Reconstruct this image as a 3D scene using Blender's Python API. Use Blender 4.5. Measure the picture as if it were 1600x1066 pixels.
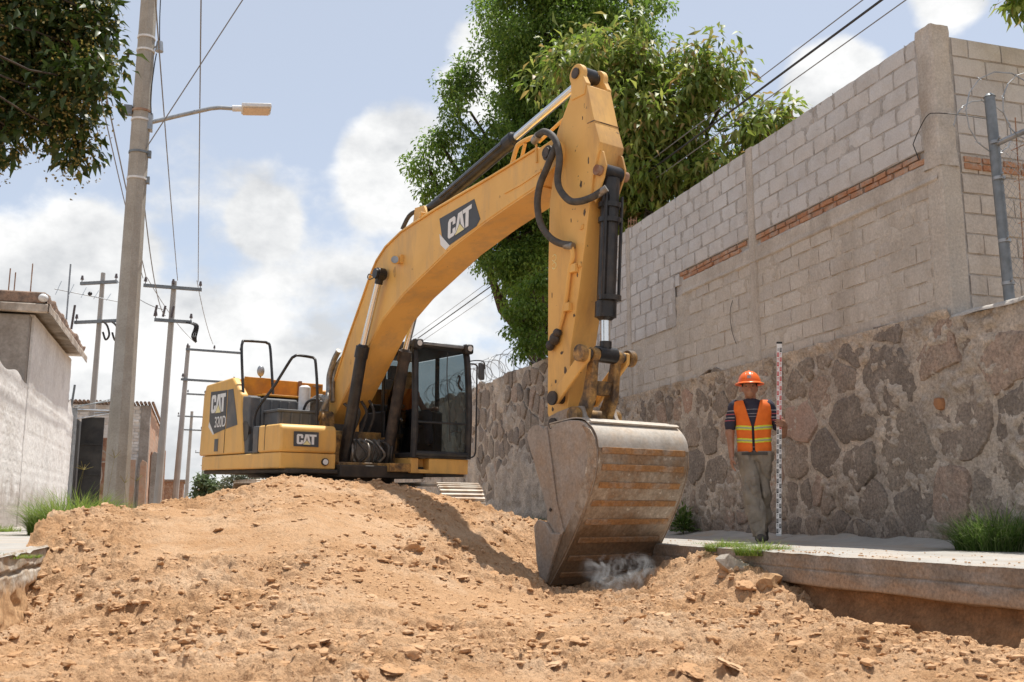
import bpy, bmesh, math, random
import numpy as np
from mathutils import Vector, Matrix, Euler
R = math.radians
for _o in list(bpy.data.objects): bpy.data.objects.remove(_o)
SC = bpy.context.scene
COL = SC.collection
rng = np.random.default_rng(7); random.seed(7)

# ------------------------------------------------------------ camera
PITCH, YAW = R(9.811), R(17.2435)
cd = bpy.data.cameras.new('camera'); cam = bpy.data.objects.new('camera', cd); COL.objects.link(cam)
cam.location = (0, 0, 0.30); cam.rotation_euler = (R(90) + PITCH, 0, -YAW)
cd.lens = 35.0; cd.sensor_width = 36.0; cd.clip_start = 0.05; cd.clip_end = 3000
cd.dof.use_dof = True; cd.dof.focus_distance = 11.0; cd.dof.aperture_fstop = 5.0
SC.camera = cam

# ------------------------------------------------------------ sky and sun
SUN = Vector((0.25, 0.16, 1.0)).normalized()
W_ = bpy.data.worlds.new('World'); SC.world = W_; W_.use_nodes = True
def build_world():
    nt = W_.node_tree; N = nt.nodes; L = nt.links
    bg = N['Background']; bg.inputs[1].default_value = 0.15
    sky = N.new('ShaderNodeTexSky'); sky.sky_type = 'NISHITA'; sky.sun_disc = False
    sky.sun_elevation = math.asin(SUN.z); sky.sun_rotation = math.atan2(SUN.x, SUN.y)
    sky.altitude = 1800; sky.air_density = 1.0; sky.dust_density = 3.0; sky.ozone_density = 1.0
    tc = N.new('ShaderNodeTexCoord')
    nrm = N.new('ShaderNodeVectorMath'); nrm.operation = 'NORMALIZE'; L.new(tc.outputs['Generated'], nrm.inputs[0])
    D = nrm.outputs[0]
    sep = N.new('ShaderNodeSeparateXYZ'); L.new(D, sep.inputs[0])
    def math_(op, a, b=None, c=None):
        n = N.new('ShaderNodeMath'); n.operation = op
        for i, v in enumerate((a, b, c)):
            if v is None: continue
            if isinstance(v, (int, float)): n.inputs[i].default_value = v
            else: L.new(v, n.inputs[i])
        return n.outputs[0]
    def noise(scale, detail, rough, vec, w=0.0):
        m = N.new('ShaderNodeMapping'); m.inputs['Location'].default_value = (w, w * .7, w * .3); m.inputs['Scale'].default_value = (1, 1, 1.5)
        L.new(vec, m.inputs[0])
        n = N.new('ShaderNodeTexNoise'); n.inputs['Scale'].default_value = scale; n.inputs['Detail'].default_value = detail; n.inputs['Roughness'].default_value = rough
        L.new(m.outputs[0], n.inputs['Vector']); return n.outputs[0]
    n1 = noise(5.2, 8.0, .56, D, 3.1)
    n2 = noise(15.0, 6.0, .6, D, 1.3)
    cov = math_('ADD', math_('MULTIPLY', n1, .8), math_('MULTIPLY', n2, .2))
    ramp = N.new('ShaderNodeValToRGB'); L.new(sep.outputs[2], ramp.inputs[0])
    e = ramp.color_ramp.elements; e[0].position = 0.0; e[0].color = (.66, .66, .66, 1)
    e[1].position = .62; e[1].color = (.37, .37, .37, 1)
    for p_, v in ((.10, .62), (.20, .555), (.27, .46), (.38, .39)):
        k = e.new(p_); k.color = (v, v, v, 1)
    tot = math_('ADD', cov, math_('SUBTRACT', ramp.outputs[0], .5))
    # the cumulus heaps that stand over the street
    for (px, py, r, a) in ((625, 262, 5.0, .27), (760, 100, 4.0, .27), (1300, 135, 4.0, .33), (415, 345, 2.6, .22), (60, 440, 7, .12), (1480, 0, 2.6, .2), (700, 520, 6, .1), (150, 400, 4, .16)):
        v = (cam_ray(px, py)).normalized()
        dp = N.new('ShaderNodeVectorMath'); dp.operation = 'DOT_PRODUCT'; L.new(D, dp.inputs[0]); dp.inputs[1].default_value = v
        mr = N.new('ShaderNodeMapRange'); mr.interpolation_type = 'SMOOTHERSTEP'
        L.new(dp.outputs['Value'], mr.inputs[0]); mr.inputs[1].default_value = math.cos(R(r)); mr.inputs[2].default_value = 1.0; mr.inputs[3].default_value = 0; mr.inputs[4].default_value = a
        tot = math_('ADD', tot, mr.outputs[0])
    mk = N.new('ShaderNodeMapRange'); mk.interpolation_type = 'SMOOTHSTEP'; L.new(tot, mk.inputs[0]); mk.inputs[1].default_value = .485; mk.inputs[2].default_value = .635
    shade = N.new('ShaderNodeMapRange'); L.new(noise(9.0, 6.0, .6, D, 8.2), shade.inputs[0]); shade.inputs[1].default_value = .35; shade.inputs[2].default_value = .62
    mixc = N.new('ShaderNodeMix'); mixc.data_type = 'RGBA'; L.new(shade.outputs[0], mixc.inputs['Factor'])
    mixc.inputs['A'].default_value = (2.72, 2.79, 2.88, 1); mixc.inputs['B'].default_value = (4.3, 4.3, 4.26, 1)
    # thin even haze over the blue
    hz = N.new('ShaderNodeMix'); hz.data_type = 'RGBA'; hz.inputs['Factor'].default_value = .68; L.new(sky.outputs[0], hz.inputs['A']); hz.inputs['B'].default_value = (2.5, 2.6, 2.68, 1)
    mx = N.new('ShaderNodeMix'); mx.data_type = 'RGBA'; L.new(mk.outputs[0], mx.inputs['Factor']); L.new(hz.outputs['Result'], mx.inputs['A']); L.new(mixc.outputs['Result'], mx.inputs['B'])
    L.new(mx.outputs['Result'], bg.inputs[0])
_fw = Vector((math.sin(YAW) * math.cos(PITCH), math.cos(YAW) * math.cos(PITCH), math.sin(PITCH)))
_rt = Vector((math.cos(YAW), -math.sin(YAW), 0)); _up = _rt.cross(_fw)
def cam_ray(px, py): return _fw + _rt * ((px - 800) / 1555.56) + _up * ((533 - py) / 1555.56)
def at(px, py, d): return Vector((0, 0, .3)) + cam_ray(px, py) * d
build_world()
sd = bpy.data.lights.new('sun', 'SUN'); sd.energy = 3.55; sd.angle = R(0.53); sd.color = (1.0, .955, .88)
so = bpy.data.objects.new('sun', sd); COL.objects.link(so); so.rotation_euler = SUN.to_track_quat('Z', 'Y').to_euler(); so.location = (0, 0, 40)

SC.view_settings.view_transform = 'Standard'; SC.view_settings.look = 'None'; SC.view_settings.exposure = 0.75; SC.view_settings.gamma = 1.0
SC.view_settings.use_curve_mapping = False
SC.render.engine = 'CYCLES'
SC.cycles.use_denoising = True
try: SC.cycles.denoiser = 'OPENIMAGEDENOISE'
except Exception: pass
SC.cycles.max_bounces = 8; SC.cycles.transparent_max_bounces = 12; SC.cycles.volume_step_rate = 2.0

# ------------------------------------------------------------ helpers
def tag(o, label=None, cat=None, group=None, kind=None):
    if label: o['label'] = label
    if cat: o['category'] = cat
    if group: o['group'] = group
    if kind: o['kind'] = kind
    return o
def empty(name, loc=(0, 0, 0), rz=0.0):
    o = bpy.data.objects.new(name, None); COL.objects.link(o); o.location = loc; o.rotation_euler = (0, 0, rz); o.empty_display_size = .2
    return o
def link(name, me, mat=None, parent=None):
    if mat is not None and not me.materials: me.materials.append(mat)
    o = bpy.data.objects.new(name, me); COL.objects.link(o)
    if parent is not None: o.parent = parent
    return o
def frame_of(d):
    d = Vector(d).normalized(); a = Vector((0, 0, 1)) if abs(d.z) < .95 else Vector((1, 0, 0))
    u = d.cross(a).normalized(); v = u.cross(d).normalized(); return d, u, v
class MB:
    def __init__(s): s.v = []; s.f = []
    def add(s, vs, fs):
        b = len(s.v); s.v += [tuple(p) for p in vs]; s.f += [tuple(i + b for i in q) for q in fs]; return s
    def box(s, c, d, m=None):
        hx, hy, hz = d[0] / 2, d[1] / 2, d[2] / 2
        vs = [Vector((x, y, z)) for x in (-hx, hx) for y in (-hy, hy) for z in (-hz, hz)]
        if m is not None: vs = [m @ v for v in vs]
        return s.add([v + Vector(c) for v in vs], [(0, 1, 3, 2), (4, 6, 7, 5), (0, 4, 5, 1), (2, 3, 7, 6), (0, 2, 6, 4), (1, 5, 7, 3)])
    def bx(s, x0, x1, y0, y1, z0, z1): return s.box(((x0 + x1) / 2, (y0 + y1) / 2, (z0 + z1) / 2), (x1 - x0, y1 - y0, z1 - z0))
    def prism(s, prof, a0, a1, axis='y'):
        # prof: list of 2-D points; axis y -> (x,z), x -> (y,z), z -> (x,y)
        def P(p, a): return {'y': (p[0], a, p[1]), 'x': (a, p[0], p[1]), 'z': (p[0], p[1], a)}[axis]
        n = len(prof); ar = sum(prof[i][0] * prof[(i + 1) % n][1] - prof[(i + 1) % n][0] * prof[i][1] for i in range(n))
        ccw = ar > 0
        if axis == 'y': ccw = not ccw
        pr = list(prof) if ccw else list(prof)[::-1]
        vs = [P(p, a0) for p in pr] + [P(p, a1) for p in pr]
        return s.add(vs, [tuple(range(n))[::-1], tuple(range(n, 2 * n))] + [(i, (i + 1) % n, n + (i + 1) % n, n + i) for i in range(n)])
    def cyl(s, p0, p1, r0, r1=None, n=16, cap=True):
        r1 = r0 if r1 is None else r1; p0, p1 = Vector(p0), Vector(p1); d, u, v = frame_of(p1 - p0)
        ring = lambda p, r: [p + u * (r * math.cos(2 * math.pi * i / n)) + v * (r * math.sin(2 * math.pi * i / n)) for i in range(n)]
        fs = [(i, n + i, n + (i + 1) % n, (i + 1) % n) for i in range(n)]
        if cap: fs += [tuple(range(n)), tuple(range(n, 2 * n))[::-1]]
        return s.add(ring(p0, r0) + ring(p1, r1), fs)
    def tube(s, pts, r, n=8, cap=True):
        pts = [Vector(p) for p in pts]; rr = r if isinstance(r, (list, tuple)) else [r] * len(pts)
        _, u, v = frame_of(pts[1] - pts[0]); vs = []; fs = []
        for i, p in enumerate(pts):
            t = (pts[min(i + 1, len(pts) - 1)] - pts[max(i - 1, 0)]).normalized()
            u = (u - t * u.dot(t)).normalized(); v = t.cross(u)
            vs += [p + u * (rr[i] * math.cos(2 * math.pi * k / n)) + v * (rr[i] * math.sin(2 * math.pi * k / n)) for k in range(n)]
            if i: fs += [((i - 1) * n + k, (i - 1) * n + (k + 1) % n, i * n + (k + 1) % n, i * n + k) for k in range(n)]
        if cap: fs += [tuple(range(n))[::-1], tuple(range((len(pts) - 1) * n, len(pts) * n))]
        return s.add(vs, fs)
    def ball(s, c, r, nu=12, nv=8):
        c = Vector(c); r = Vector(r) if not isinstance(r, (int, float)) else Vector((r, r, r)); vs = []; fs = []
        for j in range(nv + 1):
            for i in range(nu):
                a = 2 * math.pi * i / nu; b = math.pi * j / nv
                vs.append(c + Vector((r.x * math.sin(b) * math.cos(a), r.y * math.sin(b) * math.sin(a), r.z * math.cos(b))))
        for j in range(nv):
            for i in range(nu): fs.append((j * nu + i, (j + 1) * nu + i, (j + 1) * nu + (i + 1) % nu, j * nu + (i + 1) % nu))
        return s.add(vs, fs)
    def mesh(s, name, mat, smooth=40):
        me = bpy.data.meshes.new(name); me.from_pydata(s.v, [], s.f); me.validate(clean_customdata=False); me.update()
        if mat is not None: me.materials.append(mat)
        if smooth:
            me.shade_smooth(); me.set_sharp_from_angle(angle=R(smooth))
        return me
    def build(s, name, mat, parent=None, smooth=40, bevel=0.0, seg=2):
        me = s.mesh(name, mat, smooth); o = link(name, me, None, parent)
        if bevel:
            b = o.modifiers.new('bevel', 'BEVEL'); b.width = bevel; b.segments = seg; b.limit_method = 'ANGLE'; b.angle_limit = R(35); b.harden_normals = False
        return o
def np_mesh(name, V, F, mat=None, smooth=True):
    V = np.asarray(V, np.float32); F = np.asarray(F, np.int32)
    me = bpy.data.meshes.new(name); k = F.shape[1]
    me.vertices.add(len(V)); me.vertices.foreach_set('co', V.ravel())
    me.loops.add(F.size); me.loops.foreach_set('vertex_index', F.ravel())
    me.polygons.add(len(F)); me.polygons.foreach_set('loop_start', np.arange(0, F.size, k, dtype=np.int32)); me.polygons.foreach_set('loop_total', np.full(len(F), k, np.int32))
    me.update(calc_edges=True)
    if smooth: me.shade_smooth()
    if mat is not None: me.materials.append(mat)
    return me
def grid_faces(nr, nc, flip=False):
    i = np.arange(nr - 1)[:, None] * nc + np.arange(nc - 1)[None]; i = i.ravel()
    F = np.stack([i, i + 1, i + nc + 1, i + nc], 1)
    return F[:, ::-1] if flip else F
def spline(pts, n=6):
    P = [Vector(p) for p in pts]; out = []
    for i in range(len(P) - 1):
        p0 = P[max(i - 1, 0)]; p1 = P[i]; p2 = P[i + 1]; p3 = P[min(i + 2, len(P) - 1)]
        for k in range(n):
            t = k / n; out.append(.5 * ((2 * p1) + (p2 - p0) * t + (2 * p0 - 5 * p1 + 4 * p2 - p3) * t * t + (3 * p1 - p0 - 3 * p2 + p3) * t ** 3))
    return out + [P[-1]]
# lattice noise
def _h(ix, iy, iz, seed):
    n = (ix.astype(np.int64) * 374761393 + iy.astype(np.int64) * 668265263 + iz.astype(np.int64) * 2147483647 + seed * 974634777) & 0xffffffff
    n = ((n ^ (n >> 13)) * 1274126177) & 0xffffffff
    n = ((n ^ (n >> 16)) * 2246822519) & 0xffffffff
    return ((n ^ (n >> 15)) & 0xffffff) / float(0xffffff)
def vn2(x, y, seed=0):
    ix = np.floor(x); iy = np.floor(y); fx = x - ix; fy = y - iy; fx = fx * fx * (3 - 2 * fx); fy = fy * fy * (3 - 2 * fy); z = np.zeros_like(ix)
    a = _h(ix, iy, z, seed); b = _h(ix + 1, iy, z, seed); c = _h(ix, iy + 1, z, seed); d = _h(ix + 1, iy + 1, z, seed)
    return (a + (b - a) * fx) * (1 - fy) + (c + (d - c) * fx) * fy
def fbm2(x, y, oct=4, seed=0, gain=.5):
    s = 0; a = 1; t = 0
    for k in range(oct):
        s = s + a * vn2(x * 2 ** k + 17.3 * k, y * 2 ** k - 9.1 * k, seed + k); t += a; a *= gain
    return s / t
def vn3(x, y, z, seed=0):
    ix = np.floor(x); iy = np.floor(y); iz = np.floor(z); fx = x - ix; fy = y - iy; fz = z - iz
    fx = fx * fx * (3 - 2 * fx); fy = fy * fy * (3 - 2 * fy); fz = fz * fz * (3 - 2 * fz); o = 0
    for dz in (0, 1):
        a = _h(ix, iy, iz + dz, seed); b = _h(ix + 1, iy, iz + dz, seed); c = _h(ix, iy + 1, iz + dz, seed); d = _h(ix + 1, iy + 1, iz + dz, seed)
        o = o + ((a + (b - a) * fx) * (1 - fy) + (c + (d - c) * fx) * fy) * (fz if dz else 1 - fz)
    return o
def sstep(a, b, x):
    t = np.clip((x - a) / (b - a), 0, 1); return t * t * (3 - 2 * t)
# ------------------------------------------------------------ materials
def pmat(name, c1, c2=None, scale=6.0, rough=.75, metal=0.0, bump=0.0, bscale=40.0, dirt=None, dirt_amt=.5, dirt_scale=3.0, rnd=None, rnd_amt=.5, lo=.38, hi=.62, streak=False, spec=.4, bdist=.01, speck=None, speck_scale=60., speck_thr=.64, low=None, grain=None):
    m = bpy.data.materials.new(name); m.use_nodes = True; nt = m.node_tree; N = nt.nodes; L = nt.links
    b = N['Principled BSDF']; b.inputs['Roughness'].default_value = rough; b.inputs['Metallic'].default_value = metal; b.inputs['Specular IOR Level'].default_value = spec
    geo = N.new('ShaderNodeNewGeometry'); P = geo.outputs['Position']
    def noise(sc, det=5, ro=.6, stretch=None):
        n = N.new('ShaderNodeTexNoise'); n.inputs['Scale'].default_value = sc; n.inputs['Detail'].default_value = det; n.inputs['Roughness'].default_value = ro
        if stretch:
            mp = N.new('ShaderNodeMapping'); mp.inputs['Scale'].default_value = stretch; L.new(P, mp.inputs[0]); L.new(mp.outputs[0], n.inputs['Vector'])
        else: L.new(P, n.inputs['Vector'])
        return n.outputs[0]
    def ranged(v, a, c):
        r = N.new('ShaderNodeMapRange'); L.new(v, r.inputs[0]); r.inputs[1].default_value = a; r.inputs[2].default_value = c; return r.outputs[0]
    def mix(f, a, c, amt=None):
        x = N.new('ShaderNodeMix'); x.data_type = 'RGBA'
        if amt is not None:
            q = N.new('ShaderNodeMath'); q.operation = 'MULTIPLY'; L.new(f, q.inputs[0]); q.inputs[1].default_value = amt; f = q.outputs[0]
        if isinstance(f, float): x.inputs['Factor'].default_value = f
        else: L.new(f, x.inputs['Factor'])
        for k, v in (('A', a), ('B', c)):
            if isinstance(v, tuple): x.inputs[k].default_value = (*v, 1)
            else: L.new(v, x.inputs[k])
        return x.outputs['Result']
    col = c1
    if rnd:
        oi = N.new('ShaderNodeObjectInfo'); rp = N.new('ShaderNodeValToRGB'); L.new(oi.outputs['Random'], rp.inputs[0]); rp.color_ramp.interpolation = 'CONSTANT'
        e = rp.color_ramp.elements
        while len(e) < len(rnd): e.new(.5)
        for i, c in enumerate(rnd): e[i].position = i / len(rnd); e[i].color = (*c, 1)
        col = rp.outputs[0]
    if c2: col = mix(ranged(noise(scale), lo, hi), col, c2, None if not rnd else rnd_amt)
    if speck: col = mix(ranged(noise(speck_scale, 3, .7), speck_thr, speck_thr + .05), col, speck)
    if dirt: col = mix(ranged(noise(dirt_scale, 8, .68, (1, 1, .22) if streak else None), .47, .66), col, dirt, dirt_amt)
    if low:
        (zc, zr, lc, la) = low; sp = N.new('ShaderNodeSeparateXYZ'); L.new(P, sp.inputs[0])
        ad = N.new('ShaderNodeMath'); ad.operation = 'ADD'; L.new(sp.outputs[2], ad.inputs[0])
        mu = N.new('ShaderNodeMath'); mu.operation = 'MULTIPLY_ADD'; L.new(noise(2.5, 6, .65), mu.inputs[0]); mu.inputs[1].default_value = -zr * 1.6; mu.inputs[2].default_value = zr * .8; L.new(mu.outputs[0], ad.inputs[1])
        col = mix(ranged(ad.outputs[0], zc + zr * .25, zc - zr * .25), col, lc, la)
    if grain:
        g1 = N.new('ShaderNodeMapRange'); L.new(noise(grain[0], 4, .75), g1.inputs[0]); g1.inputs[1].default_value = .3; g1.inputs[2].default_value = .7; g1.inputs[3].default_value = 1 - grain[1]; g1.inputs[4].default_value = 1 + grain[1] * .6
        hv = N.new('ShaderNodeVectorMath'); hv.operation = 'SCALE'
        if isinstance(col, tuple): hv.inputs[0].default_value = col
        else: L.new(col, hv.inputs[0])
        L.new(g1.outputs[0], hv.inputs['Scale']); col = hv.outputs[0]
    if isinstance(col, tuple): b.inputs['Base Color'].default_value = (*col, 1)
    else: L.new(col, b.inputs['Base Color'])
    if bump:
        bp = N.new('ShaderNodeBump'); bp.inputs['Strength'].default_value = bump; bp.inputs['Distance'].default_value = bdist; L.new(noise(bscale, 6, .65), bp.inputs['Height']); L.new(bp.outputs[0], b.inputs['Normal'])
    return m
def leafmat(name, cols, trans=.35, rough=.45):
    m = bpy.data.materials.new(name); m.use_nodes = True; nt = m.node_tree; N = nt.nodes; L = nt.links
    b = N['Principled BSDF']; b.inputs['Roughness'].default_value = rough; b.inputs['Specular IOR Level'].default_value = .35
    geo = N.new('ShaderNodeNewGeometry'); rp = N.new('ShaderNodeValToRGB'); L.new(geo.outputs['Random Per Island'], rp.inputs[0]); e = rp.color_ramp.elements
    while len(e) < len(cols): e.new(.5)
    for i, c in enumerate(cols): e[i].position = i / max(1, len(cols) - 1); e[i].color = (*c, 1)
    L.new(rp.outputs[0], b.inputs['Base Color'])
    t = N.new('ShaderNodeBsdfTranslucent'); hs = N.new('ShaderNodeHueSaturation'); hs.inputs['Value'].default_value = 1.5; hs.inputs['Saturation'].default_value = 1.1; L.new(rp.outputs[0], hs.inputs['Color']); L.new(hs.outputs[0], t.inputs[0])
    mx = N.new('ShaderNodeMixShader'); mx.inputs[0].default_value = trans; L.new(b.outputs[0], mx.inputs[1]); L.new(t.outputs[0], mx.inputs[2]); L.new(mx.outputs[0], N['Material Output'].inputs[0])
    return m
def glassmat(name, tint=(.42, .48, .50), refl=.12):
    m = bpy.data.materials.new(name); m.use_nodes = True; nt = m.node_tree; N = nt.nodes; L = nt.links; N.remove(N['Principled BSDF'])
    t = N.new('ShaderNodeBsdfTransparent'); t.inputs[0].default_value = (*tint, 1); g = N.new('ShaderNodeBsdfGlossy'); g.inputs['Roughness'].default_value = .03
    fr = N.new('ShaderNodeFresnel'); fr.inputs[0].default_value = 1.5
    mx = N.new('ShaderNodeMixShader'); L.new(fr.outputs[0], mx.inputs[0]); L.new(t.outputs[0], mx.inputs[1]); L.new(g.outputs[0], mx.inputs[2]); L.new(mx.outputs[0], N['Material Output'].inputs[0])
    return m
DUST = (.36, .23, .13)
M = {}
M['dirt'] = pmat('earth', (.56, .35, .20), (.48, .28, .145), scale=1.1, rough=.95, bump=.9, bscale=55, dirt=(.64, .455, .30), dirt_amt=.75, dirt_scale=1.3, spec=.1, bdist=.03, speck=(.38, .205, .10), speck_scale=17, speck_thr=.63, grain=(55, 0.22))
M['clod'] = pmat('clod', (.54, .33, .18), (.46, .265, .135), scale=9, rough=.95, bump=.7, bscale=70, spec=.1, rnd=[(.54, .33, .185), (.49, .29, .155), (.58, .385, .235), (.44, .25, .13)], grain=(60, 0.25))
M['clodstuff'] = pmat('clod_rubble', (.55, .34, .19), (.46, .265, .135), scale=5, rough=.95, bump=.6, bscale=90, spec=.1, dirt=(.58, .39, .24), dirt_amt=.8, dirt_scale=6, grain=(60, 0.25))
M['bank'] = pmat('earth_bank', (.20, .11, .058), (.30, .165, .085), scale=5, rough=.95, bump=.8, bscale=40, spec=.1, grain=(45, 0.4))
M['ground'] = pmat('soil', (.40, .27, .16), (.30, .21, .12), scale=.5, rough=.95, spec=.1)
M['paving'] = pmat('paving_concrete', (.42, .40, .37), (.35, .33, .30), scale=2.2, rough=.9, bump=.35, bscale=60, dirt=(.44, .33, .23), dirt_amt=.6, dirt_scale=1.6, spec=.2, grain=(50, 0.12))
M['kerb'] = pmat('kerb_concrete', (.33, .295, .26), (.23, .20, .17), scale=4, rough=.92, bump=.5, bscale=45, dirt=(.30, .215, .145), dirt_amt=.8, dirt_scale=2.2, spec=.2, low=(-.17, .12, (.37, .265, .185), .8), grain=(40, 0.4))
M['kerb_old'] = pmat('worn_kerb_concrete', (.50, .45, .385), (.36, .31, .25), scale=6, rough=.95, bump=.7, bscale=38, dirt=(.42, .29, .18), dirt_amt=.9, dirt_scale=3, spec=.15, low=(-.16, .14, (.44, .265, .135), .95), grain=(40, 0.35))
M['block'] = pmat('concrete_block', None, (.52, .51, .50), scale=3.5, rough=.93, bump=.55, bscale=75, spec=.15, rnd=[(.60, .595, .59), (.58, .575, .57), (.62, .615, .61), (.55, .54, .53), (.60, .58, .56), (.57, .565, .565)], rnd_amt=.55, dirt=(.36, .32, .28), dirt_amt=.35, dirt_scale=2.3, grain=(55, 0.16))
M['block_low'] = pmat('smeared_block', None, (.51, .47, .42), scale=2.5, rough=.93, bump=.6, bscale=60, spec=.15, rnd=[(.57, .535, .49), (.55, .515, .47), (.59, .555, .51), (.525, .495, .46)], rnd_amt=.6, dirt=(.31, .265, .215), dirt_amt=.5, dirt_scale=2.0, streak=True, grain=(40, 0.22))
M['mortar'] = pmat('mortar', (.50, .48, .46), (.40, .38, .36), scale=5, rough=.95, bump=.9, bscale=50, spec=.1, grain=(50, 0.25))
M['mortar_low'] = pmat('smeared_mortar', (.56, .52, .465), (.49, .45, .40), scale=2.2, rough=.95, bump=.9, bscale=45, spec=.1, dirt=(.40, .355, .305), dirt_amt=.45, dirt_scale=1.7, streak=True, grain=(40, 0.26))
M['mortar_stone'] = pmat('stone_mortar', (.64, .55, .455), (.43, .375, .32), scale=2.4, rough=.95, bump=1.0, bscale=24, bdist=.03, spec=.1, dirt=(.34, .29, .245), dirt_amt=.4, dirt_scale=1.6, low=(.25, .35, (.25, .21, .18), .6), grain=(34, 0.42))
M['pillar'] = pmat('cast_concrete', (.56, .52, .47), (.47, .43, .385), scale=2.4, rough=.9, bump=.5, bscale=50, spec=.15, dirt=(.27, .23, .19), dirt_amt=.55, dirt_scale=2.2, streak=True, grain=(42, 0.26))
M['brick'] = pmat('clay_brick', None, (.42, .22, .13), scale=12, rough=.95, bump=.7, bscale=70, spec=.1, rnd=[(.47, .25, .15), (.43, .215, .125), (.50, .285, .18), (.42, .24, .16)], rnd_amt=.4, dirt=(.45, .40, .35), dirt_amt=.8, dirt_scale=7, grain=(60, 0.3))
STN = [(.32, .265, .215), (.37, .30, .24), (.27, .23, .195), (.40, .315, .25), (.34, .28, .23), (.29, .245, .21), (.47, .35, .275), (.35, .295, .24), (.43, .345, .275), (.30, .25, .205), (.25, .215, .185)]
M['stone'] = pmat('field_stone', None, (.235, .197, .165), scale=6, rough=.93, bump=1.0, bscale=20, bdist=.035, spec=.15, rnd=STN, rnd_amt=.55, dirt=(.46, .39, .32), dirt_amt=.5, dirt_scale=5.0, low=(.18, .35, (.18, .15, .13), .55), speck=(.12, .09, .075), speck_scale=40, speck_thr=.66, grain=(34, 0.5))
M['stone_red'] = pmat('reddish_stone', (.40, .195, .09), (.30, .15, .08), scale=9, rough=.9, bump=.8, bscale=40)
M['stone_pink'] = pmat('pinkish_stone', (.46, .32, .25), (.38, .265, .21), scale=5, rough=.93, bump=.8, bscale=35, spec=.15, dirt=(.40, .33, .28), dirt_amt=.5, dirt_scale=3, grain=(36, 0.4))
M['white_wall'] = pmat('whitewash', (.86, .85, .835), (.78, .765, .75), scale=3, rough=.92, bump=.6, bscale=14, spec=.15, dirt=(.50, .45, .41), dirt_amt=.35, dirt_scale=.9, bdist=.03, low=(.7, 1.0, (.38, .31, .26), .7), grain=(14, 0.16))
M['eave'] = pmat('weathered_eave', (.60, .54, .47), (.36, .29, .23), scale=3.5, rough=.95, bump=.7, bscale=20, dirt=(.16, .13, .11), dirt_amt=.6, dirt_scale=2.5, grain=(14, 0.3))
M['roof_edge'] = pmat('stained_roof_edge', (.20, .15, .12), (.33, .22, .16), scale=6, rough=.95, bump=.8, bscale=25, grain=(14, 0.4))
M['wbrick'] = pmat('whitewashed_brick', None, (.50, .47, .43), scale=3, rough=.95, bump=.5, bscale=30, rnd=[(.80, .78, .75), (.76, .74, .70), (.83, .81, .78), (.66, .60, .54)], rnd_amt=.5, grain=(12, 0.2))
M['orange_wall'] = pmat('faded_orange_render', (.50, .29, .19), (.44, .33, .25), scale=1.6, rough=.95, bump=.5, bscale=12, grain=(10, 0.2))
M['grey_render'] = pmat('grey_render', (.36, .33, .30), (.28, .25, .22), scale=2.0, rough=.95, bump=.5, bscale=14, grain=(14, 0.25))
M['rust'] = pmat('rusty_sheet', (.22, .10, .06), (.32, .19, .12), scale=3, rough=.85, bump=.4, bscale=20, dirt=(.5, .42, .34), dirt_amt=.5, dirt_scale=4)
M['black_sheet'] = pmat('black_painted_sheet', (.028, .028, .03), (.06, .058, .055), scale=3, rough=.55, bump=.1)
M['galv'] = pmat('galvanised_steel', (.38, .40, .42), (.27, .29, .31), scale=8, rough=.45, metal=.6, bump=.05)
M['pipe'] = pmat('pipe_steel', (.22, .245, .265), (.16, .18, .195), scale=9, rough=.5, metal=.4)
M['pole'] = pmat('pole_concrete', (.42, .395, .355), (.35, .325, .285), scale=3, rough=.9, bump=.35, bscale=45, dirt=(.28, .25, .21), dirt_amt=.4, dirt_scale=3, streak=True, spec=.2, grain=(40, 0.18))
M['pole_far'] = pmat('far_pole_concrete', (.40, .385, .365), (.35, .335, .315), scale=2, rough=.9)
M['wire'] = pmat('cable', (.03, .03, .032), rough=.6)
M['wire_grey'] = pmat('grey_wire', (.20, .205, .215), rough=.6)
M['ceramic'] = pmat('insulator', (.10, .08, .08), rough=.3)
M['lamp_lens'] = pmat('lamp_lens', (.62, .47, .33), (.5, .38, .27), scale=30, rough=.25)
M['white_plastic'] = pmat('white_plastic', (.72, .73, .74), (.6, .6, .6), scale=9, rough=.5)
M['bark'] = pmat('bark', (.075, .056, .042), (.045, .034, .027), scale=12, rough=.95, bump=.8, bscale=24)
M['ficus'] = leafmat('small_dark_leaf', [(.065, .115, .026), (.11, .185, .040), (.155, .25, .052), (.22, .31, .075), (.09, .15, .035)], .45)
M['mango'] = leafmat('long_leaf', [(.09, .145, .035), (.15, .22, .045), (.21, .28, .065), (.28, .31, .09), (.13, .19, .048), (.36, .25, .11)], .42, .48)
M['lime'] = leafmat('lime_leaf', [(.10, .18, .03), (.15, .23, .04), (.075, .13, .025)], .4)
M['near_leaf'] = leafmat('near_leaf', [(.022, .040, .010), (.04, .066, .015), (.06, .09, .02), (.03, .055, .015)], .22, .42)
M['blossom'] = leafmat('blossom', [(.24, .185, .055), (.30, .24, .08), (.17, .135, .045), (.27, .26, .10)], .3, .8)
M['far_leaf'] = leafmat('far_leaf', [(.07, .10, .04), (.10, .14, .06), (.13, .16, .08)], .25)
M['far_leaf2'] = leafmat('pale_far_leaf', [(.13, .15, .10), (.17, .19, .13), (.11, .135, .085)], .25)
M['grass'] = leafmat('grass_blade', [(.12, .19, .035), (.17, .25, .05), (.23, .29, .075), (.10, .16, .035), (.30, .29, .12)], .4, .6)
M['grass_dark'] = leafmat('dark_grass_blade', [(.055, .10, .022), (.085, .15, .03), (.12, .19, .045), (.25, .27, .14)], .35, .6)
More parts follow.
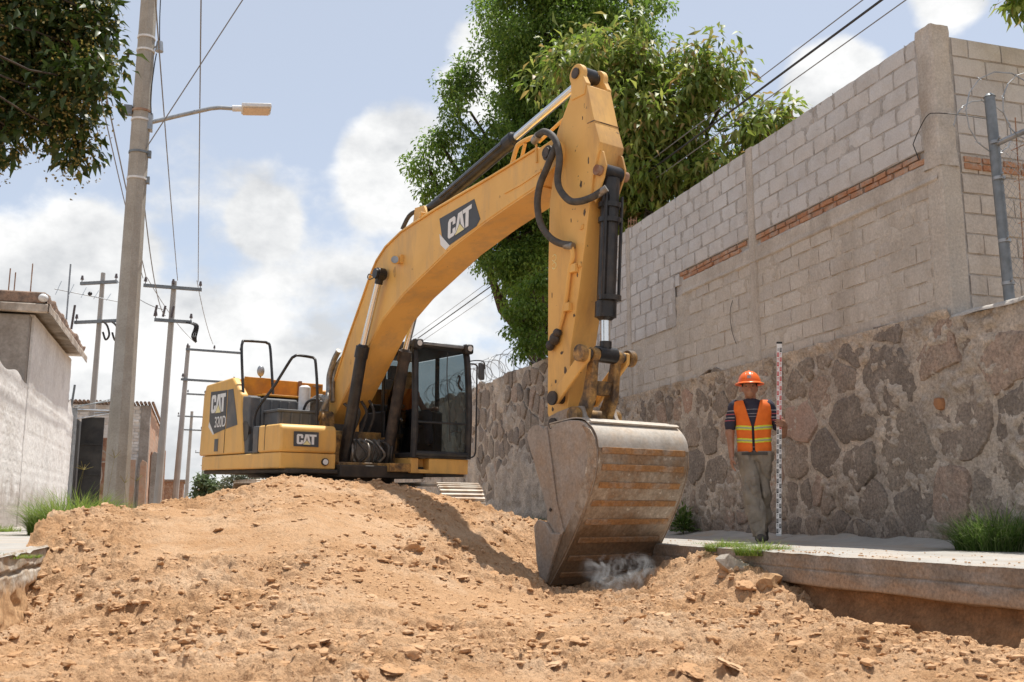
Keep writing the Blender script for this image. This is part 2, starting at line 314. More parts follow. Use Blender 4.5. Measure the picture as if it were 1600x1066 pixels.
M['yellow'] = pmat('machine_yellow', (.80, .47, .135), (.74, .42, .11), scale=1.5, rough=.5, spec=.45, dirt=(.47, .30, .15), dirt_amt=.6, dirt_scale=2.6, streak=True, bump=.05, bscale=12, speck=(.20, .10, .05), speck_scale=22, speck_thr=.70)
M['yellow_arm'] = pmat('worn_machine_yellow', (.79, .465, .14), (.72, .41, .115), scale=1.8, rough=.55, spec=.4, dirt=(.36, .20, .10), dirt_amt=.6, dirt_scale=2.6, streak=True, bump=.06, bscale=14, speck=(.07, .045, .03), speck_scale=8, speck_thr=.675)
M['yellow_greasy'] = pmat('greasy_machine_yellow', (.50, .28, .085), (.09, .06, .04), scale=6, rough=.55, spec=.4, dirt=(.045, .035, .028), dirt_amt=.85, dirt_scale=5, bump=.15, bscale=30, grain=(30, 0.4))
M['orange_inner'] = pmat('hood_panel_yellow', (.66, .30, .035), (.58, .25, .03), scale=2, rough=.5, dirt=(.24, .11, .05), dirt_amt=.5, dirt_scale=3)
M['dgrey'] = pmat('dark_grey_cover', (.115, .122, .132), (.09, .096, .104), scale=5, rough=.6, dirt=(.24, .20, .165), dirt_amt=.45, dirt_scale=3)
M['decal'] = pmat('decal_grey', (.075, .08, .088), (.062, .066, .072), scale=8, rough=.5)
M['decal_white'] = pmat('decal_white', (.78, .78, .77), rough=.5)
M['decal_yellow'] = pmat('decal_yellow', (.82, .72, .36), rough=.5)
M['black'] = pmat('black_paint', (.018, .018, .02), (.03, .03, .032), scale=6, rough=.42, dirt=(.15, .115, .085), dirt_amt=.28, dirt_scale=4)
M['cyl_black'] = pmat('cylinder_black', (.016, .016, .018), (.026, .026, .028), scale=7, rough=.34, dirt=(.13, .10, .075), dirt_amt=.3, dirt_scale=5)
M['cyl_dusty'] = pmat('dusty_cylinder', (.022, .02, .02), (.05, .04, .034), scale=5, rough=.55, dirt=(.17, .12, .085), dirt_amt=.5, dirt_scale=4)
M['rubber'] = pmat('rubber_hose', (.05, .046, .042), (.09, .08, .07), scale=12, rough=.7, bump=.2, bscale=60)
M['chrome'] = pmat('chrome_rod', (.72, .72, .72), rough=.16, metal=1.0)
M['dull_metal'] = pmat('dull_metal', (.36, .34, .31), (.22, .19, .16), scale=12, rough=.5, metal=.7)
M['glass'] = glassmat('cab_glass')
M['interior'] = pmat('cab_interior', (.022, .022, .024), (.03, .03, .03), scale=5, rough=.8)
M['bucket'] = pmat('worn_bucket_steel', (.41, .355, .305), (.33, .28, .235), scale=3.2, rough=.62, metal=.15, bump=.25, bscale=30, dirt=(.40, .24, .12), dirt_amt=.5, dirt_scale=2.3, speck=(.48, .42, .36), speck_scale=28, speck_thr=.66, grain=(34, 0.3))
M['bucket_back'] = pmat('polished_bucket_back', (.43, .355, .28), (.30, .235, .175), scale=4.5, rough=.5, metal=.25, bump=.2, bscale=30, dirt=(.33, .19, .095), dirt_amt=.8, dirt_scale=4.5, low=(.22, .55, (.19, .125, .075), .85), speck=(.60, .54, .46), speck_scale=14, speck_thr=.62, grain=(26, 0.4))
M['bucket_strip'] = pmat('wear_strip', (.40, .21, .085), (.30, .16, .07), scale=6, rough=.8, bump=.3, bscale=40, dirt=(.40, .36, .31), dirt_amt=.8, dirt_scale=4, low=(.1, .4, (.19, .12, .07), .7), grain=(30, 0.4))
M['bucket_top'] = pmat('bucket_top_plate', (.50, .46, .41), (.42, .38, .33), scale=4, rough=.55, metal=.2, bump=.15, bscale=40, dirt=(.45, .33, .22), dirt_amt=.5, dirt_scale=5, grain=(30, 0.2))
M['track'] = pmat('track_steel', (.58, .53, .46), (.46, .41, .35), scale=5, rough=.55, metal=.3, dirt=(.42, .25, .12), dirt_amt=.6, dirt_scale=5)
M['under'] = pmat('undercarriage', (.03, .027, .025), (.06, .048, .038), scale=5, rough=.7)
M['skin'] = pmat('skin', (.40, .215, .14), (.33, .17, .105), scale=18, rough=.5)
M['vest'] = pmat('vest_orange', (.86, .19, .022), (.78, .155, .018), scale=9, rough=.75, bump=.25, bscale=18)
M['band'] = pmat('reflective_band', (.72, .74, .06), (.62, .66, .05), scale=30, rough=.5)
M['band_grey'] = pmat('reflective_silver', (.36, .38, .30), rough=.35)
M['shirt'] = pmat('navy_shirt', (.035, .035, .055), rough=.85)
M['stripe_w'] = pmat('shirt_stripe_white', (.34, .33, .35), rough=.85)
M['stripe_p'] = pmat('shirt_stripe_pink', (.40, .10, .13), rough=.85)
M['trouser'] = pmat('khaki_cloth', (.27, .235, .19), (.205, .175, .14), scale=8, rough=.9, bump=.35, bscale=14)
M['boot'] = pmat('boot_leather', (.045, .04, .036), (.075, .065, .055), scale=14, rough=.7)
M['helmet'] = pmat('orange_helmet', (.84, .17, .03), (.80, .15, .03), scale=10, rough=.28)
M['hair'] = pmat('dark_hair', (.012, .01, .009), rough=.6)
M['staff'] = pmat('staff_white', (.74, .73, .72), rough=.45)
M['mark_black'] = pmat('mark_black', (.02, .02, .02), rough=.6)
M['mark_red'] = pmat('mark_red', (.55, .05, .05), rough=.6)
M['grease'] = pmat('grease', (.05, .038, .03), (.13, .085, .05), scale=20, rough=.6)
M['grease_thin'] = pmat('thin_grease', (.45, .26, .085), (.58, .33, .10), scale=14, rough=.5)
# ------------------------------------------------------------ ground, dug earth, pavements
KX, LX = 4.45, -1.05                       # right and left kerb lines of the street
CR_X = [-1.6, -.86, -.48, 0, .47, .89, 1.18, 1.48, 2.08, 2.39, 2.86, 3.34, 3.99, 4.6]
CR_Z = [.12, .27, .35, .42, .55, .70, .71, .64, .63, .57, .46, .34, .16, .06]
def earth_base(x, y):
    crest = np.interp(x, CR_X, CR_Z)
    y0 = np.interp(x, [-1.1, -.6, 0, 1, 2.8, 3.4], [7.3, 6.2, 5.2, 5.3, 7.9, 9.3]); y1 = np.interp(x, [-1.1, -.6, .1, .8], [9.2, 10.0, 11.3, 11.85])
    base = -.44 + .05 * sstep(2, -1, x)
    t = np.clip((y - y0) / (y1 - y0), 0, 1); S = t * .45 + .55 * (t * t * (3 - 2 * t))
    h = base + (crest - base) * S
    back = sstep(12.1, 13.5, y); h = h * (1 - back) + (-.16 + .02 * np.sin(y * .6)) * back
    # heap against the right kerb, low trench in front of it
    h = h + .37 * np.exp(-((x - 4.5) / .42) ** 2 - ((y - 8.25) / 1.3) ** 2)
    h = h + .10 * np.exp(-((x - 4.15) / .25) ** 2 - ((y - 7.3) / .35) ** 2)
    h = h - .12 * np.exp(-((x - 4.5) / .2) ** 2) * sstep(7.0, 6.3, y)
    # hollow scooped by the bucket
    h = h - .04 * np.exp(-((x - 3.7) / .6) ** 2 - ((y - 9.2) / .5) ** 2)
    # the heap lies against the left kerb
    h = h + .06 * sstep(-.6, -1.05, x) * sstep(8.2, 9.2, y) * (1 - back)
    return h
def earth_h(x, y, fine=True):
    h = earth_base(x, y)
    h = h + .11 * (fbm2(x * 1.3, y * 1.3, 3, 11) - .5)
    h = h + .065 * (fbm2(x * 4.3 + 2, y * 4.3, 3, 12) - .5)
    act = sstep(.28, .62, fbm2(x * .8, y * .8 + 4, 2, 19))          # loose, lumpy patches between smoother ones
    n = fbm2(x * 11, y * 11, 3, 13, .6); h = h + act * (.024 * sstep(.49, .56, n) + .022 * sstep(.60, .66, n)) + .012 * (n - .5)
    n2 = vn2(x * 24, y * 24, 14); h = h + (.3 + .7 * act) * .014 * sstep(.58, .80, n2 + .2 * (vn2(x * 70, y * 70, 18) - .5))
    if fine: h = h + .024 * (.3 + .9 * act) * (fbm2(x * 38, y * 38, 3, 15, .6) - .5) + .010 * (vn2(x * 120, y * 120, 16) - .5)
    # rills running down the left flank
    rl = sstep(.7, -.9, x) * sstep(8.2, 9.8, y) * sstep(12.4, 11.6, y)
    h = h - rl * .16 * np.maximum(0, vn2(y * 4.4 + .5 * x, x * 1.1, 21) - .45)
    return h
xs = np.linspace(-1.25, 4.75, 620)
ys = [2.6]
while ys[-1] < 14.2: ys.append(ys[-1] + .0035 + .0011 * ys[-1])
ys = np.array(ys); GX, GY = np.meshgrid(xs, ys); GZ = earth_h(GX, GY)
me = np_mesh('dug_earth', np.stack([GX, GY, GZ], -1).reshape(-1, 3), grid_faces(len(ys), len(xs)), M['dirt'])
tag(link('dug_earth', me), kind='structure')
xs2 = np.linspace(-1.25, 4.75, 60); ys2 = np.linspace(-3, 2.6, 60); A, B = np.meshgrid(xs2, ys2); 
me = np_mesh('street_earth_near', np.stack([A, B, earth_h(A, B, False)], -1).reshape(-1, 3), grid_faces(60, 60), M['dirt']); tag(link('street_earth_near', me), kind='structure')
xs2 = np.linspace(-1.25, 4.75, 80); ys2 = np.linspace(14.2, 70, 300); A, B = np.meshgrid(xs2, ys2)
me = np_mesh('street_earth_far', np.stack([A, B, earth_h(A, B, False)], -1).reshape(-1, 3), grid_faces(300, 80), M['dirt']); tag(link('street_earth_far', me), kind='structure')
g = MB().add([(-900, -900, -.75), (900, -900, -.75), (900, 900, -.75), (-900, 900, -.75)], [(0, 1, 2, 3)]); tag(g.build('ground', M['ground'], smooth=0), kind='structure')

def wavy_slab(name, x0, x1, y0, y1, edge, mat, nx=60, ny=500, zt=0.0, amp=.012, seed=31, kerb_side=1, drop=.24):
    """a concrete slab: top sheet with worn edge, then a rough face down the kerb side"""
    xs = np.linspace(x0, x1, nx); ys = y0 + (y1 - y0) * np.linspace(0, 1, ny) ** 1.6; A, B = np.meshgrid(xs, ys)
    Z = zt + amp * (fbm2(A * 1.7, B * 1.7, 4, seed) - .5) + .004 * (fbm2(A * 20, B * 20, 2, seed + 1) - .5)
    return A, B, Z
# right pavement: top slab cast in bays, kerb face below
pav = empty('pavement_right', (0, 0, 0)); tag(pav, kind='structure')
y = -2.0; k = 0
while y < 60:
    ln = 3.05 if y < 25 else 8
    nx, ny = 40, 60
    xs_ = np.concatenate([[KX], KX + .012 + (6.72 - KX - .012) * np.linspace(0, 1, nx - 1)]); ys_ = np.linspace(y + .006, y + ln - .006, ny); A, B = np.meshgrid(xs_, ys_)
    Z = .008 * (fbm2(A * 1.2, B * 1.2, 4, 31) - .5) + .003 * (fbm2(A * 22, B * 22, 2, 33) - .5)
    # worn, chipped arris at the kerb
    wear = np.exp(-(A - KX) / .05); chip = np.maximum(0, fbm2(A * 3, B * 5, 3, 37) - .52)
    Z = Z - wear * (.008 + .025 * chip)
    # debris and mortar drops along the wall foot
    foot = sstep(6.30, 6.72, A); Z = Z + foot * (.03 + .075 * fbm2(A * 6, B * 3.2, 3, 41))
    V = np.stack([A, B, Z], -1).reshape(-1, 3)
    me = np_mesh('paving_slab', V, grid_faces(ny, nx), M['paving'])
    o = link('paving_slab', me, None, pav); y += ln; k += 1
ys_ = np.linspace(-2, 40, 1400) ; zs_ = np.concatenate([np.linspace(-.005, -.24, 26), [-.25, -.27, -.30, -.36, -.45, -.6]])
A, B = np.meshgrid(ys_, zs_)
X_ = KX + .004 + .022 * (fbm2(A * 2.5, B * 9, 4, 45) - .5) + .012 * np.maximum(0, fbm2(A * 14, B * 22, 3, 46) - .58) / .42
X_ = X_ + .012 * (np.abs(B + .115) < .006)                                   # the line left by the form board
dirtpart = sstep(-.235, -.262, B + .012 * (fbm2(A * 1.5, 0 * A, 2, 47) - .5)); X_ = X_ + dirtpart * (.07 + .12 * fbm2(A * 4, B * 9, 4, 48))
edge = .008 + .025 * np.maximum(0, fbm2(0 * A + KX * 3, A * 5, 3, 37) - .52) - .008 * (fbm2(0 * A + KX * 1.2, A * 1.2, 4, 31) - .5)
Bz = B - (edge - .004) * np.exp(B / .06)
me = np_mesh('kerb_face', np.stack([X_, A, Bz], -1).reshape(-1, 3), grid_faces(len(zs_), len(ys_)), M['kerb'])
link('kerb_face', me, None, pav)
# soil bank under the slab
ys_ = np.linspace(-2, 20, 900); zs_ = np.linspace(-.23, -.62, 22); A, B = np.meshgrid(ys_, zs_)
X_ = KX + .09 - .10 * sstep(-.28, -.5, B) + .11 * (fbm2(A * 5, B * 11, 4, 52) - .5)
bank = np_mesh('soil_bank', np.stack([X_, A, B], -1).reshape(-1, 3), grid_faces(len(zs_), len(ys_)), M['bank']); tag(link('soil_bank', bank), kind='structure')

# left pavement with its broken kerb
pavl = empty('pavement_left', (0, 0, 0)); tag(pavl, kind='structure')
y = -1.0
while y < 45:
    ln = 2.9 if y < 20 else 8; nx, ny = 30, 50
    xs_ = np.linspace(-3.3, LX - .02, nx); ys_ = np.linspace(y + .006, y + ln - .006, ny); A, B = np.meshgrid(xs_, ys_)
    Z = .05 + .014 * (fbm2(A * 1.2, B * 1.2, 4, 61) - .5) - .06 * np.maximum(0, fbm2(A * 3, B * 4, 3, 63) - .5) * np.exp((A - LX) / .12)
    link('paving_slab', np_mesh('paving_slab', np.stack([A, B, Z], -1).reshape(-1, 3), grid_faces(ny, nx), M['paving']), None, pavl); y += ln
ys_ = np.linspace(1, 16, 1000); zs_ = np.linspace(.06, -.6, 60); A, B = np.meshgrid(ys_, zs_)
X_ = LX - .03 + .05 * (fbm2(A * 2.2, B * 7, 4, 66) - .5) + .10 * sstep(-.10, -.40, B) * fbm2(A * 6, B * 7, 4, 67) - .035 * (np.abs(B + .07 + .03 * (fbm2(A * 2, 0 * A, 2, 68) - .5)) < .012) - .05 * np.exp((B - .06) / .025) * fbm2(A * 4, 0 * A, 3, 69)
X_ = X_ - .05 * sstep(-.16, -.2, B) * sstep(-.36, -.3, B) * np.maximum(0, fbm2(A * 3.3, B * 9, 3, 70) - .45) * 3
link('kerb_face', np_mesh('kerb_face', np.stack([X_, A, B], -1).reshape(-1, 3), grid_faces(len(zs_), len(ys_), True), M['kerb_old']), None, pavl)
# ------------------------------------------------------------ right-hand wall: stone foot, blocks, brick course, pillars
WX = 6.70
def chipped_box(seed, sx, sy, sz, n=4, chip=.012, rough=.0035):
    """block with uneven faces; local: x depth (0..sx), y length, z height, centred in y and z"""
    r = np.random.default_rng(seed); bm = bmesh.new()
    ny, nz = n, max(2, n // 2)
    Y = np.linspace(-.5, .5, ny + 1) * sy; Z = np.linspace(-.5, .5, nz + 1) * sz
    f = [[None] * (nz + 1) for _ in range(ny + 1)]; bck = {}
    for i, yy in enumerate(Y):
        for j, zz in enumerate(Z):
            e = (i in (0, ny)) + (j in (0, nz))
            f[i][j] = bm.verts.new((-r.uniform(0, rough) + (chip * r.uniform(.2, 1) if e == 2 else (chip * r.uniform(0, .45) if e == 1 else 0)), yy - np.sign(yy) * (r.uniform(0, .006) if i in (0, ny) else 0), zz - np.sign(zz) * (r.uniform(0, .004) if j in (0, nz) else 0)))
    for i in range(ny):
        for j in range(nz): bm.faces.new((f[i][j], f[i][j + 1], f[i + 1][j + 1], f[i + 1][j]))
    rim = [f[i][0] for i in range(ny + 1)] + [f[ny][j] for j in range(1, nz + 1)] + [f[i][nz] for i in range(ny - 1, -1, -1)] + [f[0][j] for j in range(nz - 1, 0, -1)]
    bk = [bm.verts.new((sx, v.co.y, v.co.z)) for v in rim]
    for i in range(len(rim)): k = (i + 1) % len(rim); bm.faces.new((rim[i], rim[k], bk[k], bk[i]))
    bm.normal_update(); me = bpy.data.meshes.new('piece'); bm.to_mesh(me); bm.free(); return me
BLK = [chipped_box(100 + i, .08, .392, .186) for i in range(6)]
BRK = [chipped_box(140 + i, .06, .235, .058, chip=.010, rough=.006) for i in range(5)]
bwall = empty('block_wall', (WX, 11.9, 0)); tag(bwall, 'tall grey concrete block wall on a rough stone foot, right of the excavator', 'wall')
def piece(name, me, mat, parent, loc, sy=1, sz=1, rx=0, sx=1, rz=0):
    o = bpy.data.objects.new(name, me); COL.objects.link(o); o.parent = parent
    if not me.materials: me.materials.append(mat)
    o.location = Vector(loc) - (parent.location if parent.type == 'EMPTY' else Vector()); o.scale = (sx, sy, sz); o.rotation_euler = (rx, 0, rz); return o
for m_ in BLK: m_.materials.append(M['block'])
BLKL = [m_.copy() for m_ in BLK]
for m_ in BLKL: m_.materials.clear(); m_.materials.append(M['block_low'])
YC, YE = 7.55, 16.6                                     # near corner and far end of the block wall
def brick_y0(): return 13.05
PILL = [(11.02, .17), (14.95, .16)]
def in_pillar(ya, yb):
    for c, w in PILL:
        if ya < c + w / 2 and yb > c - w / 2: return (c - w / 2, c + w / 2)
    return None
rp = np.random.default_rng(5); JOINTS = []
def lay_row(z, h, y_start, y_end, off, meshes, xface, parent=bwall, jit=.003):
    y = y_start - off
    while y < y_end:
        ln_ = .392 + rp.uniform(-.012, .006); a, b = max(y, y_start), min(y + ln_, y_end); y += ln_ + rp.uniform(.008, .024)
        if meshes is BLK and b < y_end - .02: JOINTS.append((b + .008, z, h))
        cuts = [(a, b)]; p = in_pillar(a, b)
        if p: cuts = [(a, p[0] - .006), (p[1] + .006, b)]
        for a2, b2 in cuts:
            if b2 - a2 < .06: continue
            piece('concrete_block', meshes[rp.integers(len(meshes))], None, parent, (xface + rp.uniform(-jit, jit), (a2 + b2) / 2, z + h / 2 + rp.uniform(-.002, .002)), (b2 - a2) / .392, h / .196, rp.uniform(-.004, .004))
# upper rows over the brick course; at the far end the pale blocks reach lower
ZT = 5.03; rows = 6; RH = .197
zb = ZT - rows * RH                                    # 3.848
for k in range(rows): lay_row(zb + k * RH, RH - .006, YC + .235, YE, .2 * (k % 2) + .05, BLK, WX - .022)
for k in range(4): lay_row(zb - (k + 1) * RH, RH - .007, brick_y0() + .06 + .11 * (k % 2) + .12 * k, YE, .2 * ((k + 1) % 2) + .05, BLK, WX - .021)
# the two courses of clay brick
bz = zb - .012
for c in range(2):
    y = YC + .30 - .1 * c
    while y < brick_y0() - .1:
        ln = rp.uniform(.20, .25)
        if not in_pillar(y, y + ln):
            z = bz - .068 * (c + 1) + .034
            piece('brick', BRK[rp.integers(5)], M['brick'], bwall, (WX - .006 - rp.uniform(0, .02), y + ln / 2, z - .004 * rp.random()), ln / .245, rp.uniform(.9, 1.0), rp.uniform(-.03, .03))
        y += ln + rp.uniform(.012, .022)
# lower, smeared rows
for k in range(7):
    z = 2.12 + k * .205
    lay_row(z, .193, YC + .24 if k < 6 else YC + .2, YE if k < 4 else brick_y0() + .3 - .1 * k, .2 * (k % 2), BLKL, WX - .009, jit=.005)
# mortar dabbed over the upright joints of the pale blocks
dv, df = [], []
for (jy, jz, jh) in JOINTS:
    if rp.random() < .12: continue
    n = 9; wd = rp.uniform(.012, .034); t0, t1 = rp.uniform(-.05, .1), rp.uniform(.85, 1.05); b = len(dv); sd_ = rp.integers(1000)
    for i in range(n):
        t = t0 + (t1 - t0) * i / (n - 1); w1 = wd * (.35 + .9 * rp.random()) * (1 if 0 < i < n - 1 else .3); w2 = wd * (.35 + .9 * rp.random()) * (1 if 0 < i < n - 1 else .3); z_ = jz + jh * t
        dv += [(WX - .020, jy - w1, z_), (WX - .0285 - .004 * rp.random(), jy + .004 * rp.normal(), z_), (WX - .020, jy + w2, z_)]
    for i in range(n - 1):
        for q in (0, 1): a = b + 3 * i + q; df.append((a, a + 3, a + 4, a + 1))
o_ = link('mortar_dabs', np_mesh('mortar_dabs', dv, df, M['mortar']), None, bwall); o_.location = -bwall.location; o_['kind'] = 'stuff'
# core of mortar behind the pieces
core = MB(); core.bx(WX + .012, WX + .16, YC + .02, YE, 2.0, ZT - .01); core.build('mortar_bed', M['mortar'], bwall).location = -bwall.location
def sheet(name, y0, y1, z0, z1, step, fx, mat, parent):
    ys = np.arange(y0, y1, step); zs = np.arange(z0, z1, step); A, B = np.meshgrid(ys, zs); X_ = fx(A, B)
    o = link(name, np_mesh(name, np.stack([X_, A, B], -1).reshape(-1, 3), grid_faces(len(zs), len(ys)), mat), None, parent)
    # grid rows run along +y then +z: the visible side is -x
    o.location = -parent.location; return o
def smear(y, z):
    n = fbm2(y * 3.1, z * 5.2, 4, 81); drip = fbm2(y * 9, z * 1.1, 3, 82)
    rag = fbm2(y * 16, z * 19, 4, 80)
    return WX + .003 - .013 * sstep(.40, .72, .55 * n + .45 * rag) - .008 * sstep(.5, .75, drip) * sstep(2.0, 3.5, z) + .006 * (fbm2(y * 26, z * 26, 2, 83) - .5)
sheet('mortar_smear', YC + .05, YE, 2.0, 3.50, .022, smear, M['mortar_low'], bwall)
def beam(y, z):      # the rough tie beam under the brick course, mortar squeezed out along its foot
    lip = np.exp(-((z - 3.50 + .03 * (fbm2(y * 2.3, 0 * y, 3, 84) - .5)) / .03) ** 2)
    inb = sstep(3.46, 3.50, z) * sstep(3.72, 3.70, z)
    return WX + .025 - .045 * inb - .03 * lip * fbm2(y * 8, z * 8, 3, 85) - .006 * (fbm2(y * 14, z * 14, 3, 86) - .5) + .06 * sstep(brick_y0() - .1, brick_y0() + .15, y)
sheet('tie_beam', YC + .05, brick_y0() + .3, 3.42, 3.73, .018, beam, M['pillar'], bwall)
def mort_up(y, z): return WX - .015 + .006 * (fbm2(y * 12, z * 12, 3, 87) - .5) - .016 * np.maximum(0, fbm2(y * 6, z * 7, 3, 88) - .5)
sheet('joint_mortar', YC + .2, YE, zb - .005, ZT - .012, .03, mort_up, M['mortar'], bwall)
sheet('joint_mortar', brick_y0() + .2, YE, 3.06, zb, .03, mort_up, M['mortar'], bwall)
for c, w in PILL:
    def pf(y, z, c=c): return WX - .026 + .008 * (fbm2(y * 10, z * 4, 3, 89) - .5) + .004 * (fbm2(y * 30, z * 30, 2, 90) - .5)
    ys = np.linspace(c - w / 2, c + w / 2, 12); zs = np.linspace(2.1 if c < 12 else .6, ZT + .01, 130); A, B = np.meshgrid(ys, zs)
    X_ = pf(A, B); X_[:, 0] += .05; X_[:, -1] += .05
    link('pillar', np_mesh('pillar', np.stack([X_, A, B], -1).reshape(-1, 3), grid_faces(len(zs), len(ys)), M['pillar']), None, bwall).location = -bwall.location
# corner pillar and the return of the wall towards the lot
def cornerpost(x0, x1, y0, y1, z0, z1, seed, name='corner_pillar', mat=M['pillar'], n=14, amp=.02):
    zs = np.linspace(z0, z1, int((z1 - z0) / .03)); per = []
    for (ax, ay, bx_, by_) in ((x1, y0, x0, y0), (x0, y0, x0, y1), (x0, y1, x1, y1)):
        for t in np.linspace(0, 1, n, endpoint=False): per.append((ax + (bx_ - ax) * t, ay + (by_ - ay) * t))
    per = np.array(per); cx, cy = (x0 + x1) / 2, (y0 + y1) / 2; V = []
    for z in zs:
        d = per - [cx, cy]; nrm = d / np.linalg.norm(d, axis=1, keepdims=True)
        a = amp * (fbm2(per[:, 0] * 7 + per[:, 1] * 7, np.full(len(per), z * 5), 4, seed) - .6)
        corner = np.linalg.norm(d / [(x1 - x0) / 2, (y1 - y0) / 2], axis=1) > 1.36
        p = per + nrm * (a - .014 * corner)[:, None]; V.append(np.c_[p, np.full(len(p), z)])
    nz, m = len(zs), len(per); V = np.concatenate(V); F = grid_faces(nz, m)
    V = np.r_[V, [[cx, cy, z1 + .01]]]; cap = [(nz * m, (nz - 1) * m + i, (nz - 1) * m + (i + 1) % m, (nz - 1) * m + (i + 1) % m) for i in range(m)]
    me = bpy.data.meshes.new(name); me.from_pydata([tuple(v) for v in V], [], [tuple(f) for f in F] + [c[:3] for c in cap]); me.shade_smooth(); me.set_sharp_from_angle(angle=R(50)); me.materials.append(mat)
    o = link(name, me, None, bwall); o.location = -bwall.location; return o
cornerpost(WX - .040, WX + .20, YC - .02, YC + .22, 3.62, ZT + .05, 91, amp=.035)
cornerpost(WX - .020, WX + .22, YC + .0, YC + .21, 2.0, 3.63, 92, mat=M['mortar_low'])
BLKF = []
for k in range(14):                                    # return face, looking down the street towards the camera
    z = 2.15 + k * .203
    x = WX + .24 - (.2 if k % 2 else 0)
    while x < 7.75:
        a, b = max(x, WX + .24), x + .392; x += .404
        if 3.6 < z < 3.75 and False: continue
        piece('concrete_block', (BLK if z > 3.6 else BLKL)[rp.integers(6)], None, bwall, ((a + b) / 2, YC + .012 + rp.uniform(-.004, .004), z + .1), (b - a) / .392, 1.0, 0, 1, R(90))
for c in range(2):
    x = WX + .26
    while x < 7.8:
        ln = rp.uniform(.2, .24); piece('brick', BRK[rp.integers(5)], M['brick'], bwall, (x + ln / 2, YC - .008, 3.64 + .07 * c), ln / .245, 1, 0, 1, R(90)); x += ln + .015
MB().bx(WX + .17, 8.1, YC + .026, YC + .2, 2.0, ZT - .04).build('mortar_bed', M['mortar'], bwall).location = -bwall.location

# --- Voronoi stones
def voronoi(pts, lo, hi):
    cells = []
    P = np.asarray(pts)
    for i, p in enumerate(P):
        poly = [np.array(q, float) for q in ((lo[0], lo[1]), (hi[0], lo[1]), (hi[0], hi[1]), (lo[0], hi[1]))]
        d = np.linalg.norm(P - p, axis=1); idx = np.argsort(d)[1:26]
        for j in idx:
            if d[j] > 2.4: break
            m = (p + P[j]) / 2; nrm = P[j] - p; out = []
            for a in range(len(poly)):
                A_, B_ = poly[a], poly[(a + 1) % len(poly)]; da, db = (A_ - m) @ nrm, (B_ - m) @ nrm
                if da <= 0: out.append(A_)
                if (da < 0) != (db < 0): out.append(A_ + (B_ - A_) * (da / (da - db)))
            poly = out
            if len(poly) < 3: break
        cells.append(poly)
    return cells
def stone_mesh(poly, c, seed, joint=.02, bulge=.05, rough=.018, step=.075):
    """poly in (y,z) around c: outline broken up, face nearly flat and dressed rough; local x is out of the wall (negative)"""
    r = np.random.default_rng(seed); pts = []
    n = len(poly)
    for a in range(n):
        p, q = poly[a], poly[(a + 1) % n]; e = q - p; L_ = np.linalg.norm(e); k = max(1, int(L_ / step)); nn = np.array((-e[1], e[0])) / max(L_, 1e-6)
        bow = r.uniform(-.05, .05) * L_
        for t in range(k): u = t / k; pts.append(p + e * u + nn * (bow * math.sin(math.pi * u) + r.normal() * .011))
    pts = np.array(pts)
    pts = .7 * pts + .15 * np.roll(pts, 1, 0) + .15 * np.roll(pts, -1, 0)
    d = pts - c; ln = np.linalg.norm(d, axis=1, keepdims=True); pts = c + d * (1 - (joint + r.uniform(0, rough, (len(pts), 1))) / np.maximum(ln, .06))
    m = len(pts); V = []; F = []
    tilt = r.uniform(-.07, .07, 2)
    RS = ((1.0, .06), (1.0, -bulge * .4), (.95, -bulge * .8), (.82, -bulge), (.62, -bulge * 1.05), (.4, -bulge * 1.08), (.18, -bulge * 1.08))
    for k, (s, x) in enumerate(RS):
        q = (pts - c) * s; rel = (fbm2((q[:, 0] + c[0]) * 7, (q[:, 1] + c[1]) * 7, 3, seed % 97) - .5) * .035 if k > 1 else 0 * q[:, 0]
        for i in range(m): V.append((x + (q[i] @ tilt) * (k > 1) + rel[i], q[i, 0], q[i, 1]))
    nr = len(RS); V.append((-bulge * 1.08, 0, 0))
    for k in range(nr - 1):
        for i in range(m): j = (i + 1) % m; F.append((k * m + i, k * m + j, (k + 1) * m + j, (k + 1) * m + i))
    for i in range(m): F.append(((nr - 1) * m + i, (nr - 1) * m + (i + 1) % m, nr * m))
    me = bpy.data.meshes.new('stone'); me.from_pydata(V, [], F); me.update()
    bm = bmesh.new(); bm.from_mesh(me); bmesh.ops.recalc_face_normals(bm, faces=bm.faces); bm.to_mesh(me); bm.free()
    me.shade_smooth(); me.set_sharp_from_angle(angle=R(38)); return me
def stone_field(parent, y0, y1, ztop, size, seed, xf, special=(), aspect=1.15, keep=None, matk='stone', joint=.012, bulge=.042):
    r = np.random.default_rng(seed); pts = []
    zmax = max(ztop(y0), ztop((y0 + y1) / 2), ztop(y1)) + .15
    tries = 0
    while tries < 9000:
        tries += 1; y = r.uniform(y0, y1); z = r.uniform(0, zmax); s = size(y, z) * (.75 if r.random() < .4 else 1.1)
        if all(((y - a) / aspect) ** 2 + (z - b) ** 2 > ((s + s2) / 2) ** 2 for a, b, s2 in pts): pts.append((y, z, s))
    P = [(a, b) for a, b, _ in pts]
    cells = voronoi(P, (y0, -.05), (y1, zmax))
    n = 0
    for i, poly in enumerate(cells):
        if len(poly) < 3: continue
        c = np.mean(poly, axis=0)
        if c[1] > ztop(c[0]) - .02: continue
        poly = [np.array((q[0], min(q[1], ztop(q[0])))) for q in poly]
        if keep and not keep(c): continue
        mk = matk
        for (sy_, sz_, mm) in special:
            if abs(c[0] - sy_) < .22 and abs(c[1] - sz_) < .2: mk = mm
        me = stone_mesh(poly, c, seed * 1000 + i, joint * r.uniform(.6, 1.7), bulge * r.uniform(.6, 1.3)); me.materials.append(M[mk])
        o = link('stone', me, None, parent); o.location = Vector((xf, c[0], c[1])) - parent.location; n += 1
    return n
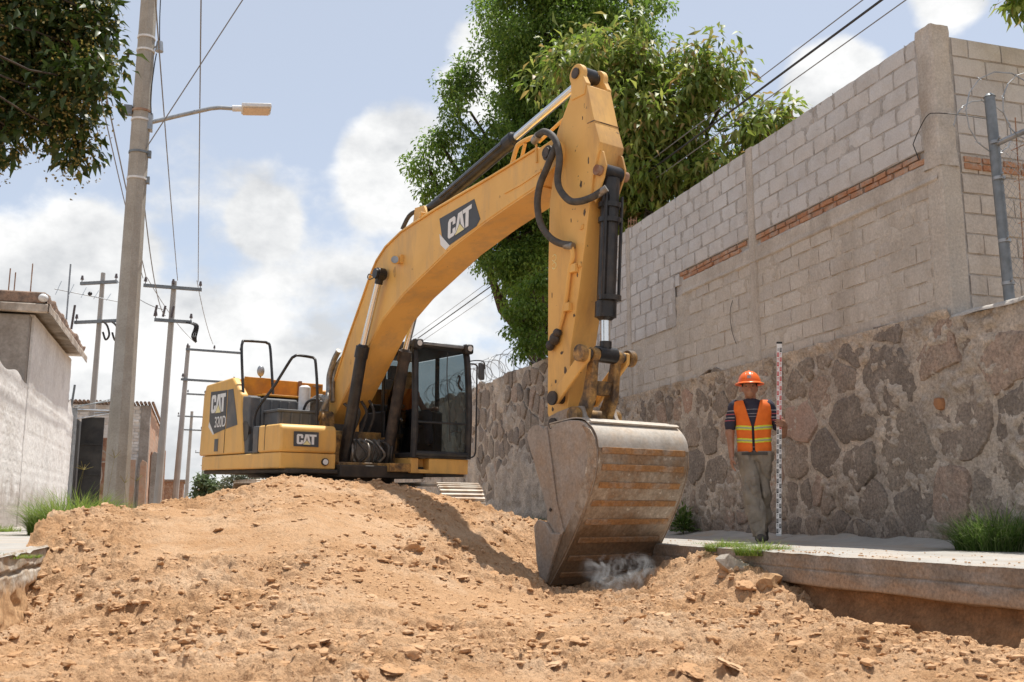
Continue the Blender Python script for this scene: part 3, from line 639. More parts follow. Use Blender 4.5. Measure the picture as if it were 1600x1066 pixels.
def ztop1(y): return (2.17 if y > 7.5 else 2.08) + .05 * math.sin(y * 1.7) - .04 * math.cos(y * 3.9) + (.03 if y > 12 else 0)
n1 = stone_field(bwall, 5.2, YE, ztop1, lambda y, z: (.56 if y < 9.0 else .37) * (1.25 if .55 < z < 1.8 else .7), 3, WX - .005,
    special=((11.6, 1.35, 'stone_pink'), (12.6, 1.2, 'stone_pink'), (10.3, 1.5, 'stone_pink'), (10.6, .95, 'stone_pink'), (12.9, 1.75, 'stone_pink'), (11.2, 1.9, 'stone_pink')))
def smear_stone(y, z):
    n = fbm2(y * 1.5, z * 1.7, 3, 101); f = fbm2(y * 11, z * 11, 4, 102); g = fbm2(y * 30, z * 30, 2, 103)
    cover = sstep(.53, .70, .55 * n + .45 * f) 
    return WX + .002 - .042 * f - .016 * g - .038 * cover - .02 * sstep(2.08, 2.2, z)
sheet('stone_mortar', 5.2, YC, -.02, 2.11, .02, smear_stone, M['mortar_stone'], bwall); sheet('stone_mortar', YC - .02, YE, -.02, 2.2, .02, smear_stone, M['mortar_stone'], bwall)
MB().bx(WX + .03, WX + .4, 5.2, YE, -.3, 2.08).build('wall_core', M['mortar_stone'], bwall).location = -bwall.location
# pale mortar cap on the stone foot beyond the corner
def capf(n=60):
    ys = np.linspace(5.2, YC - .0, n); us = np.linspace(0, 1, 16); V = []
    for y in ys:
        for u in us:
            a = u * math.pi; rr = .06 + .03 * float(fbm2(np.array([y * 5.]), np.array([u * 3.]), 3, 105)[0])
            V.append((WX + .14 - .22 * math.cos(a) * (1 + .12 * math.sin(y * 9)), y, 2.09 + rr * math.sin(a) * 1.1))
    return np.array(V), grid_faces(n, 16, True)
V, F = capf(); link('mortar_cap', np_mesh('mortar_cap', V, F, M['pillar']), None, bwall).location = -bwall.location

rs_ = np.array([(math.cos(a) * (.085 + .025 * math.sin(3 * a)), math.sin(a) * (.095 + .03 * math.cos(2 * a))) for a in np.linspace(0, 6.283, 9)[:-1]])
me = stone_mesh([q for q in rs_ + np.array((7.78, 1.32))], np.array((7.78, 1.32)), 4242, 0.0, .05, .006, .05); me.materials.append(M['stone_red'])
o = link('stone', me, None, bwall); o.location = Vector((WX - .012, 7.78, 1.32)) - bwall.location; o['label'] = 'small rust-red stone'
# --- the lower stone wall that goes on behind the excavator
swall = empty('stone_wall', (WX, 24, 0)); tag(swall, 'long rough stone wall behind the cab, coil of razor wire along its top', 'wall')
def ztop2(y): return 3.42 + .03 * (y - 19) + .05 * math.sin(y * 2.1)
n2 = stone_field(swall, YE + .02, 33, ztop2, lambda y, z: .52 if y > 26 else .44, 4, WX + .03, aspect=.85, keep=lambda c: True, joint=.022, bulge=.04)
def smear_s2(y, z):
    n = fbm2(y * 1.2, z * 1.3, 4, 111); f = fbm2(y * 7, z * 7, 4, 112)
    return WX + .045 - .035 * f - .075 * sstep(.44, .6, n + .25 * sstep(1.9, .9, z)) * (.5 + f) - .03 * sstep(.5, .2, z)
sheet('stone_mortar', YE, 33, -.05, 3.5, .04, smear_s2, M['mortar_stone'], swall)
MB().bx(WX + .06, WX + .36, YE + .01, 70, -.3, 3.46).build('wall_core', M['mortar_stone'], swall).location = -swall.location
def coil(name, p0, p1, r, turns, parent, mat, wob=.15, wr=.006, seed=1):
    rr = random.Random(seed); n = turns * 14; pts = []; p0, p1 = Vector(p0), Vector(p1); d = p1 - p0; _, u, v = frame_of(d)
    for i in range(n + 1):
        t = i / n; a = 2 * math.pi * turns * t; q = r * (1 + wob * math.sin(a * .37 + seed))
        pts.append(p0 + d * t + u * q * math.cos(a) + v * q * math.sin(a))
    m = MB().tube(pts, wr, 4)
    for i in range(0, len(pts) - 1, 2):
        p = pts[i]; w = Vector((rr.uniform(-1, 1), rr.uniform(-1, 1), rr.uniform(-1, 1))).normalized() * .028
        m.cyl(p - w, p + w, .004, .004, 3, False)
    o = m.build(name, mat, parent, smooth=0)
    if parent is not None: o.location = -parent.location
    return o
cw = coil('razor_wire_coil', (WX + .18, 18.2, 3.72), (WX + .18, 31, 4.0), .28, 34, None, M['galv'], .2, .007, 3); tag(cw, 'coiled razor wire along the top of the stone wall behind the cab', 'razor wire')

# --- fence on the stone foot at the right edge: leaning pipe post, rail, mesh, razor coil
fence = empty('mesh_fence', (6.95, 7.1, 2.2)); tag(fence, 'chain-link fence with grey pipe post standing on the stone foot at the wall corner', 'fence')
def fpart(mb, name, mat): o = mb.build(name, mat, fence); o.location = -fence.location; return o
fpart(MB().cyl((6.95, 7.12, 2.15), (6.95, 7.15, 4.18), .048, n=14).cyl((6.95, 7.15, 4.18), (6.95, 7.15, 4.21), .056, .03, n=14), 'post', M['pipe'])
fpart(MB().cyl((6.95, 7.15, 3.70), (6.95, 3.0, 3.68), .026, n=10), 'top_rail', M['galv'])
for z in (2.35, 2.75, 3.35, 3.7): fpart(MB().cyl((6.95, 7.12, z), (6.95, 7.12, z + .03), .056, n=12).cyl((6.95, 7.1, z + .015), (6.9, 7.02, z + .03), .008, n=5), 'clamp', M['galv'])
fm = MB(); st = .075
for k in range(-20, 60):
    for sgn in (1, -1):
        a = Vector((6.955, 7.09 - (k * st), 2.25)); pts = []
        for i in range(2):
            t = i * 1.42; pts.append((6.955 + .004 * sgn, a.y - sgn * t * .85 + (0 if sgn > 0 else -1.2), 2.25 + t))
        if max(pts[0][1], pts[1][1]) > 9.4 or min(pts[0][1], pts[1][1]) < 3: continue
        # clip at the post
        p, q = Vector(pts[0]), Vector(pts[1])
        if p.y > 7.09 and q.y > 7.09: continue
        if p.y > 7.09: p = p + (q - p) * ((p.y - 7.09) / (p.y - q.y))
        if q.y > 7.09: q = q + (p - q) * ((q.y - 7.09) / (q.y - p.y))
        fm.cyl(p, q, .0022, n=3, cap=False)
fpart(fm, 'chain_link_mesh', M['galv'])
rm = MB()
for k in range(5): rm.cyl((7.0, 6.98 - .16 * k, 2.2), (7.02 + .02 * k, 6.94 - .16 * k, 3.9 - .1 * k), .006, n=5)
for z in (2.9, 3.3, 3.6): rm.cyl((7.0, 7.0, z), (7.02, 6.1, z + .02), .005, n=4)
fpart(rm, 'rusty_rods', M['rust'])
c2 = coil('razor_wire_coil', (6.97, 7.42, 3.98), (6.97, 5.0, 3.95), .30, 7, None, M['galv'], .3, .006, 5); tag(c2, 'loose razor wire coil hanging on the pipe post at the wall corner', 'razor wire')
tw = MB().tube(spline([(WX - .07, 7.85, 3.93), (WX - .09, 7.74, 4.02), (WX - .09, 7.6, 4.13), (WX - .06, 7.5, 4.12), (6.8, 7.35, 4.06), (6.95, 7.2, 3.98)], 5), .005, 5).tube(spline([(WX - .07, 7.85, 3.93), (WX - .06, 7.83, 3.85), (WX - .055, 7.8, 3.75)], 4), .005, 5).build('tie_wire', M['wire'])
tag(tw, 'thin dark wire tied round the corner pillar of the block wall', 'wire')
dw = MB().tube(spline([(WX - .03, 11.55, 3.1), (WX - .035, 11.62, 2.95), (WX - .03, 11.6, 2.7), (WX - .03, 11.5, 2.5)], 5), .004, 5).build('hanging_wire', M['wire']); tag(dw, 'short dark wire hanging down the grey block wall above the worker', 'wire')
rb = MB()
for dx, dy in ((0, 0), (.1, 0), (0, .1), (.1, .1)): rb.cyl((WX + .02 + dx, 14.9 + dy, 4.95), (WX + .02 + dx + .01, 14.9 + dy, 5.24), .007, n=5)
for z in (5.08, 5.18): rb.tube([(WX + .02, 14.9, z), (WX + .12, 14.9, z), (WX + .12, 15, z), (WX + .02, 15, z), (WX + .02, 14.9, z)], .005, 4)
tag(rb.build('reinforcing_bars', M['rust']), 'stub of bare reinforcing bars sticking out of the block wall top', 'rebar')
MB().bx(8.11, 11.0, YC + .015, YC + .2, 2.0, ZT - .03).build('wall_end', M['block_low'], bwall).location = -bwall.location
# ------------------------------------------------------------ left side: white house, gate, brick house
HX = -3.2
house = empty('white_house', (HX, 20, 0)); tag(house, 'whitewashed house with stained wall and crumbling roof edge, far left', 'house')
def hpart(o): o.location = Vector(o.location) - house.location; o.parent = house; return o
def plaster(name, y0, y1, z0, ztopf, xf, mat, seed, step=.05, amp=.03):
    ys = np.arange(y0, y1 + step, step); nz = 90; V = []
    U = np.linspace(0, 1, nz)[:, None]; A = np.repeat(ys[None], nz, 0); B = z0 + (np.array([ztopf(y) for y in ys])[None] - z0) * U
    X_ = xf - amp * (fbm2(A * 1.1, B * 1.1, 4, seed) - .5) - .012 * (fbm2(A * 7, B * 9, 3, seed + 1) - .5)
    # courses of painted block showing through
    X_ = X_ - .006 * ((B % .2) < .02) 
    X_[:, 0] -= .12; X_[:, -1] -= .12
    return link(name, np_mesh(name, np.stack([X_, A, B], -1).reshape(-1, 3), grid_faces(nz, len(ys), True), mat))
# lower yard wall, then the taller house wall
hpart(plaster('yard_wall', 12.0, 20.6, -.1, lambda y: 2.75 + .05 * math.sin(y * 3), HX - .012, M['white_wall'], 201))
hpart(plaster('wall', 20.58, 26.6, -.1, lambda y: 4.05, HX, M['white_wall'], 205))
hpart(MB().bx(HX - .3, HX - .05, 12, 20.5, -.2, 2.70).build('yard_wall_core', M['white_wall']))
hpart(MB().bx(HX - 6, HX - .035, 20.6, 26.55, -.2, 4.0).build('wall_core', M['grey_render']))
hpart(plaster('end_wall', 26.6, 28.0, -.1, lambda y: 2.95 + .15 * math.sin(y * 4), HX - .02, M['white_wall'], 209))
hpart(MB().bx(HX - 2, HX - .06, 26.6, 28.0, -.2, 2.9).build('end_wall_core', M['white_wall']))
# roof slab: pale eave board over the wall, dark weathered edge with rubble on it
def rough_beam(name, x0, x1, y0, y1, z0, z1, mat, seed, amp=.06):
    ys = np.linspace(y0, y1, 140); us = np.linspace(0, 1, 28); V = []
    per = [(x1, z0), (x1, z1), (x0, z1), (x0, z0)]
    for y in ys:
        for u in us:
            s = u * 3; k = min(2, int(s)); t = s - k; a, b = per[k], per[k + 1]
            x, z = a[0] + (b[0] - a[0]) * t, a[1] + (b[1] - a[1]) * t; q = float(fbm2(np.array([y * 1.6]), np.array([u * 7. + seed]), 4, seed)[0]) - .5
            V.append((x + amp * q, y, z + amp * 1.3 * q))
    me = np_mesh(name, np.array(V), grid_faces(140, 28), mat); 
    return link(name, me)
hpart(rough_beam('eave', HX - 6, HX + .32, 20.15, 26.9, 4.03, 4.19, M['eave'], 221, .02))
hpart(rough_beam('roof_edge', HX - 6, HX + .26, 20.2, 26.8, 4.19, 4.40, M['roof_edge'], 223, .09))
hpart(MB().bx(HX - 6, HX + .30, 20.13, 20.25, 4.02, 4.185).build('eave_front', M['eave'], bevel=.02)); hpart(MB().bx(HX - 6, HX + .24, 20.18, 20.27, 4.19, 4.42).build('roof_front', M['roof_edge'], bevel=.03))
hpart(MB().bx(HX - 6, HX - .62, 20.32, 20.42, 2.6, 4.0).build('front_wall_brick', M['rust']))
hpart(MB().bx(HX - .62, HX - .02, 20.30, 20.44, 2.6, 4.0).build('corner_pillar', M['grey_render'], bevel=.02))

hpart(MB().ball((HX + .2, 20.16, 4.30), (.09, .09, .08)).build('downpipe_mouth', M['white_plastic']))
for (dx, dy, h) in ((-.5, .2, .5), (-.42, .3, .45), (-.1, .1, .6), (-.05, 2.2, .4)): hpart(MB().cyl((HX + dx, 20.5 + dy, 4.4), (HX + dx, 20.5 + dy, 4.45 + h), .012, n=5).build('reinforcing_bar', M['rust']))
# television antenna
ant = empty('roof_antenna', (HX + .1, 24.3, 4.4)); tag(ant, 'thin television antenna on the white house roof', 'antenna')
for nm, a, b, r in (('mast', (0, 0, 0), (0, 0, 1.55), .02), ('boom', (-.3, 0, .95), (1.15, .3, .78), .012)): MB().cyl(a, b, r, n=6).build(nm, M['galv'], ant)
for k in range(6):
    t = k / 5; x = -.25 + 1.35 * t; h = .24 - .12 * t; MB().cyl((x, -.12, .94 - .16 * t - h * .6), (x + .06, .2, .94 - .16 * t + h), .008, n=5).build('element', M['galv'], ant)
MB().ball((.45, .08, .9), .05).build('junction_box', M['black'], ant)
# black sheet gate, one leaf standing open towards the camera
gate = empty('black_gate', (-3.2, 28, 0)); tag(gate, 'black sheet-metal gate with one leaf open, beside the white house', 'gate')
def gp(mb, name, mat, **k): o = mb.build(name, mat, gate, **k); o.location = -gate.location; return o
gp(MB().bx(-3.22, -3.16, 28.0, 31.6, .15, 2.75), 'leaf', M['black_sheet'], bevel=.01)
leafo = gp(MB().bx(-3.12, -2.55, 28.9, 28.96, .1, 2.85), 'leaf', M['black_sheet'], bevel=.01)
for z in (.5, 1.3, 2.1): o = MB().bx(-3.1, -2.57, 28.86, 28.90, z, z + .05).build('cross_bar', M['black_sheet'], leafo)
gp(MB().bx(-3.26, -3.14, 27.95, 28.08, -.1, 3.0), 'post', M['galv'])
gp(MB().cyl((-3.2, 28, 2.95), (-2.25, 29.2, 3.05), .035, n=6).cyl((-2.25, 29.2, 3.05), (-2.9, 30, 3.05), .03, n=6).cyl((-3.2, 28.0, 2.7), (-2.3, 29.1, 3.0), .02, n=6), 'canopy_frame', M['galv'])
gp(MB().cyl((-3.25, 27.6, 2.9), (-3.2, 27.6, 3.55), .03, n=6).cyl((-3.2, 27.7, 3.0), (-2.3, 27.9, 3.2), .015, n=5).cyl((-3.2, 27.7, 2.95), (-2.35, 28.3, 3.3), .012, n=5), 'wire_bracket', M['pipe'])
# whitewashed brick house
bh = empty('brick_house', (-1.9, 38, 0)); tag(bh, 'whitewashed brick house with thin sheet roof, behind the big pole', 'house')
def bp_(mb, name, mat, **k): o = mb.build(name, mat, bh, **k); o.location = -bh.location; return o
bp_(MB().bx(-8.0, -2.12, 38.05, 38.4, -.3, 4.1), 'wall', M['wbrick'])
BW = [chipped_box(300 + i, .1, .27, .10, n=2, chip=.01) for i in range(4)]
for m_ in BW: m_.materials.append(M['wbrick'])
r5 = np.random.default_rng(9)
for k in range(17):
    z = 2.2 + k * .113; x = -4.75 + (.14 if k % 2 else 0)
    while x < -2.3:
        if r5.random() < .93: piece('brick', BW[r5.integers(4)], None, bh, (x + .14, 38.03 - r5.uniform(0, .02), z), 1, 1, 0, 1, R(90))
        x += .285
bp_(MB().bx(-2.15, -1.82, 37.98, 38.3, -.3, 4.12), 'corner_pillar', M['grey_render'], bevel=.02)
sidew = plaster('side_wall', 38.3, 52, -.3, lambda y: 4.1, -1.86, M['orange_wall'], 231, .1, .05); sidew.parent = bh; sidew.location = -bh.location
bp_(MB().bx(-8, -1.9, 38.3, 52, -.3, 4.05), 'wall_core', M['orange_wall'])
rf = MB()
for k in range(48): rf.cyl((-8.1 + k * .135, 37.8, 4.2), (-8.1 + k * .135, 52.2, 4.16), .055, n=6)
bp_(rf, 'sheet_roof', M['roof_edge'])
bp_(MB().bx(-1.84, -1.80, 40.5, 42.5, -.1, 2.6), 'doorway', M['rust'])
bp_(MB().bx(-4.9, -2.2, 37.6, 37.66, -.2, 2.15), 'low_yard_wall', M['orange_wall'])
rg = empty('rusty_panel', (-3.3, 35.5, 0)); tag(rg, 'rusty brown sheet panel standing between black gate and big pole', 'gate panel')
MB().bx(-.75, .72, -.03, .03, .9, 2.75).build('sheet', M['rust'], rg, bevel=.01)
sc1 = [(.0 + .42 * math.cos(R(a)), -.036, 1.95 + .42 * math.sin(R(a))) for a in range(0, 181, 15)]
MB().tube(sc1, .022, 4).build('painted_scrawl', M['eave'], rg); MB().tube([(-.5, -.036, 1.93), (.5, -.036, 1.97)], .022, 4).build('painted_scrawl', M['eave'], rg)
for k in range(5): MB().tube(spline([(-.35 + k * .17, -.036, 1.85), (-.30 + k * .17, -.036, 1.5), (-.38 + k * .17, -.036, 1.1)], 4), .016, 4).build('painted_scrawl', M['eave'], rg)
for k in range(6): MB().bx(-.74 + k * .285, -.69 + k * .285, -.05, .05, -.2, 2.78).build('rib', M['rust'], rg)
# grey stump pillars and boards by the corner of the brick house
for i, (x, y, h, w) in enumerate(((-1.75, 34.0, 1.9, .2), (-1.5, 36.2, 2.3, .25), (-1.35, 39.5, 2.6, .16), (-1.85, 36.0, 1.6, .16))):
    o = MB().prism([(x - w / 2, -.2), (x + w / 2, -.2), (x + w * .45, h), (x - w * .2, h + .08), (x - w * .5, h - .05)], y, y + w).build('gate_post', M['grey_render'] if i % 2 else M['orange_wall'], bevel=.01)
    tag(o, ['short orange post nearest the big pole', 'broad grey post in front of the orange side wall', 'thin tall orange post at the house corner', 'low grey post left of the broad one'][i], 'post', 'posts by the brick house')
# far things down the street
def farblock(name, x0, x1, y0, y1, h, mat, label, cat='building'):
    e = empty(name, ((x0 + x1) / 2, y0, 0)); tag(e, label, cat)
    o = MB().bx(x0, x1, y0, y1, -.5, h).build('wall', mat, e); o.location = -e.location
    o = MB().bx(x0 - .15, x1 + .15, y0 - .15, y1 + .15, h, h + .18).build('roof', M['roof_edge'], e); o.location = -e.location
    o = MB().bx((x0 + x1) / 2 - .5, (x0 + x1) / 2 + .5, y0 - .03, y0 + .05, .2, 2.2).build('door', M['rust'], e); o.location = -e.location
farblock('far_house', -3.4, -1.4, 92, 100, 3.0, M['rust'], 'tiny brownish house far down the street left of the excavator')
farblock('far_shed', -.4, 2.2, 120, 126, 2.8, M['grey_render'], 'tiny dark shed at the far end of the street', 'shed')
cone = empty('traffic_cone', (-.55, 30, -.1)); tag(cone, 'small orange traffic cone far down the street', 'cone')
MB().cyl((0, 0, .04), (0, 0, .75), .17, .03, 14).build('body', M['helmet'], cone); MB().bx(-.22, .22, -.22, .22, 0, .04).build('base', M['black'], cone); MB().cyl((0, 0, .38), (0, 0, .52), .108, .082, 14, False).build('band', M['staff'], cone)

# ------------------------------------------------------------ poles
def octo(p0, p1, r0, r1): return MB().cyl(p0, p1, r0, r1, 8)
pole = empty('street_lamp_pole', (-1.27, 17.2, 0)); tag(pole, 'big eight-sided concrete pole with a street lamp arm, left of the excavator', 'lamp pole')
octo((0, 0, -.3), (0, 0, 13.2), .20, .105).build('shaft', M['pole'], pole, smooth=20)
def prad(z): return .20 - (.095) * (z + .3) / 13.5
for z, mt in ((8.36, 'white_plastic'), (8.12, 'white_plastic'), (5.82, 'white_plastic'), (7.02, 'rust'), (6.86, 'white_plastic'), (6.28, 'pipe')):
    MB().cyl((0, 0, z), (0, 0, z + .035), prad(z) + .012, n=16).build('band', M[mt], pole)
MB().tube([(.14, 0, 6.86), (.64, -.02, 7.05), (1.12, -.05, 7.22), (1.27, -.06, 7.25), (1.52, -.07, 7.26)], .036, 10).build('lamp_arm', M['galv'], pole)
MB().bx(.06, .19, -.09, .09, 6.72, 7.0).build('arm_bracket', M['galv'], pole)
lamp = MB().box((1.88, -.12, 7.28), (.50, .38, .075), Matrix.Rotation(R(-6), 3, 'Y')).build('lamp_head', M['white_plastic'], pole, bevel=.015)
MB().box((1.88, -.12, 7.232), (.44, .33, .02), Matrix.Rotation(R(-6), 3, 'Y')).build('lens', M['lamp_lens'], lamp)
MB().cyl((1.48, -.07, 7.26), (1.66, -.09, 7.27), .055, n=10).build('collar', M['white_plastic'], lamp)
MB().cyl((.22, -.02, 8.16), (.22, -.02, 8.34), .07, .05, 12).cyl((.12, 0, 8.24), (.22, -.02, 8.24), .02, n=6).build('photocell', M['galv'], pole)
MB().bx(-.28, -.15, -.06, .06, 6.96, 7.12).build('clamp', M['pipe'], pole)
MB().tube(spline([(.06, -.12, 11.2), (.11, -.14, 10.1), (.18, -.12, 9.4), (.20, -.09, 8.7), (.22, -.04, 8.3)], 5), .009, 5).build('cable', M['wire'], pole)
MB().tube(spline([(.18, -.05, 8.1), (.16, -.12, 7.8), (.14, -.13, 7.3), (.17, -.07, 6.9)], 5), .010, 5).build('cable', M['wire'], pole)
for z in (6.24, 5.78): MB().bx(.14, .20, -.05, .05, z, z + .11).build('clamp', M['pipe'], pole)
def util_pole(name, x, y, h, label, arms, lean=0.0, r0=.115, r1=.07, hard=True, axis=(1, 0)):
    e = empty(name, (x, y, 0)); tag(e, label, 'utility pole', 'utility poles down the street'); e.rotation_euler = (0, lean, 0)
    octo((0, 0, -.3), (0, 0, h), r0, r1).build('shaft', M['pole_far'], e, smooth=20)
    ax = Vector((axis[0], axis[1], 0)).normalized()
    for (z, l0, l1, n) in arms:
        a = ax * l0; b = ax * l1
        cr = MB(); m = Matrix.Rotation(math.atan2(ax.y, ax.x), 3, 'Z'); cr.box(((a + b) / 2) + Vector((0, -.12, z)), ((b - a).length, .09, .1), m); cro = cr.build('crossarm', M['pipe'], e)
        for k in range(n):
            p = a + (b - a) * (.03 + .94 * k / max(1, n - 1)) + Vector((0, -.12, z + .05))
            MB().cyl(p, p + Vector((0, 0, .1)), .015, n=6).cyl(p + Vector((0, 0, .08)), p + Vector((0, 0, .22)), .055, .03, 8).build('insulator', M['ceramic'], cro)
    return e
u1 = util_pole('utility_pole', -3.45, 34.5, 8.1, 'thin pole with short crossarm and hanging cut-outs, rising behind the black gate', [(7.75, -.8, .55, 2), (6.45, -.9, .9, 2)], R(.4), axis=(.85, -.5))
for k in range(4): MB().tube(spline([(.15 + k * .28, -.5, 6.4), (.3 + k * .28, -.55, 6.25), (.38 + k * .28, -.55, 5.95), (.28 + k * .28, -.5, 5.8), (.18 + k * .28, -.5, 6.05)], 4), .035, 5).build('fuse_cut_out', M['black'], u1)
MB().cyl((-.85, .2, 6.2), (-.8, .2, 7.0), .04, n=6).build('arrester', M['ceramic'], u1)
u2 = util_pole('utility_pole', -1.22, 32.6, 7.55, 'tall pole with long top crossarm, nearest behind the big lamp pole', [(7.32, -.9, .85, 3), (6.25, -.5, .62, 2)], R(.9), .125, .08)
for k in range(3): MB().tube(spline([(.45 + k * .1, -.3, 6.2), (.72 + k * .05, -.35, 6.1), (.66 + k * .06, -.35, 5.75), (.8, -.3, 5.6)], 4), .03, 5).build('fuse_cut_out', M['black'], u2)
for k in range(3): MB().cyl((-.5 + k * .25, -.2, 6.35), (-.45 + k * .25, -.2, 6.7), .04, n=6).build('arrester', M['ceramic'], u2)
util_pole('utility_pole', -1.05, 47.5, 7.9, 'leaning pole with two crossarms, second behind the big lamp pole', [(7.7, -.1, 2.4, 3), (6.3, -.2, 2.2, 2)], R(1.6), .15, .09)
util_pole('utility_pole', -.95, 78, 7.8, 'small pale pole with two crossarms, third behind the big lamp pole', [(7.4, -1.0, 1.0, 2), (6.4, -.8, .8, 2)], R(.8), .16, .1)
util_pole('utility_pole', .35, 66, 8.2, 'slim far pole with a crossarm just left of the excavator tail', [(7.7, -1.6, .6, 3)], R(1.2), .14, .09)
util_pole('utility_pole', .2, 125, 8, 'farthest tiny pole at the end of the street', [(7.4, -1.0, 1.0, 2)], R(.5), .16, .1)
def wire(pts, r, label, mat='wire_grey', sag=0):
    if sag:
        a, b = Vector(pts[0]), Vector(pts[1]); pts = [a + (b - a) * (i / 16) - Vector((0, 0, sag * 4 * (i / 16) * (1 - i / 16))) for i in range(17)]
    tag(MB().tube(pts, r, 5).build('overhead_wire', M[mat], smooth=60), label, 'wire', 'overhead wires')
for x, lb in ((-2.05, 'leftmost thin wire running from above the big pole to the tall crossarm'), (-1.95, 'thin wire just right of the leftmost, left of the big pole'), (-1.0, 'thin wire right of the big pole crossing the lamp arm'), (-.38, 'thin wire passing behind the lamp head')):
    wire([(x + .1, -8, 8.2), (x + (0.02 if x < -1.5 else .0), 32.45, 7.55)], .011 if x != -1.95 else .014, lb, sag=.35)
for dx, z0, lb in ((-.7, 7.6, 'left far wire between the tall pole and the leaning pole'), (.8, 7.6, 'right far wire between the tall pole and the leaning pole')):
    wire([(-1.22 + dx, 32.5, z0), (-1.05 + dx * .5 + .9, 47.4, 8.0)], .011, lb, sag=.2)
wire([(-1.2, 17.15, 6.3), (3.4, 12.2, 13.2)], .010, 'diagonal service wire rising from the big pole to the upper right')
wire([(-3.0, 34.4, 7.9), (-1.4, 32.5, 6.6)], .012, 'short wire linking the two poles behind the black gate', sag=.15)
wire([(-1.2, 17.2, 5.85), (-1.3, 32.5, 6.4)], .011, 'sagging wire from the big pole down the street', sag=.5)
# cables along the right-hand side, in front of the trees
for i, (dx, z, r, mt, lb) in enumerate(((0, 6.5, .017, 'wire', 'thick black cable over the block wall'), (-.05, 6.64, .008, 'wire_grey', 'thin wire just above the thick black cable'), (.10, 6.36, .008, 'wire_grey', 'thin wire just below the thick black cable'))):
    wire([(7.80 + dx, 2, z + .05), (7.0 + dx, 44, z + .05)], r, lb, mt, sag=.12)
# ------------------------------------------------------------ trees and weeds
def leaves_mesh(name, C, DIR, UPV, Ln, Wd, mat, bend=.25):
    """each leaf: 2 quads folded along the tip, C base points, DIR axis, UPV approximate normal"""
    C, DIR, UPV = map(lambda a: np.asarray(a, float), (C, DIR, UPV)); n = len(C)
    DIR = DIR / np.linalg.norm(DIR, axis=1, keepdims=True); S = np.cross(DIR, UPV); S /= np.maximum(1e-6, np.linalg.norm(S, axis=1, keepdims=True)); Nn = np.cross(S, DIR)
    L_ = np.asarray(Ln).reshape(-1, 1); W2 = np.asarray(Wd).reshape(-1, 1) / 2
    b = C; m = C + DIR * L_ * .5 + Nn * L_ * .06; t = C + DIR * L_ - Nn * L_ * bend
    V = np.stack([b, m - S * W2 - Nn * W2 * .0 + Nn * W2 * .25, m, m + S * W2 + Nn * W2 * .25, t], 1).reshape(-1, 3)
    o = np.arange(n)[:, None] * 5
    F = np.concatenate([o + np.array([0, 1, 2]), o + np.array([1, 4, 2]), o + np.array([0, 2, 3]), o + np.array([2, 4, 3])])
    return np_mesh(name, V, F, mat, smooth=False)
def clusters(lobes, per_m3, seed, thick=.85):
    """clump centres through the volume of ellipsoid lobes, thinned towards the inside"""
    r = np.random.default_rng(seed); out = []
    for (c, rad) in lobes:
        n = max(6, int(per_m3 * 4.19 * rad[0] * rad[1] * rad[2]))
        d = r.normal(size=(n, 3)); d /= np.linalg.norm(d, axis=1, keepdims=True); q = r.uniform(.35, 1.0, (n, 1)) ** .5
        out.append(np.array(c) + d * q * np.array(rad) * (1 + .16 * r.normal(size=(n, 1)) * .6))
    return np.concatenate(out)
def branch(mb, p0, p1, r0, r1, seed, n=7, wob=.12):
    r = random.Random(seed); p0, p1 = Vector(p0), Vector(p1); L_ = (p1 - p0).length; pts = []
    for i in range(n + 1):
        t = i / n; j = Vector((r.uniform(-1, 1), r.uniform(-1, 1), r.uniform(-.5, .5))) * wob * L_ * math.sin(math.pi * t) * .5
        pts.append(p0 + (p1 - p0) * t + j + Vector((0, 0, .08 * L_ * math.sin(math.pi * t))))
    mb.tube(pts, [r0 + (r1 - r0) * i / n for i in range(n + 1)], 7); return pts
def make_tree(name, label, base, fork, lobes, per_m3, leaf_n, leaf_len, leaf_w, droop, spread, mat, seed, r0=.25, cat='tree', twig=True, lr=.45):
    e = empty(name, base); tag(e, label, cat); r = np.random.default_rng(seed); B = Vector(base)
    CL = clusters(lobes, per_m3, seed)
    tr = MB(); branch(tr, (0, 0, -.2), Vector(fork) - B, r0, r0 * .7, seed, 8, .06); tr.build('trunk', M['bark'], e)
    lm = MB(); f = Vector(fork) - B
    for i, (c, rad) in enumerate(lobes):
        pts = branch(lm, f, Vector(c) - B, r0 * lr, min(.03, r0 * lr * .5), seed + i, 8, .15)
    o_l = lm.build('limbs', M['bark'], e)
    if twig:
        tw = MB(); lc = np.array([l[0] for l in lobes])
        for q in CL[::3]:
            j = np.argmin(np.linalg.norm(lc - q, axis=1)); a = Vector(lc[j]) * .55 + Vector(q) * .45
            tw.tube([Vector(lc[j]) - B, a - B + Vector((0, 0, .05)), Vector(q) - B], [.02, .012, .006], 4)
        tw.build('twigs', M['bark'], o_l)['kind'] = 'stuff'
    n = len(CL); C = np.repeat(CL, leaf_n, 0); k = len(C)
    d = r.normal(size=(k, 3)); d /= np.linalg.norm(d, axis=1, keepdims=True); off = d * spread * r.uniform(.15, 1.0, (k, 1)); off[:, 2] *= .75
    C = C + off; ax = d * .8 + r.normal(size=(k, 3)) * .5; ax[:, 2] -= droop
    up = np.tile([0, 0, 1.], (k, 1)) + r.normal(size=(k, 3)) * .45
    me = leaves_mesh('crown', C - np.array(base), ax, up, leaf_len * r.uniform(.65, 1.25, k), leaf_w * r.uniform(.7, 1.2, k), mat)
    o = link('crown', me, None, e); return e, CL
def lob(px, py, d, rp, sy=1.0):
    p = at(px, py, d); rr = rp * d / 1555.; return (tuple(p), (rr, rr * sy, rr))
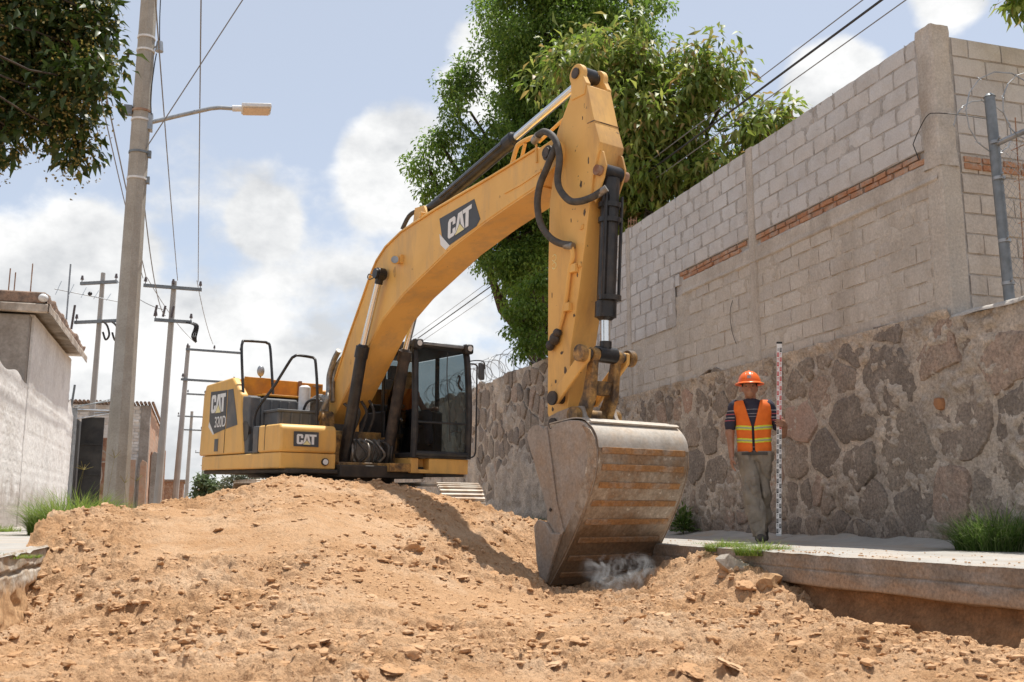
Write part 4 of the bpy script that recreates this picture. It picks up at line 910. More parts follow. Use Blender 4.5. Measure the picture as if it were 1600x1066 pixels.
fl = [lob(*a) for a in ((850, 55, 24, 105), (935, 30, 24.5, 95), (835, 5, 24, 50), (715, 135, 23, 34), (735, 175, 23, 42), (752, 225, 23, 46), (672, 268, 23, 32), (700, 290, 23, 40), (690, 225, 23, 24), (825, 190, 24, 55), (790, 270, 23.5, 62), (875, 160, 25, 95), (850, 300, 24, 105), (795, 375, 23.5, 66), (825, 430, 23.5, 58), (790, 415, 23.4, 36), (905, 360, 25, 90), (940, 240, 25, 110))]
make_tree('ficus_tree', 'tall dark small-leaved tree behind the boom', (8.4, 24.5, 0), (8.2, 24.3, 4.2), fl, 9.0, 150, .115, .055, .55, .42, M['ficus'], 41, .3)
ml = [lob(*a) for a in ((930, 120, 19, 70), (985, 90, 19.5, 60), (1050, 140, 19, 75), (1100, 100, 18.5, 52), (1125, 170, 18.5, 55), (900, 110, 19.5, 55), (1010, 210, 19, 95), (1120, 250, 18.5, 85), (1195, 215, 18, 42), (1165, 270, 18, 55), (960, 290, 19.5, 85), (1060, 300, 19, 90), (1000, 370, 19, 70), (1215, 190, 18, 30), (1010, 330, 18.5, 60), (970, 150, 19.5, 75))]
make_tree('broad_leaved_tree', 'glossy broad-leaved tree with reddish shoots rising over the block wall', (9.6, 19.2, 0), (9.4, 19.0, 3.6), ml, 7.0, 50, .27, .078, .7, .46, M['mango'], 43, .22)
sl = [lob(*a) for a in ((838, 470, 20.5, 40), (845, 520, 20.5, 42), (820, 500, 20.5, 30), (815, 535, 20.5, 24), (850, 430, 20.5, 30))]
make_tree('lime_shrub', 'yellow-green shrub hanging over the stone wall left of the stick', (7.6, 20.6, 0), (7.3, 20.4, 3.4), sl, 26, 90, .10, .05, .8, .28, M['lime'], 47, .08, 'shrub')
fr = [lob(330, 755, 60, 22), lob(318, 765, 60, 14)]
make_tree('far_tree', 'small green tree far down the street beside the excavator tail', (tuple(at(325, 800, 60))[0], tuple(at(325, 800, 60))[1], -.2), tuple(at(328, 775, 60)), fr, 5, 60, .3, .16, .2, .45, M['far_leaf'], 51, .15, twig=False)
fr2 = [lob(365, 762, 48, 24), lob(395, 758, 48, 22), lob(350, 775, 48, 20)]
make_tree('grey_bush', 'pale grey-green bush seen under the excavator tail', (tuple(at(370, 800, 48))[0], tuple(at(370, 800, 48))[1], -.2), tuple(at(368, 782, 48)), fr2, 7, 60, .22, .11, .2, .4, M['far_leaf2'], 53, .1, 'bush', twig=False)
# overhanging tree at the upper left: stands on the left pavement outside the frame
nl = [lob(*a) for a in ((40, 40, 6.3, 95), (110, 70, 6.2, 70), (20, 130, 6.2, 85), (95, 150, 6.0, 62), (150, 140, 6.0, 42), (60, 20, 6.6, 80), (30, 210, 6.0, 40), (110, 215, 6.0, 32), (-60, 60, 6.4, 120), (-90, 170, 6.2, 110), (-120, -60, 6.6, 140), (60, -70, 6.6, 110), (145, 20, 6.3, 32))]
tb = (-2.6, 4.6, .05)
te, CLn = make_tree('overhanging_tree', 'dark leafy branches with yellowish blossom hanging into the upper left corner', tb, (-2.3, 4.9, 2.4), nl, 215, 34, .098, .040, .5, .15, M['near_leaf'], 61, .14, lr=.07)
rr_ = np.random.default_rng(66); sel = CLn[rr_.random(len(CLn)) < .8]; C = np.repeat(sel, 95, 0); k = len(C); dd = rr_.normal(size=(k, 3)); C = C + dd * np.array([.055, .055, .085]) + np.array([0, 0, -.04])
link('blossom', leaves_mesh('blossom', C - np.array(tb), rr_.normal(size=(k, 3)), rr_.normal(size=(k, 3)), rr_.uniform(.014, .027, k), rr_.uniform(.011, .019, k), M['blossom']), None, te)
# sprig of leaves in the top right corner, on a branch that reaches in from the lot behind the wall
sp = [lob(1612, -8, 9.5, 26), lob(1650, -40, 9.5, 60), lob(1720, -60, 9.6, 80)]
make_tree('lot_tree', 'few leaves of a tree poking into the top right corner', (10.6, 6.6, 1.8), (10.0, 6.6, 5.0), sp, 40, 30, .16, .05, .6, .22, M['mango'], 71, .12)
# weeds
def clump(name, label, loc, n, hgt, rad, mat, seed, lean=.5, wid=.010, seeds=False, group='weeds and grass'):
    r = np.random.default_rng(seed); e = empty(name, loc); tag(e, label, 'grass', group); V = []; F = []; S = 5
    for i in range(n):
        a = r.uniform(0, 6.283); q = rad * math.sqrt(r.random()); p = np.array([q * math.cos(a), q * math.sin(a) * .8, -.03]); h = hgt * r.uniform(.45, 1.1) * (1 - .35 * q / rad); az = a + r.normal() * .8; ln = lean * r.uniform(.3, 1.4); w = wid * r.uniform(.6, 1.3)
        d = np.array([math.cos(az), math.sin(az), 0]); s = np.array([-d[1], d[0], 0]) if r.random() < .5 else np.array([math.cos(az + 1), math.sin(az + 1), 0]); b = len(V)
        for k in range(S + 1):
            t = k / S; c = p + d * h * ln * t ** 2 + np.array([0, 0, h * (t - .45 * ln * t ** 2.4)]); ww = w * (1 - t) ** .7 + .0008
            V += [c - s * ww / 2, c + s * ww / 2]
        F += [(b + 2 * k, b + 2 * k + 1, b + 2 * k + 3, b + 2 * k + 2) for k in range(S)]
    link('blades', np_mesh('blades', V, F, mat, smooth=False), None, e)
    if seeds:
        m = MB()
        for i in range(seeds):
            a = r.uniform(0, 6.283); q = rad * .7 * r.random(); p = Vector((q * math.cos(a), q * math.sin(a), 0)); t = p + Vector((r.normal() * .15, r.normal() * .1, hgt * r.uniform(.95, 1.25))); m.tube([p, (p + t) / 2 + Vector((.02, 0, 0)), t], [.0025, .002, .0015], 3)
            for k in range(6): u = Vector((r.normal(), r.normal(), abs(r.normal()) + .3)).normalized() * .11; m.tube([t, t + u], [.003, .002], 3)
        m.build('seed_heads', M['blossom'], e)
    return e
clump('grass_clump', 'big sunlit clump of tall grass in front of the lamp pole foot', (-1.40, 12.9, .05), 2300, .80, .48, M['grass'], 1, .85, .010, 3)
clump('grass_clump', 'grass tuft joined to the right of the big clump, at the pole foot', (-1.02, 13.3, .05), 1100, .62, .36, M['grass'], 2, .85, .010, 2)
clump('grass_clump', 'low weeds at the foot of the white house wall', (-2.85, 15.2, .05), 700, .22, .55, M['grass'], 3, .9, .014)
clump('grass_clump', 'low sunlit grass between the lamp pole and the earth heap', (-1.1, 18.5, .05), 900, .40, .7, M['grass'], 4, .7, .013)
clump('grass_clump', 'low grass strip behind the heap crest, right of the pole', (-.85, 23, .0), 900, .42, .9, M['grass'], 5, .7, .015)
clump('grass_clump', 'dark green grass tussock at the wall foot by the right edge', (6.35, 6.75, .0), 2200, .58, .42, M['grass_dark'], 6, 1.0, .008)
clump('grass_clump', 'dark grass behind the tussock at the right edge', (6.5, 6.0, .0), 1200, .62, .40, M['grass_dark'], 7, .9, .008)
clump('grass_clump', 'left tuft of grass on the kerb edge below the worker', (4.60, 8.25, -.01), 800, .17, .20, M['grass'], 8, 1.0, .006)
clump('grass_clump', 'right tuft of grass on the kerb edge below the worker', (4.55, 7.55, -.02), 1000, .19, .24, M['grass'], 9, 1.1, .006)
clump('grass_clump', 'tiny sprig of grass at the kerb beside the bucket', (4.75, 9.1, .0), 60, .08, .06, M['grass'], 10, .9, .006)
clump('grass_clump', 'faint grass along the stone wall foot left of the bucket', (6.3, 17.2, -.02), 900, .42, .7, M['grass_dark'], 11, .8, .012)
clump('grass_clump', 'faint grass along the stone wall foot behind the track', (6.3, 19.4, -.02), 900, .42, .8, M['grass_dark'], 12, .8, .012)
clump('dry_grass', 'dry yellowish moss and grass on the broken left kerb', (-1.25, 7.1, .05), 900, .045, .32, M['grass'], 13, 1.0, .006)
wd = empty('weed_plant', (6.45, 12.75, .0)); tag(wd, 'small dark weed at the wall foot just right of the bucket', 'weed')
rw = np.random.default_rng(15); k = 420; d = rw.normal(size=(k, 3)); d[:, 2] = np.abs(d[:, 2]) * 1.3; C = d * np.array([.06, .06, .10]) + np.array([0, 0, .05])
link('leaves', leaves_mesh('leaves', C, d, np.tile([0, 0, 1.], (k, 1)) + rw.normal(size=(k, 3)) * .3, rw.uniform(.06, .12, k), rw.uniform(.025, .04, k), M['grass_dark']), None, wd)
MB().cyl((0, 0, -.05), (.01, 0, .25), .008, .004, 6).build('stem', M['bark'], wd)
# ------------------------------------------------------------ excavator (local axes: x forward, y to its left, z up, origin on the ground under the slewing ring)
HD, PT = .3238, R(1.5)
_f0 = Vector((math.sin(HD), -math.cos(HD), 0)); _z = Vector((0, 0, 1))
_f = _f0 * math.cos(PT) - _z * math.sin(PT); _l = Vector((math.cos(HD), math.sin(HD), 0)); _u = _z * math.cos(PT) + _f0 * math.sin(PT)
EX = empty('excavator'); EX.matrix_world = Matrix(((_f.x, _l.x, _u.x, 2.0763), (_f.y, _l.y, _u.y, 14.9037), (_f.z, _l.z, _u.z, -.14), (0, 0, 0, 1)))
tag(EX, 'yellow crawler excavator with raised boom and bucket on the ground, behind the earth heap', 'excavator')
def ep(mb, name, mat, parent=EX, **k): return mb.build(name, M[mat], parent, **k)
def rib_poly(pts, t, y0, y1):
    """plate of thickness t laid along a polyline in x-z"""
    P = [Vector((p[0], 0, p[1])) for p in pts]; up = []
    for i in range(len(P)):
        d = (P[min(i + 1, len(P) - 1)] - P[max(i - 1, 0)]).normalized(); n = Vector((-d.z, 0, d.x)); up.append(P[i] + n * t)
    m = MB(); n = len(P)
    vs = []
    for A in (P, up):
        for p in A: vs.append((p.x, y0, p.z)); vs.append((p.x, y1, p.z))
    fs = []
    for i in range(n - 1):
        a, b = 2 * i, 2 * n + 2 * i
        fs += [(a, a + 1, a + 3, a + 2), (b, b + 2, b + 3, b + 1), (a, a + 2, b + 2, b), (a + 1, b + 1, b + 3, a + 3)]
    fs += [(0, 2 * n, 2 * n + 1, 1), (2 * n - 2, 2 * n - 1, 4 * n - 1, 4 * n - 2)]
    return m.add(vs, fs)
LET_C = [(.10, 0), (0, .12), (0, .88), (.10, 1), (.50, 1), (.60, .88), (.60, .60), (.38, .60), (.38, .80), (.22, .80), (.22, .20), (.38, .20), (.38, .40), (.60, .40), (.60, .12), (.50, 0)]
LET_A = [(.58, 0), (.80, 1), (1.12, 1), (1.34, 0), (1.11, 0), (1.08, .16), (1.04, .34), (.96, .78), (.88, .34), (.84, .16), (.81, 0)]
LET_T = [(1.16, 1), (1.86, 1), (1.86, .79), (1.64, .79), (1.64, 0), (1.40, 0), (1.40, .79), (1.20, .79)]
TRI = [(.60, -.03), (.96, .40), (1.32, -.03)]
def decal(parent, o, ax, az, nrm, w, h, slant=0.0):
    """letters C A T as thin raised shapes; o lower-left corner, ax/az unit axes, nrm outward"""
    o, ax, az, nrm = map(Vector, (o, ax, az, nrm))
    def put(name, poly, mat, lift):
        m = MB(); n = len(poly); f = [o + ax * ((p[0] / 1.86) * w + slant * p[1] * h) + az * (p[1] * h) for p in poly]
        m.add([p + nrm * lift for p in f] + [p + nrm * .0005 for p in f], [tuple(range(n))] + [(i, n + i, n + (i + 1) % n, (i + 1) % n) for i in range(n)])
        m.build(name, M[mat], parent, smooth=0)
    put('letter', LET_C, 'decal_white', .0022); put('letter', LET_A, 'decal_white', .0022); put('letter', LET_T, 'decal_white', .0026); put('outline', [(.545, -.06), (.96, .47), (1.375, -.06)], 'decal', .0030); put('triangle', TRI, 'decal_yellow', .0036)
def plate(parent, poly3, nrm, t, name, mat):
    n = len(poly3); P = [Vector(p) for p in poly3]; nrm = Vector(nrm)
    return MB().add([p + nrm * t for p in P] + P, [tuple(range(n))] + [(i, n + i, n + (i + 1) % n, (i + 1) % n) for i in range(n)]).build(name, M[mat], parent, smooth=0)
def text_mesh(s, parent, o, ax, az, nrm, h, mat, name='lettering', off=0.0, xs=1.0):
    cu = bpy.data.curves.new('t', 'FONT'); cu.body = s; cu.size = 1.0; cu.offset = off; cu.extrude = .002; ob = bpy.data.objects.new('t', cu); COL.objects.link(ob)
    bpy.context.view_layer.update(); me = bpy.data.meshes.new_from_object(ob.evaluated_get(bpy.context.evaluated_depsgraph_get())); bpy.data.objects.remove(ob); bpy.data.curves.remove(cu)
    o, ax, az, nrm = map(Vector, (o, ax, az, nrm)); k = h / .7
    for v in me.vertices: p = v.co.copy(); v.co = o + ax * (p.x * k * xs) + az * (p.y * k) + nrm * (p.z + .003)
    me.materials.clear(); me.materials.append(M[mat]); return link(name, me, None, parent)

# --- undercarriage, turned a little under the house
UC = ep(MB().bx(-1.1, 1.1, -.75, .75, .35, .85).bx(-.9, .9, -1.0, 1.0, .45, .75), 'carbody', 'under', bevel=.03); UC.rotation_euler = (0, 0, R(-15.5))
ep(MB().cyl((0, 0, .8), (0, 0, 1.02), .68, n=32), 'slewing_ring', 'under')
TL, TR, TZ = 1.53, .41, .44
shoe = MB(); shoe.bx(-.093, .093, -.30, .30, 0, .026)
for x in (-.07, 0, .068): shoe.bx(x - .009, x + .009, -.30, .30, .0255, .052)
SH = shoe.mesh('track_shoe', M['track'], 30)
for s in (1, -1):
    tf = MB(); tf.bx(-1.55, 1.5, -.16, .16, .22, .6)
    for k in range(7): tf.cyl((-1.15 + k * .385, -.2, .16), (-1.15 + k * .385, .2, .16), .11, n=12)
    tf.cyl((TL, -.13, TZ), (TL, .13, TZ), TR - .05, n=24).cyl((-TL, -.1, TZ), (-TL, .1, TZ), TR - .05, n=24)
    t = ep(tf, 'track', 'under'); t.location = (1.19 * s * math.sin(R(15.5)), 1.19 * s * math.cos(R(15.5)), 0); t.rotation_euler = (0, 0, R(-15.5))
    per = 4 * TL + 2 * math.pi * TR; n = 46
    for i in range(n):
        q = per * i / n
        if q < 2 * TL: p = (-TL + q, TZ + TR); a = 0
        elif q < 2 * TL + math.pi * TR: w = (q - 2 * TL) / TR; p = (TL + TR * math.sin(w), TZ + TR * math.cos(w)); a = w
        elif q < 4 * TL + math.pi * TR: p = (TL - (q - 2 * TL - math.pi * TR), TZ - TR); a = math.pi
        else: w = (q - 4 * TL - math.pi * TR) / TR; p = (-TL - TR * math.sin(w), TZ - TR * math.cos(w)); a = math.pi + w
        o = bpy.data.objects.new('track_shoe', SH); COL.objects.link(o); o.parent = t; o.location = (p[0], 0, p[1]); o.rotation_euler = (0, a, 0)
# --- house: platform, side panels, hood, counterweight
ep(MB().bx(-2.3, .95, -1.38, -.62, .99, 1.05).bx(-2.4, 1.0, -.62, .70, .95, 1.12).bx(-2.3, 1.05, .70, 1.36, .99, 1.05), 'platform', 'under', bevel=.015)
skirt = [(-2.36, 1.06), (-2.46, 1.14), (-2.46, 1.285), (.80, 1.262), (.80, 1.055)]
ep(MB().prism([(-2.42, -1.28), (-2.30, -1.42), (.70, -1.47), (.90, -1.455), (.90, -.645), (.55, -.64), (.5, -1.2), (-2.2, -1.2)], 1.05, 1.262, 'z'), 'skirt', 'yellow', bevel=.018)
wl = ep(MB().cyl((.895, -.81, 1.15), (.925, -.81, 1.15), .052, n=18), 'work_lamp', 'black'); ep(MB().cyl((.92, -.81, 1.15), (.932, -.81, 1.15), .038, n=16), 'lens', 'decal_white', wl)
# tool box with the front sign
tb_ = ep(MB().prism([(.12, 1.268), (.905, 1.268), (.925, 1.36), (.90, 1.60), (.84, 1.645), (.12, 1.645)], -1.465, -.645), 'tool_box', 'yellow', bevel=.035, seg=4)
ep(MB().bx(.36, .372, -1.468, -.66, 1.30, 1.648), 'seam', 'under', tb_)
pl = plate(tb_, [(.931, -1.285, 1.345), (.931, -.925, 1.345), (.921, -.925, 1.545), (.921, -1.285, 1.545)], (1, 0, 0.04), .004, 'sign_plate', 'decal')
decal(pl, (.9362, -1.245, 1.375), (0, 1, 0), (-.05, 0, 1), (1, 0, .05), .285, .135)
# right-hand door panel
ep(MB().prism([(-2.44, 1.275), (-2.38, 2.24), (-2.28, 2.40), (-1.14, 2.43), (-.98, 2.32), (-.74, 2.15), (-.70, 1.92), (-.52, 1.275)], -1.425, -1.30), 'side_door', 'yellow', bevel=.03, seg=3)
ep(MB().bx(-1.32, -1.308, -1.43, -1.40, 1.30, 1.66), 'door_gap', 'under')
dp = plate(EX, [(-2.03, -1.427, 1.74), (-1.78, -1.427, 1.60), (-1.30, -1.427, 1.66), (-1.30, -1.427, 2.25), (-2.03, -1.427, 2.27)], (0, -1, 0), .003, 'decal_panel', 'decal')
plate(EX, [(-1.27, -1.427, 1.66), (-.80, -1.427, 1.70), (-1.05, -1.427, 2.25), (-1.27, -1.427, 2.25)], (0, -1, 0), .003, 'decal_panel', 'dgrey')
plate(dp, [(-2.05, -1.4271, 1.72), (-1.82, -1.4271, 1.585), (-1.78, -1.4271, 1.60), (-2.03, -1.4271, 1.80)], (0, -1, 0), .004, 'stripe', 'decal_white')
decal(dp, (-1.97, -1.4305, 1.93), (1, 0, 0), (0, 0, 1), (0, -1, 0), .62, .28)
text_mesh('320D', dp, (-1.78, -1.4305, 1.70), (1, 0, 0), (0, 0, 1), (0, -1, 0), .165, 'decal_white', 'lettering', .004, .95)
plate(EX, [(-1.74, -1.427, 1.33), (-1.58, -1.427, 1.33), (-1.58, -1.427, 1.52), (-1.74, -1.427, 1.52)], (0, -1, 0), .004, 'vent', 'dgrey')
# counterweight with rounded tail
cwp = []
for i in range(13): a = R(-58 + 116 * i / 12); cwp.append((-2.75 * math.cos(a) * 1.0 + .0, 2.75 * math.sin(a) * .62))
cwp = [(-2.28, -1.38)] + [(-2.28 - .46 * math.cos(R(-90 + 180 * i / 12)) ** .6, 1.36 * math.sin(R(-90 + 180 * i / 12))) for i in range(1, 12)] + [(-2.28, 1.38)]
ep(MB().prism(cwp, 1.10, 2.28, 'z'), 'counterweight', 'yellow', bevel=.06, seg=3)
# hood and inner walls
ep(MB().prism([(-2.26, 2.0), (-.98, 2.0), (-.98, 2.42), (-2.22, 2.40)], -1.31, -.02), 'hood', 'orange_inner', bevel=.03)
ep(MB().prism([(-2.26, 2.0), (-1.3, 2.0), (-1.3, 2.36), (-2.22, 2.34)], -.01, 1.32), 'hood', 'orange_inner', bevel=.03)
for y0, y1, z1 in ((-1.30, -.86, 2.44), (-.85, -.44, 2.425), (-.43, -.02, 2.415)): ep(MB().bx(-.975, -.955, y0, y1, 2.13, z1), 'hood_panel', 'orange_inner', bevel=.008)
ep(MB().bx(-.96, -.90, -.44, -.40, 2.15, 2.43).bx(-.95, -.92, -.20, -.06, 2.36, 2.385), 'hood_latch', 'rust')
ep(MB().bx(-1.0, -.74, -1.35, .3, 1.25, 2.14), 'bulkhead', 'dgrey', bevel=.02)
ep(MB().bx(-.98, -.55, -1.16, -.30, 2.13, 2.16), 'shelf', 'orange_inner', bevel=.006)
# ribbed grey covers: tank and battery box
c1 = ep(MB().bx(-.75, -.42, -1.22, -.66, 1.25, 2.09), 'ribbed_cover', 'dgrey', bevel=.03)
for k in range(4): ep(MB().bx(-.425, -.395, -1.09 + k * .135, -1.065 + k * .135, 1.90, 2.05), 'rib', 'dgrey', c1, bevel=.006)
c2_ = ep(MB().bx(-.42, .10, -1.18, -.50, 1.25, 1.88), 'ribbed_cover', 'dgrey', bevel=.03); ep(MB().bx(-.44, .12, -1.20, -.48, 1.86, 1.90), 'rim', 'dgrey', c2_, bevel=.01)
for k in range(5): ep(MB().bx(.10, .125, -1.13 + k * .14, -1.105 + k * .14, 1.62, 1.85), 'rib', 'dgrey', c2_, bevel=.005)
ep(MB().prism([(-.70, 1.27), (-.72, 2.12), (-.45, 2.10), (-.40, 1.27)], -1.40, -1.22), 'side_cover', 'dgrey', bevel=.02)
ep(MB().cyl((-.56, -1.405, 1.60), (-.56, -1.36, 1.60), .15, n=20), 'step_recess', 'black')
ep(MB().bx(-.06, .115, -1.47, -.9, 1.268, 1.64), 'step', 'dgrey', bevel=.012)
ep(MB().bx(-.42, -.06, -1.43, -.7, 1.268, 1.30), 'step', 'black', bevel=.008)
# canister, pipes and motor beside the boom foot
ep(MB().cyl((-.2, -.66, 1.86), (-.2, -.66, 2.26), .085, n=18).cyl((-.2, -.66, 2.26), (-.2, -.66, 2.29), .085, .05, 18), 'filter_canister', 'white_plastic')
ep(MB().tube(spline([(-.15, -.72, 1.8), (.0, -.72, 2.0), (.08, -.66, 2.06), (.12, -.56, 2.06)], 5), .02, 7), 'pipe', 'black')
ep(MB().tube(spline([(-.5, -.52, 1.95), (-.25, -.48, 2.1), (-.05, -.44, 2.12), (.05, -.42, 2.02), (.05, -.45, 1.8)], 5), .045, 9), 'steel_pipe', 'dull_metal')
ep(MB().tube(spline([(.05, -.48, 1.9), (.12, -.44, 2.1), (.02, -.38, 2.22), (-.02, -.36, 2.45), (.08, -.34, 2.68), (.2, -.33, 2.8)], 6), .042, 9), 'hose', 'dull_metal')
ep(MB().cyl((.10, -.56, 1.80), (.10, -.36, 1.80), .11, n=18).cyl((.10, -.60, 1.80), (.10, -.56, 1.80), .05, n=12).bx(0, .22, -.55, -.36, 1.64, 1.80), 'swing_motor', 'yellow_greasy', bevel=.006)
# handrails
ep(MB().tube(spline([(-.55, -1.36, 1.30), (-.60, -1.37, 1.55), (-.80, -1.37, 2.2), (-.95, -1.37, 2.80), (-.99, -1.35, 2.95), (-1.02, -1.30, 2.985), (-1.04, -1.0, 3.0), (-1.05, -.94, 2.99), (-1.03, -.90, 2.94), (-.92, -.90, 2.6), (-.80, -.90, 2.16)], 5), .021, 9), 'handrail', 'black')
ep(MB().tube(spline([(-.10, -1.42, 1.30), (-.18, -1.40, 1.55), (-.28, -1.36, 1.86), (-.12, -1.18, 2.22), (.05, -1.02, 2.60), (.09, -.98, 2.66), (.10, -.92, 2.685), (.08, -.72, 2.68), (.10, -.67, 2.66), (.14, -.66, 2.58), (.24, -.66, 2.15), (.26, -.66, 1.66)], 5), .021, 9), 'handrail', 'black')
mi = ep(MB().ball((-1.45, -.86, 2.60), (.045, .06, .09), 14, 10), 'mirror', 'galv'); ep(MB().cyl((-1.45, -.86, 2.42), (-1.45, -.86, 2.55), .012, n=6), 'mirror_stalk', 'black', mi)
# front of the turntable between tool box and cab
ep(MB().bx(.1, .62, -.60, -.42, 1.1, 1.55).bx(.1, .62, .34, .50, 1.1, 1.55).bx(-.3, .35, -.42, .34, 1.1, 1.62), 'boom_bracket', 'yellow_greasy', bevel=.01)
ep(MB().bx(.62, .90, -.60, .46, 1.04, 1.16), 'front_sill', 'yellow_greasy', bevel=.012)
ep(MB().bx(.40, .58, -.30, .26, 1.17, 1.50), 'valve_block', 'dull_metal', bevel=.015)
rh = random.Random(3)
for k in range(9):
    y = -.32 + k * .075; ep(MB().tube(spline([(.52, y, 1.5), (.74 + rh.uniform(-.05, .05), y + rh.uniform(-.04, .04), 1.42), (.78, y + rh.uniform(-.06, .06), 1.28), (.7, y + rh.uniform(-.05, .05), 1.18)], 4), .019, 7), 'hose', 'rubber' if k % 3 else 'dull_metal')
for k in range(4):
    y = -.22 + k * .12; ep(MB().tube(spline([(.3, y, 1.6), (.42, y + .03, 1.9), (.2, y, 2.05 + .05 * k), (.25, y, 2.3)], 5), .022, 7), 'hose', 'rubber')
# --- cab
CX0, CX1, CY0, CY1, CZ0, CZ1 = -.55, 1.10, .43, 1.43, 1.25, 2.93
cab = ep(MB().bx(CX0, CX1, CY0, CY1, CZ0, CZ0 + .07).bx(CX0, CX0 + .07, CY0, CY1, CZ0, 2.2).bx(CX0, .25, CY0, CY0 + .03, CZ0, 1.95).bx(CX0, .1, CY1 - .03, CY1, CZ0, 1.7), 'cab', 'black', bevel=.012)
def post(p, q, w, d): return ep(MB().tube([p, q], w, 4), 'post', 'black', cab)
def bar(pts, w, nm='post'):
    return ep(MB().tube(pts, w, 8), nm, 'black', cab)
bar(spline([(CX1 - .02, CY0 + .04, CZ0), (CX1 - .01, CY0 + .04, 2.0), (CX1 - .08, CY0 + .05, 2.75), (CX1 - .16, CY0 + .07, 2.90)], 5), .05)
bar(spline([(CX1 - .02, CY1 - .04, CZ0), (CX1 - .01, CY1 - .04, 2.0), (CX1 - .08, CY1 - .05, 2.75), (CX1 - .16, CY1 - .07, 2.90)], 5), .05)
for y in (CY0 + .03, CY1 - .03):
    bar([(CX0 + .03, y, CZ0), (CX0 + .03, y, 2.86)], .045); bar([(.18, y, CZ0), (.14, y, 2.86)], .035)
bar([(CX1 - .01, CY0 + .05, CZ0 + .06), (CX1 - .01, CY1 - .05, CZ0 + .06)], .04, 'sill'); bar([(CX1 - .005, CY0 + .05, 1.76), (CX1 - .005, CY1 - .05, 1.76)], .014, 'window_bar')
roof = ep(MB().prism([(CX0 - .02, 2.84), (CX1 - .12, 2.84), (CX1 - .04, 2.87), (CX1 - .08, 2.95), (CX0 + .05, 2.97), (CX0 - .02, 2.93)], CY0 - .005, CY1 + .005), 'roof', 'black', cab, bevel=.03, seg=3)
ep(MB().bx(CX1 - .10, CX1 - .02, CY0 + .14, CY1 - .14, 2.885, 2.935), 'visor', 'galv', cab, bevel=.01)
for y in (CY0 + .06, CY1 - .07):
    hl = ep(MB().box((CX1 - .03, y, 2.885), (.13, .15, .15)), 'roof_lamp', 'black', cab, bevel=.035, seg=3); 
    ep(MB().cyl((CX1 + .03, y, 2.89), (CX1 + .042, y, 2.89), .04, n=16), 'cab_lamp_lens', 'decal_white', cab)
def pane(p): return MB().add(p, [(0, 1, 2, 3)]).build('pane', M['glass'], cab, smooth=0)
pane([(CX1 - .01, CY0 + .05, CZ0 + .08), (CX1 - .01, CY1 - .05, CZ0 + .08), (CX1 - .01, CY1 - .05, 1.75), (CX1 - .01, CY0 + .05, 1.75)])
pane([(CX1 - .01, CY0 + .05, 1.77), (CX1 - .01, CY1 - .05, 1.77), (CX1 - .09, CY1 - .06, 2.83), (CX1 - .09, CY0 + .06, 2.83)])
pane([(.20, CY0 + .02, CZ0 + .1), (CX1 - .05, CY0 + .02, CZ0 + .1), (CX1 - .1, CY0 + .02, 2.83), (.16, CY0 + .02, 2.83)])
pane([(CX0 + .05, CY0 + .02, 1.96), (.15, CY0 + .02, 1.96), (.12, CY0 + .02, 2.83), (CX0 + .05, CY0 + .02, 2.83)])
pane([(.20, CY1 - .02, 1.3), (CX1 - .05, CY1 - .02, 1.3), (CX1 - .1, CY1 - .02, 2.83), (.16, CY1 - .02, 2.83)])
pane([(CX0 + .05, CY1 - .02, 1.72), (.15, CY1 - .02, 1.72), (.12, CY1 - .02, 2.83), (CX0 + .05, CY1 - .02, 2.83)])
pane([(CX0 + .03, CY0 + .06, 2.2), (CX0 + .03, CY1 - .06, 2.2), (CX0 + .03, CY1 - .06, 2.83), (CX0 + .03, CY0 + .06, 2.83)])
bar(spline([(CX1 + .01, CY0 + .55, 2.8), (CX1 + .03, CY0 + .54, 2.4), (CX1 + .025, CY0 + .60, 1.9), (CX1 + .02, CY0 + .62, 1.5)], 4), .007, 'wiper'); bar(spline([(CX1 + .02, CY0 + .62, 1.62), (CX1 + .02, CY0 + .7, 1.66), (CX1 + .02, CY0 + .8, 1.63)], 4), .007, 'wiper')
bar(spline([(CX1 - .09, CY1 - .18, 2.48), (CX1 - .03, CY1 - .2, 2.44), (CX1 - .03, CY1 - .22, 2.34), (CX1 - .06, CY1 - .14, 2.27)], 4), .016, 'grab_handle')
seat = ep(MB().prism([(-.25, 1.75), (.32, 1.72), (.34, 1.82), (-.12, 1.86), (-.22, 2.5), (-.34, 2.5)], .68, 1.16), 'seat', 'interior', cab, bevel=.04); ep(MB().bx(-.36, -.24, .78, 1.06, 2.50, 2.72), 'headrest', 'interior', seat, bevel=.03)
ep(MB().bx(-.2, .45, .48, .66, 1.32, 1.98).bx(-.2, .45, 1.18, 1.34, 1.32, 1.98), 'console', 'interior', cab, bevel=.03)
ep(MB().bx(CX0 + .08, CX0 + .12, .5, 1.36, 1.3, 2.35), 'rear_trim', 'interior', cab)
for y in (.58, 1.26): ep(MB().cyl((.38, y, 1.98), (.42, y, 2.14), .018, n=8).ball((.42, y, 2.16), .03), 'control_lever', 'interior', cab)
mr_ = ep(MB().box((1.0, 1.66, 2.585), (.05, .13, .26), Matrix.Rotation(R(18), 3, 'Z')), 'mirror', 'dgrey', cab, bevel=.03, seg=3)
ep(MB().tube(spline([(1.0, 1.44, 2.72), (1.02, 1.55, 2.74), (1.03, 1.68, 2.73), (1.03, 1.70, 2.62)], 4), .010, 6), 'mirror_bracket', 'black', cab)
ep(MB().tube(spline([(1.02, 1.44, 2.68), (1.06, 1.53, 2.66), (1.06, 1.54, 2.5), (1.06, 1.545, 1.6), (1.05, 1.535, 1.32), (1.0, 1.44, 1.28)], 6), .013, 7), 'handrail', 'black', cab)
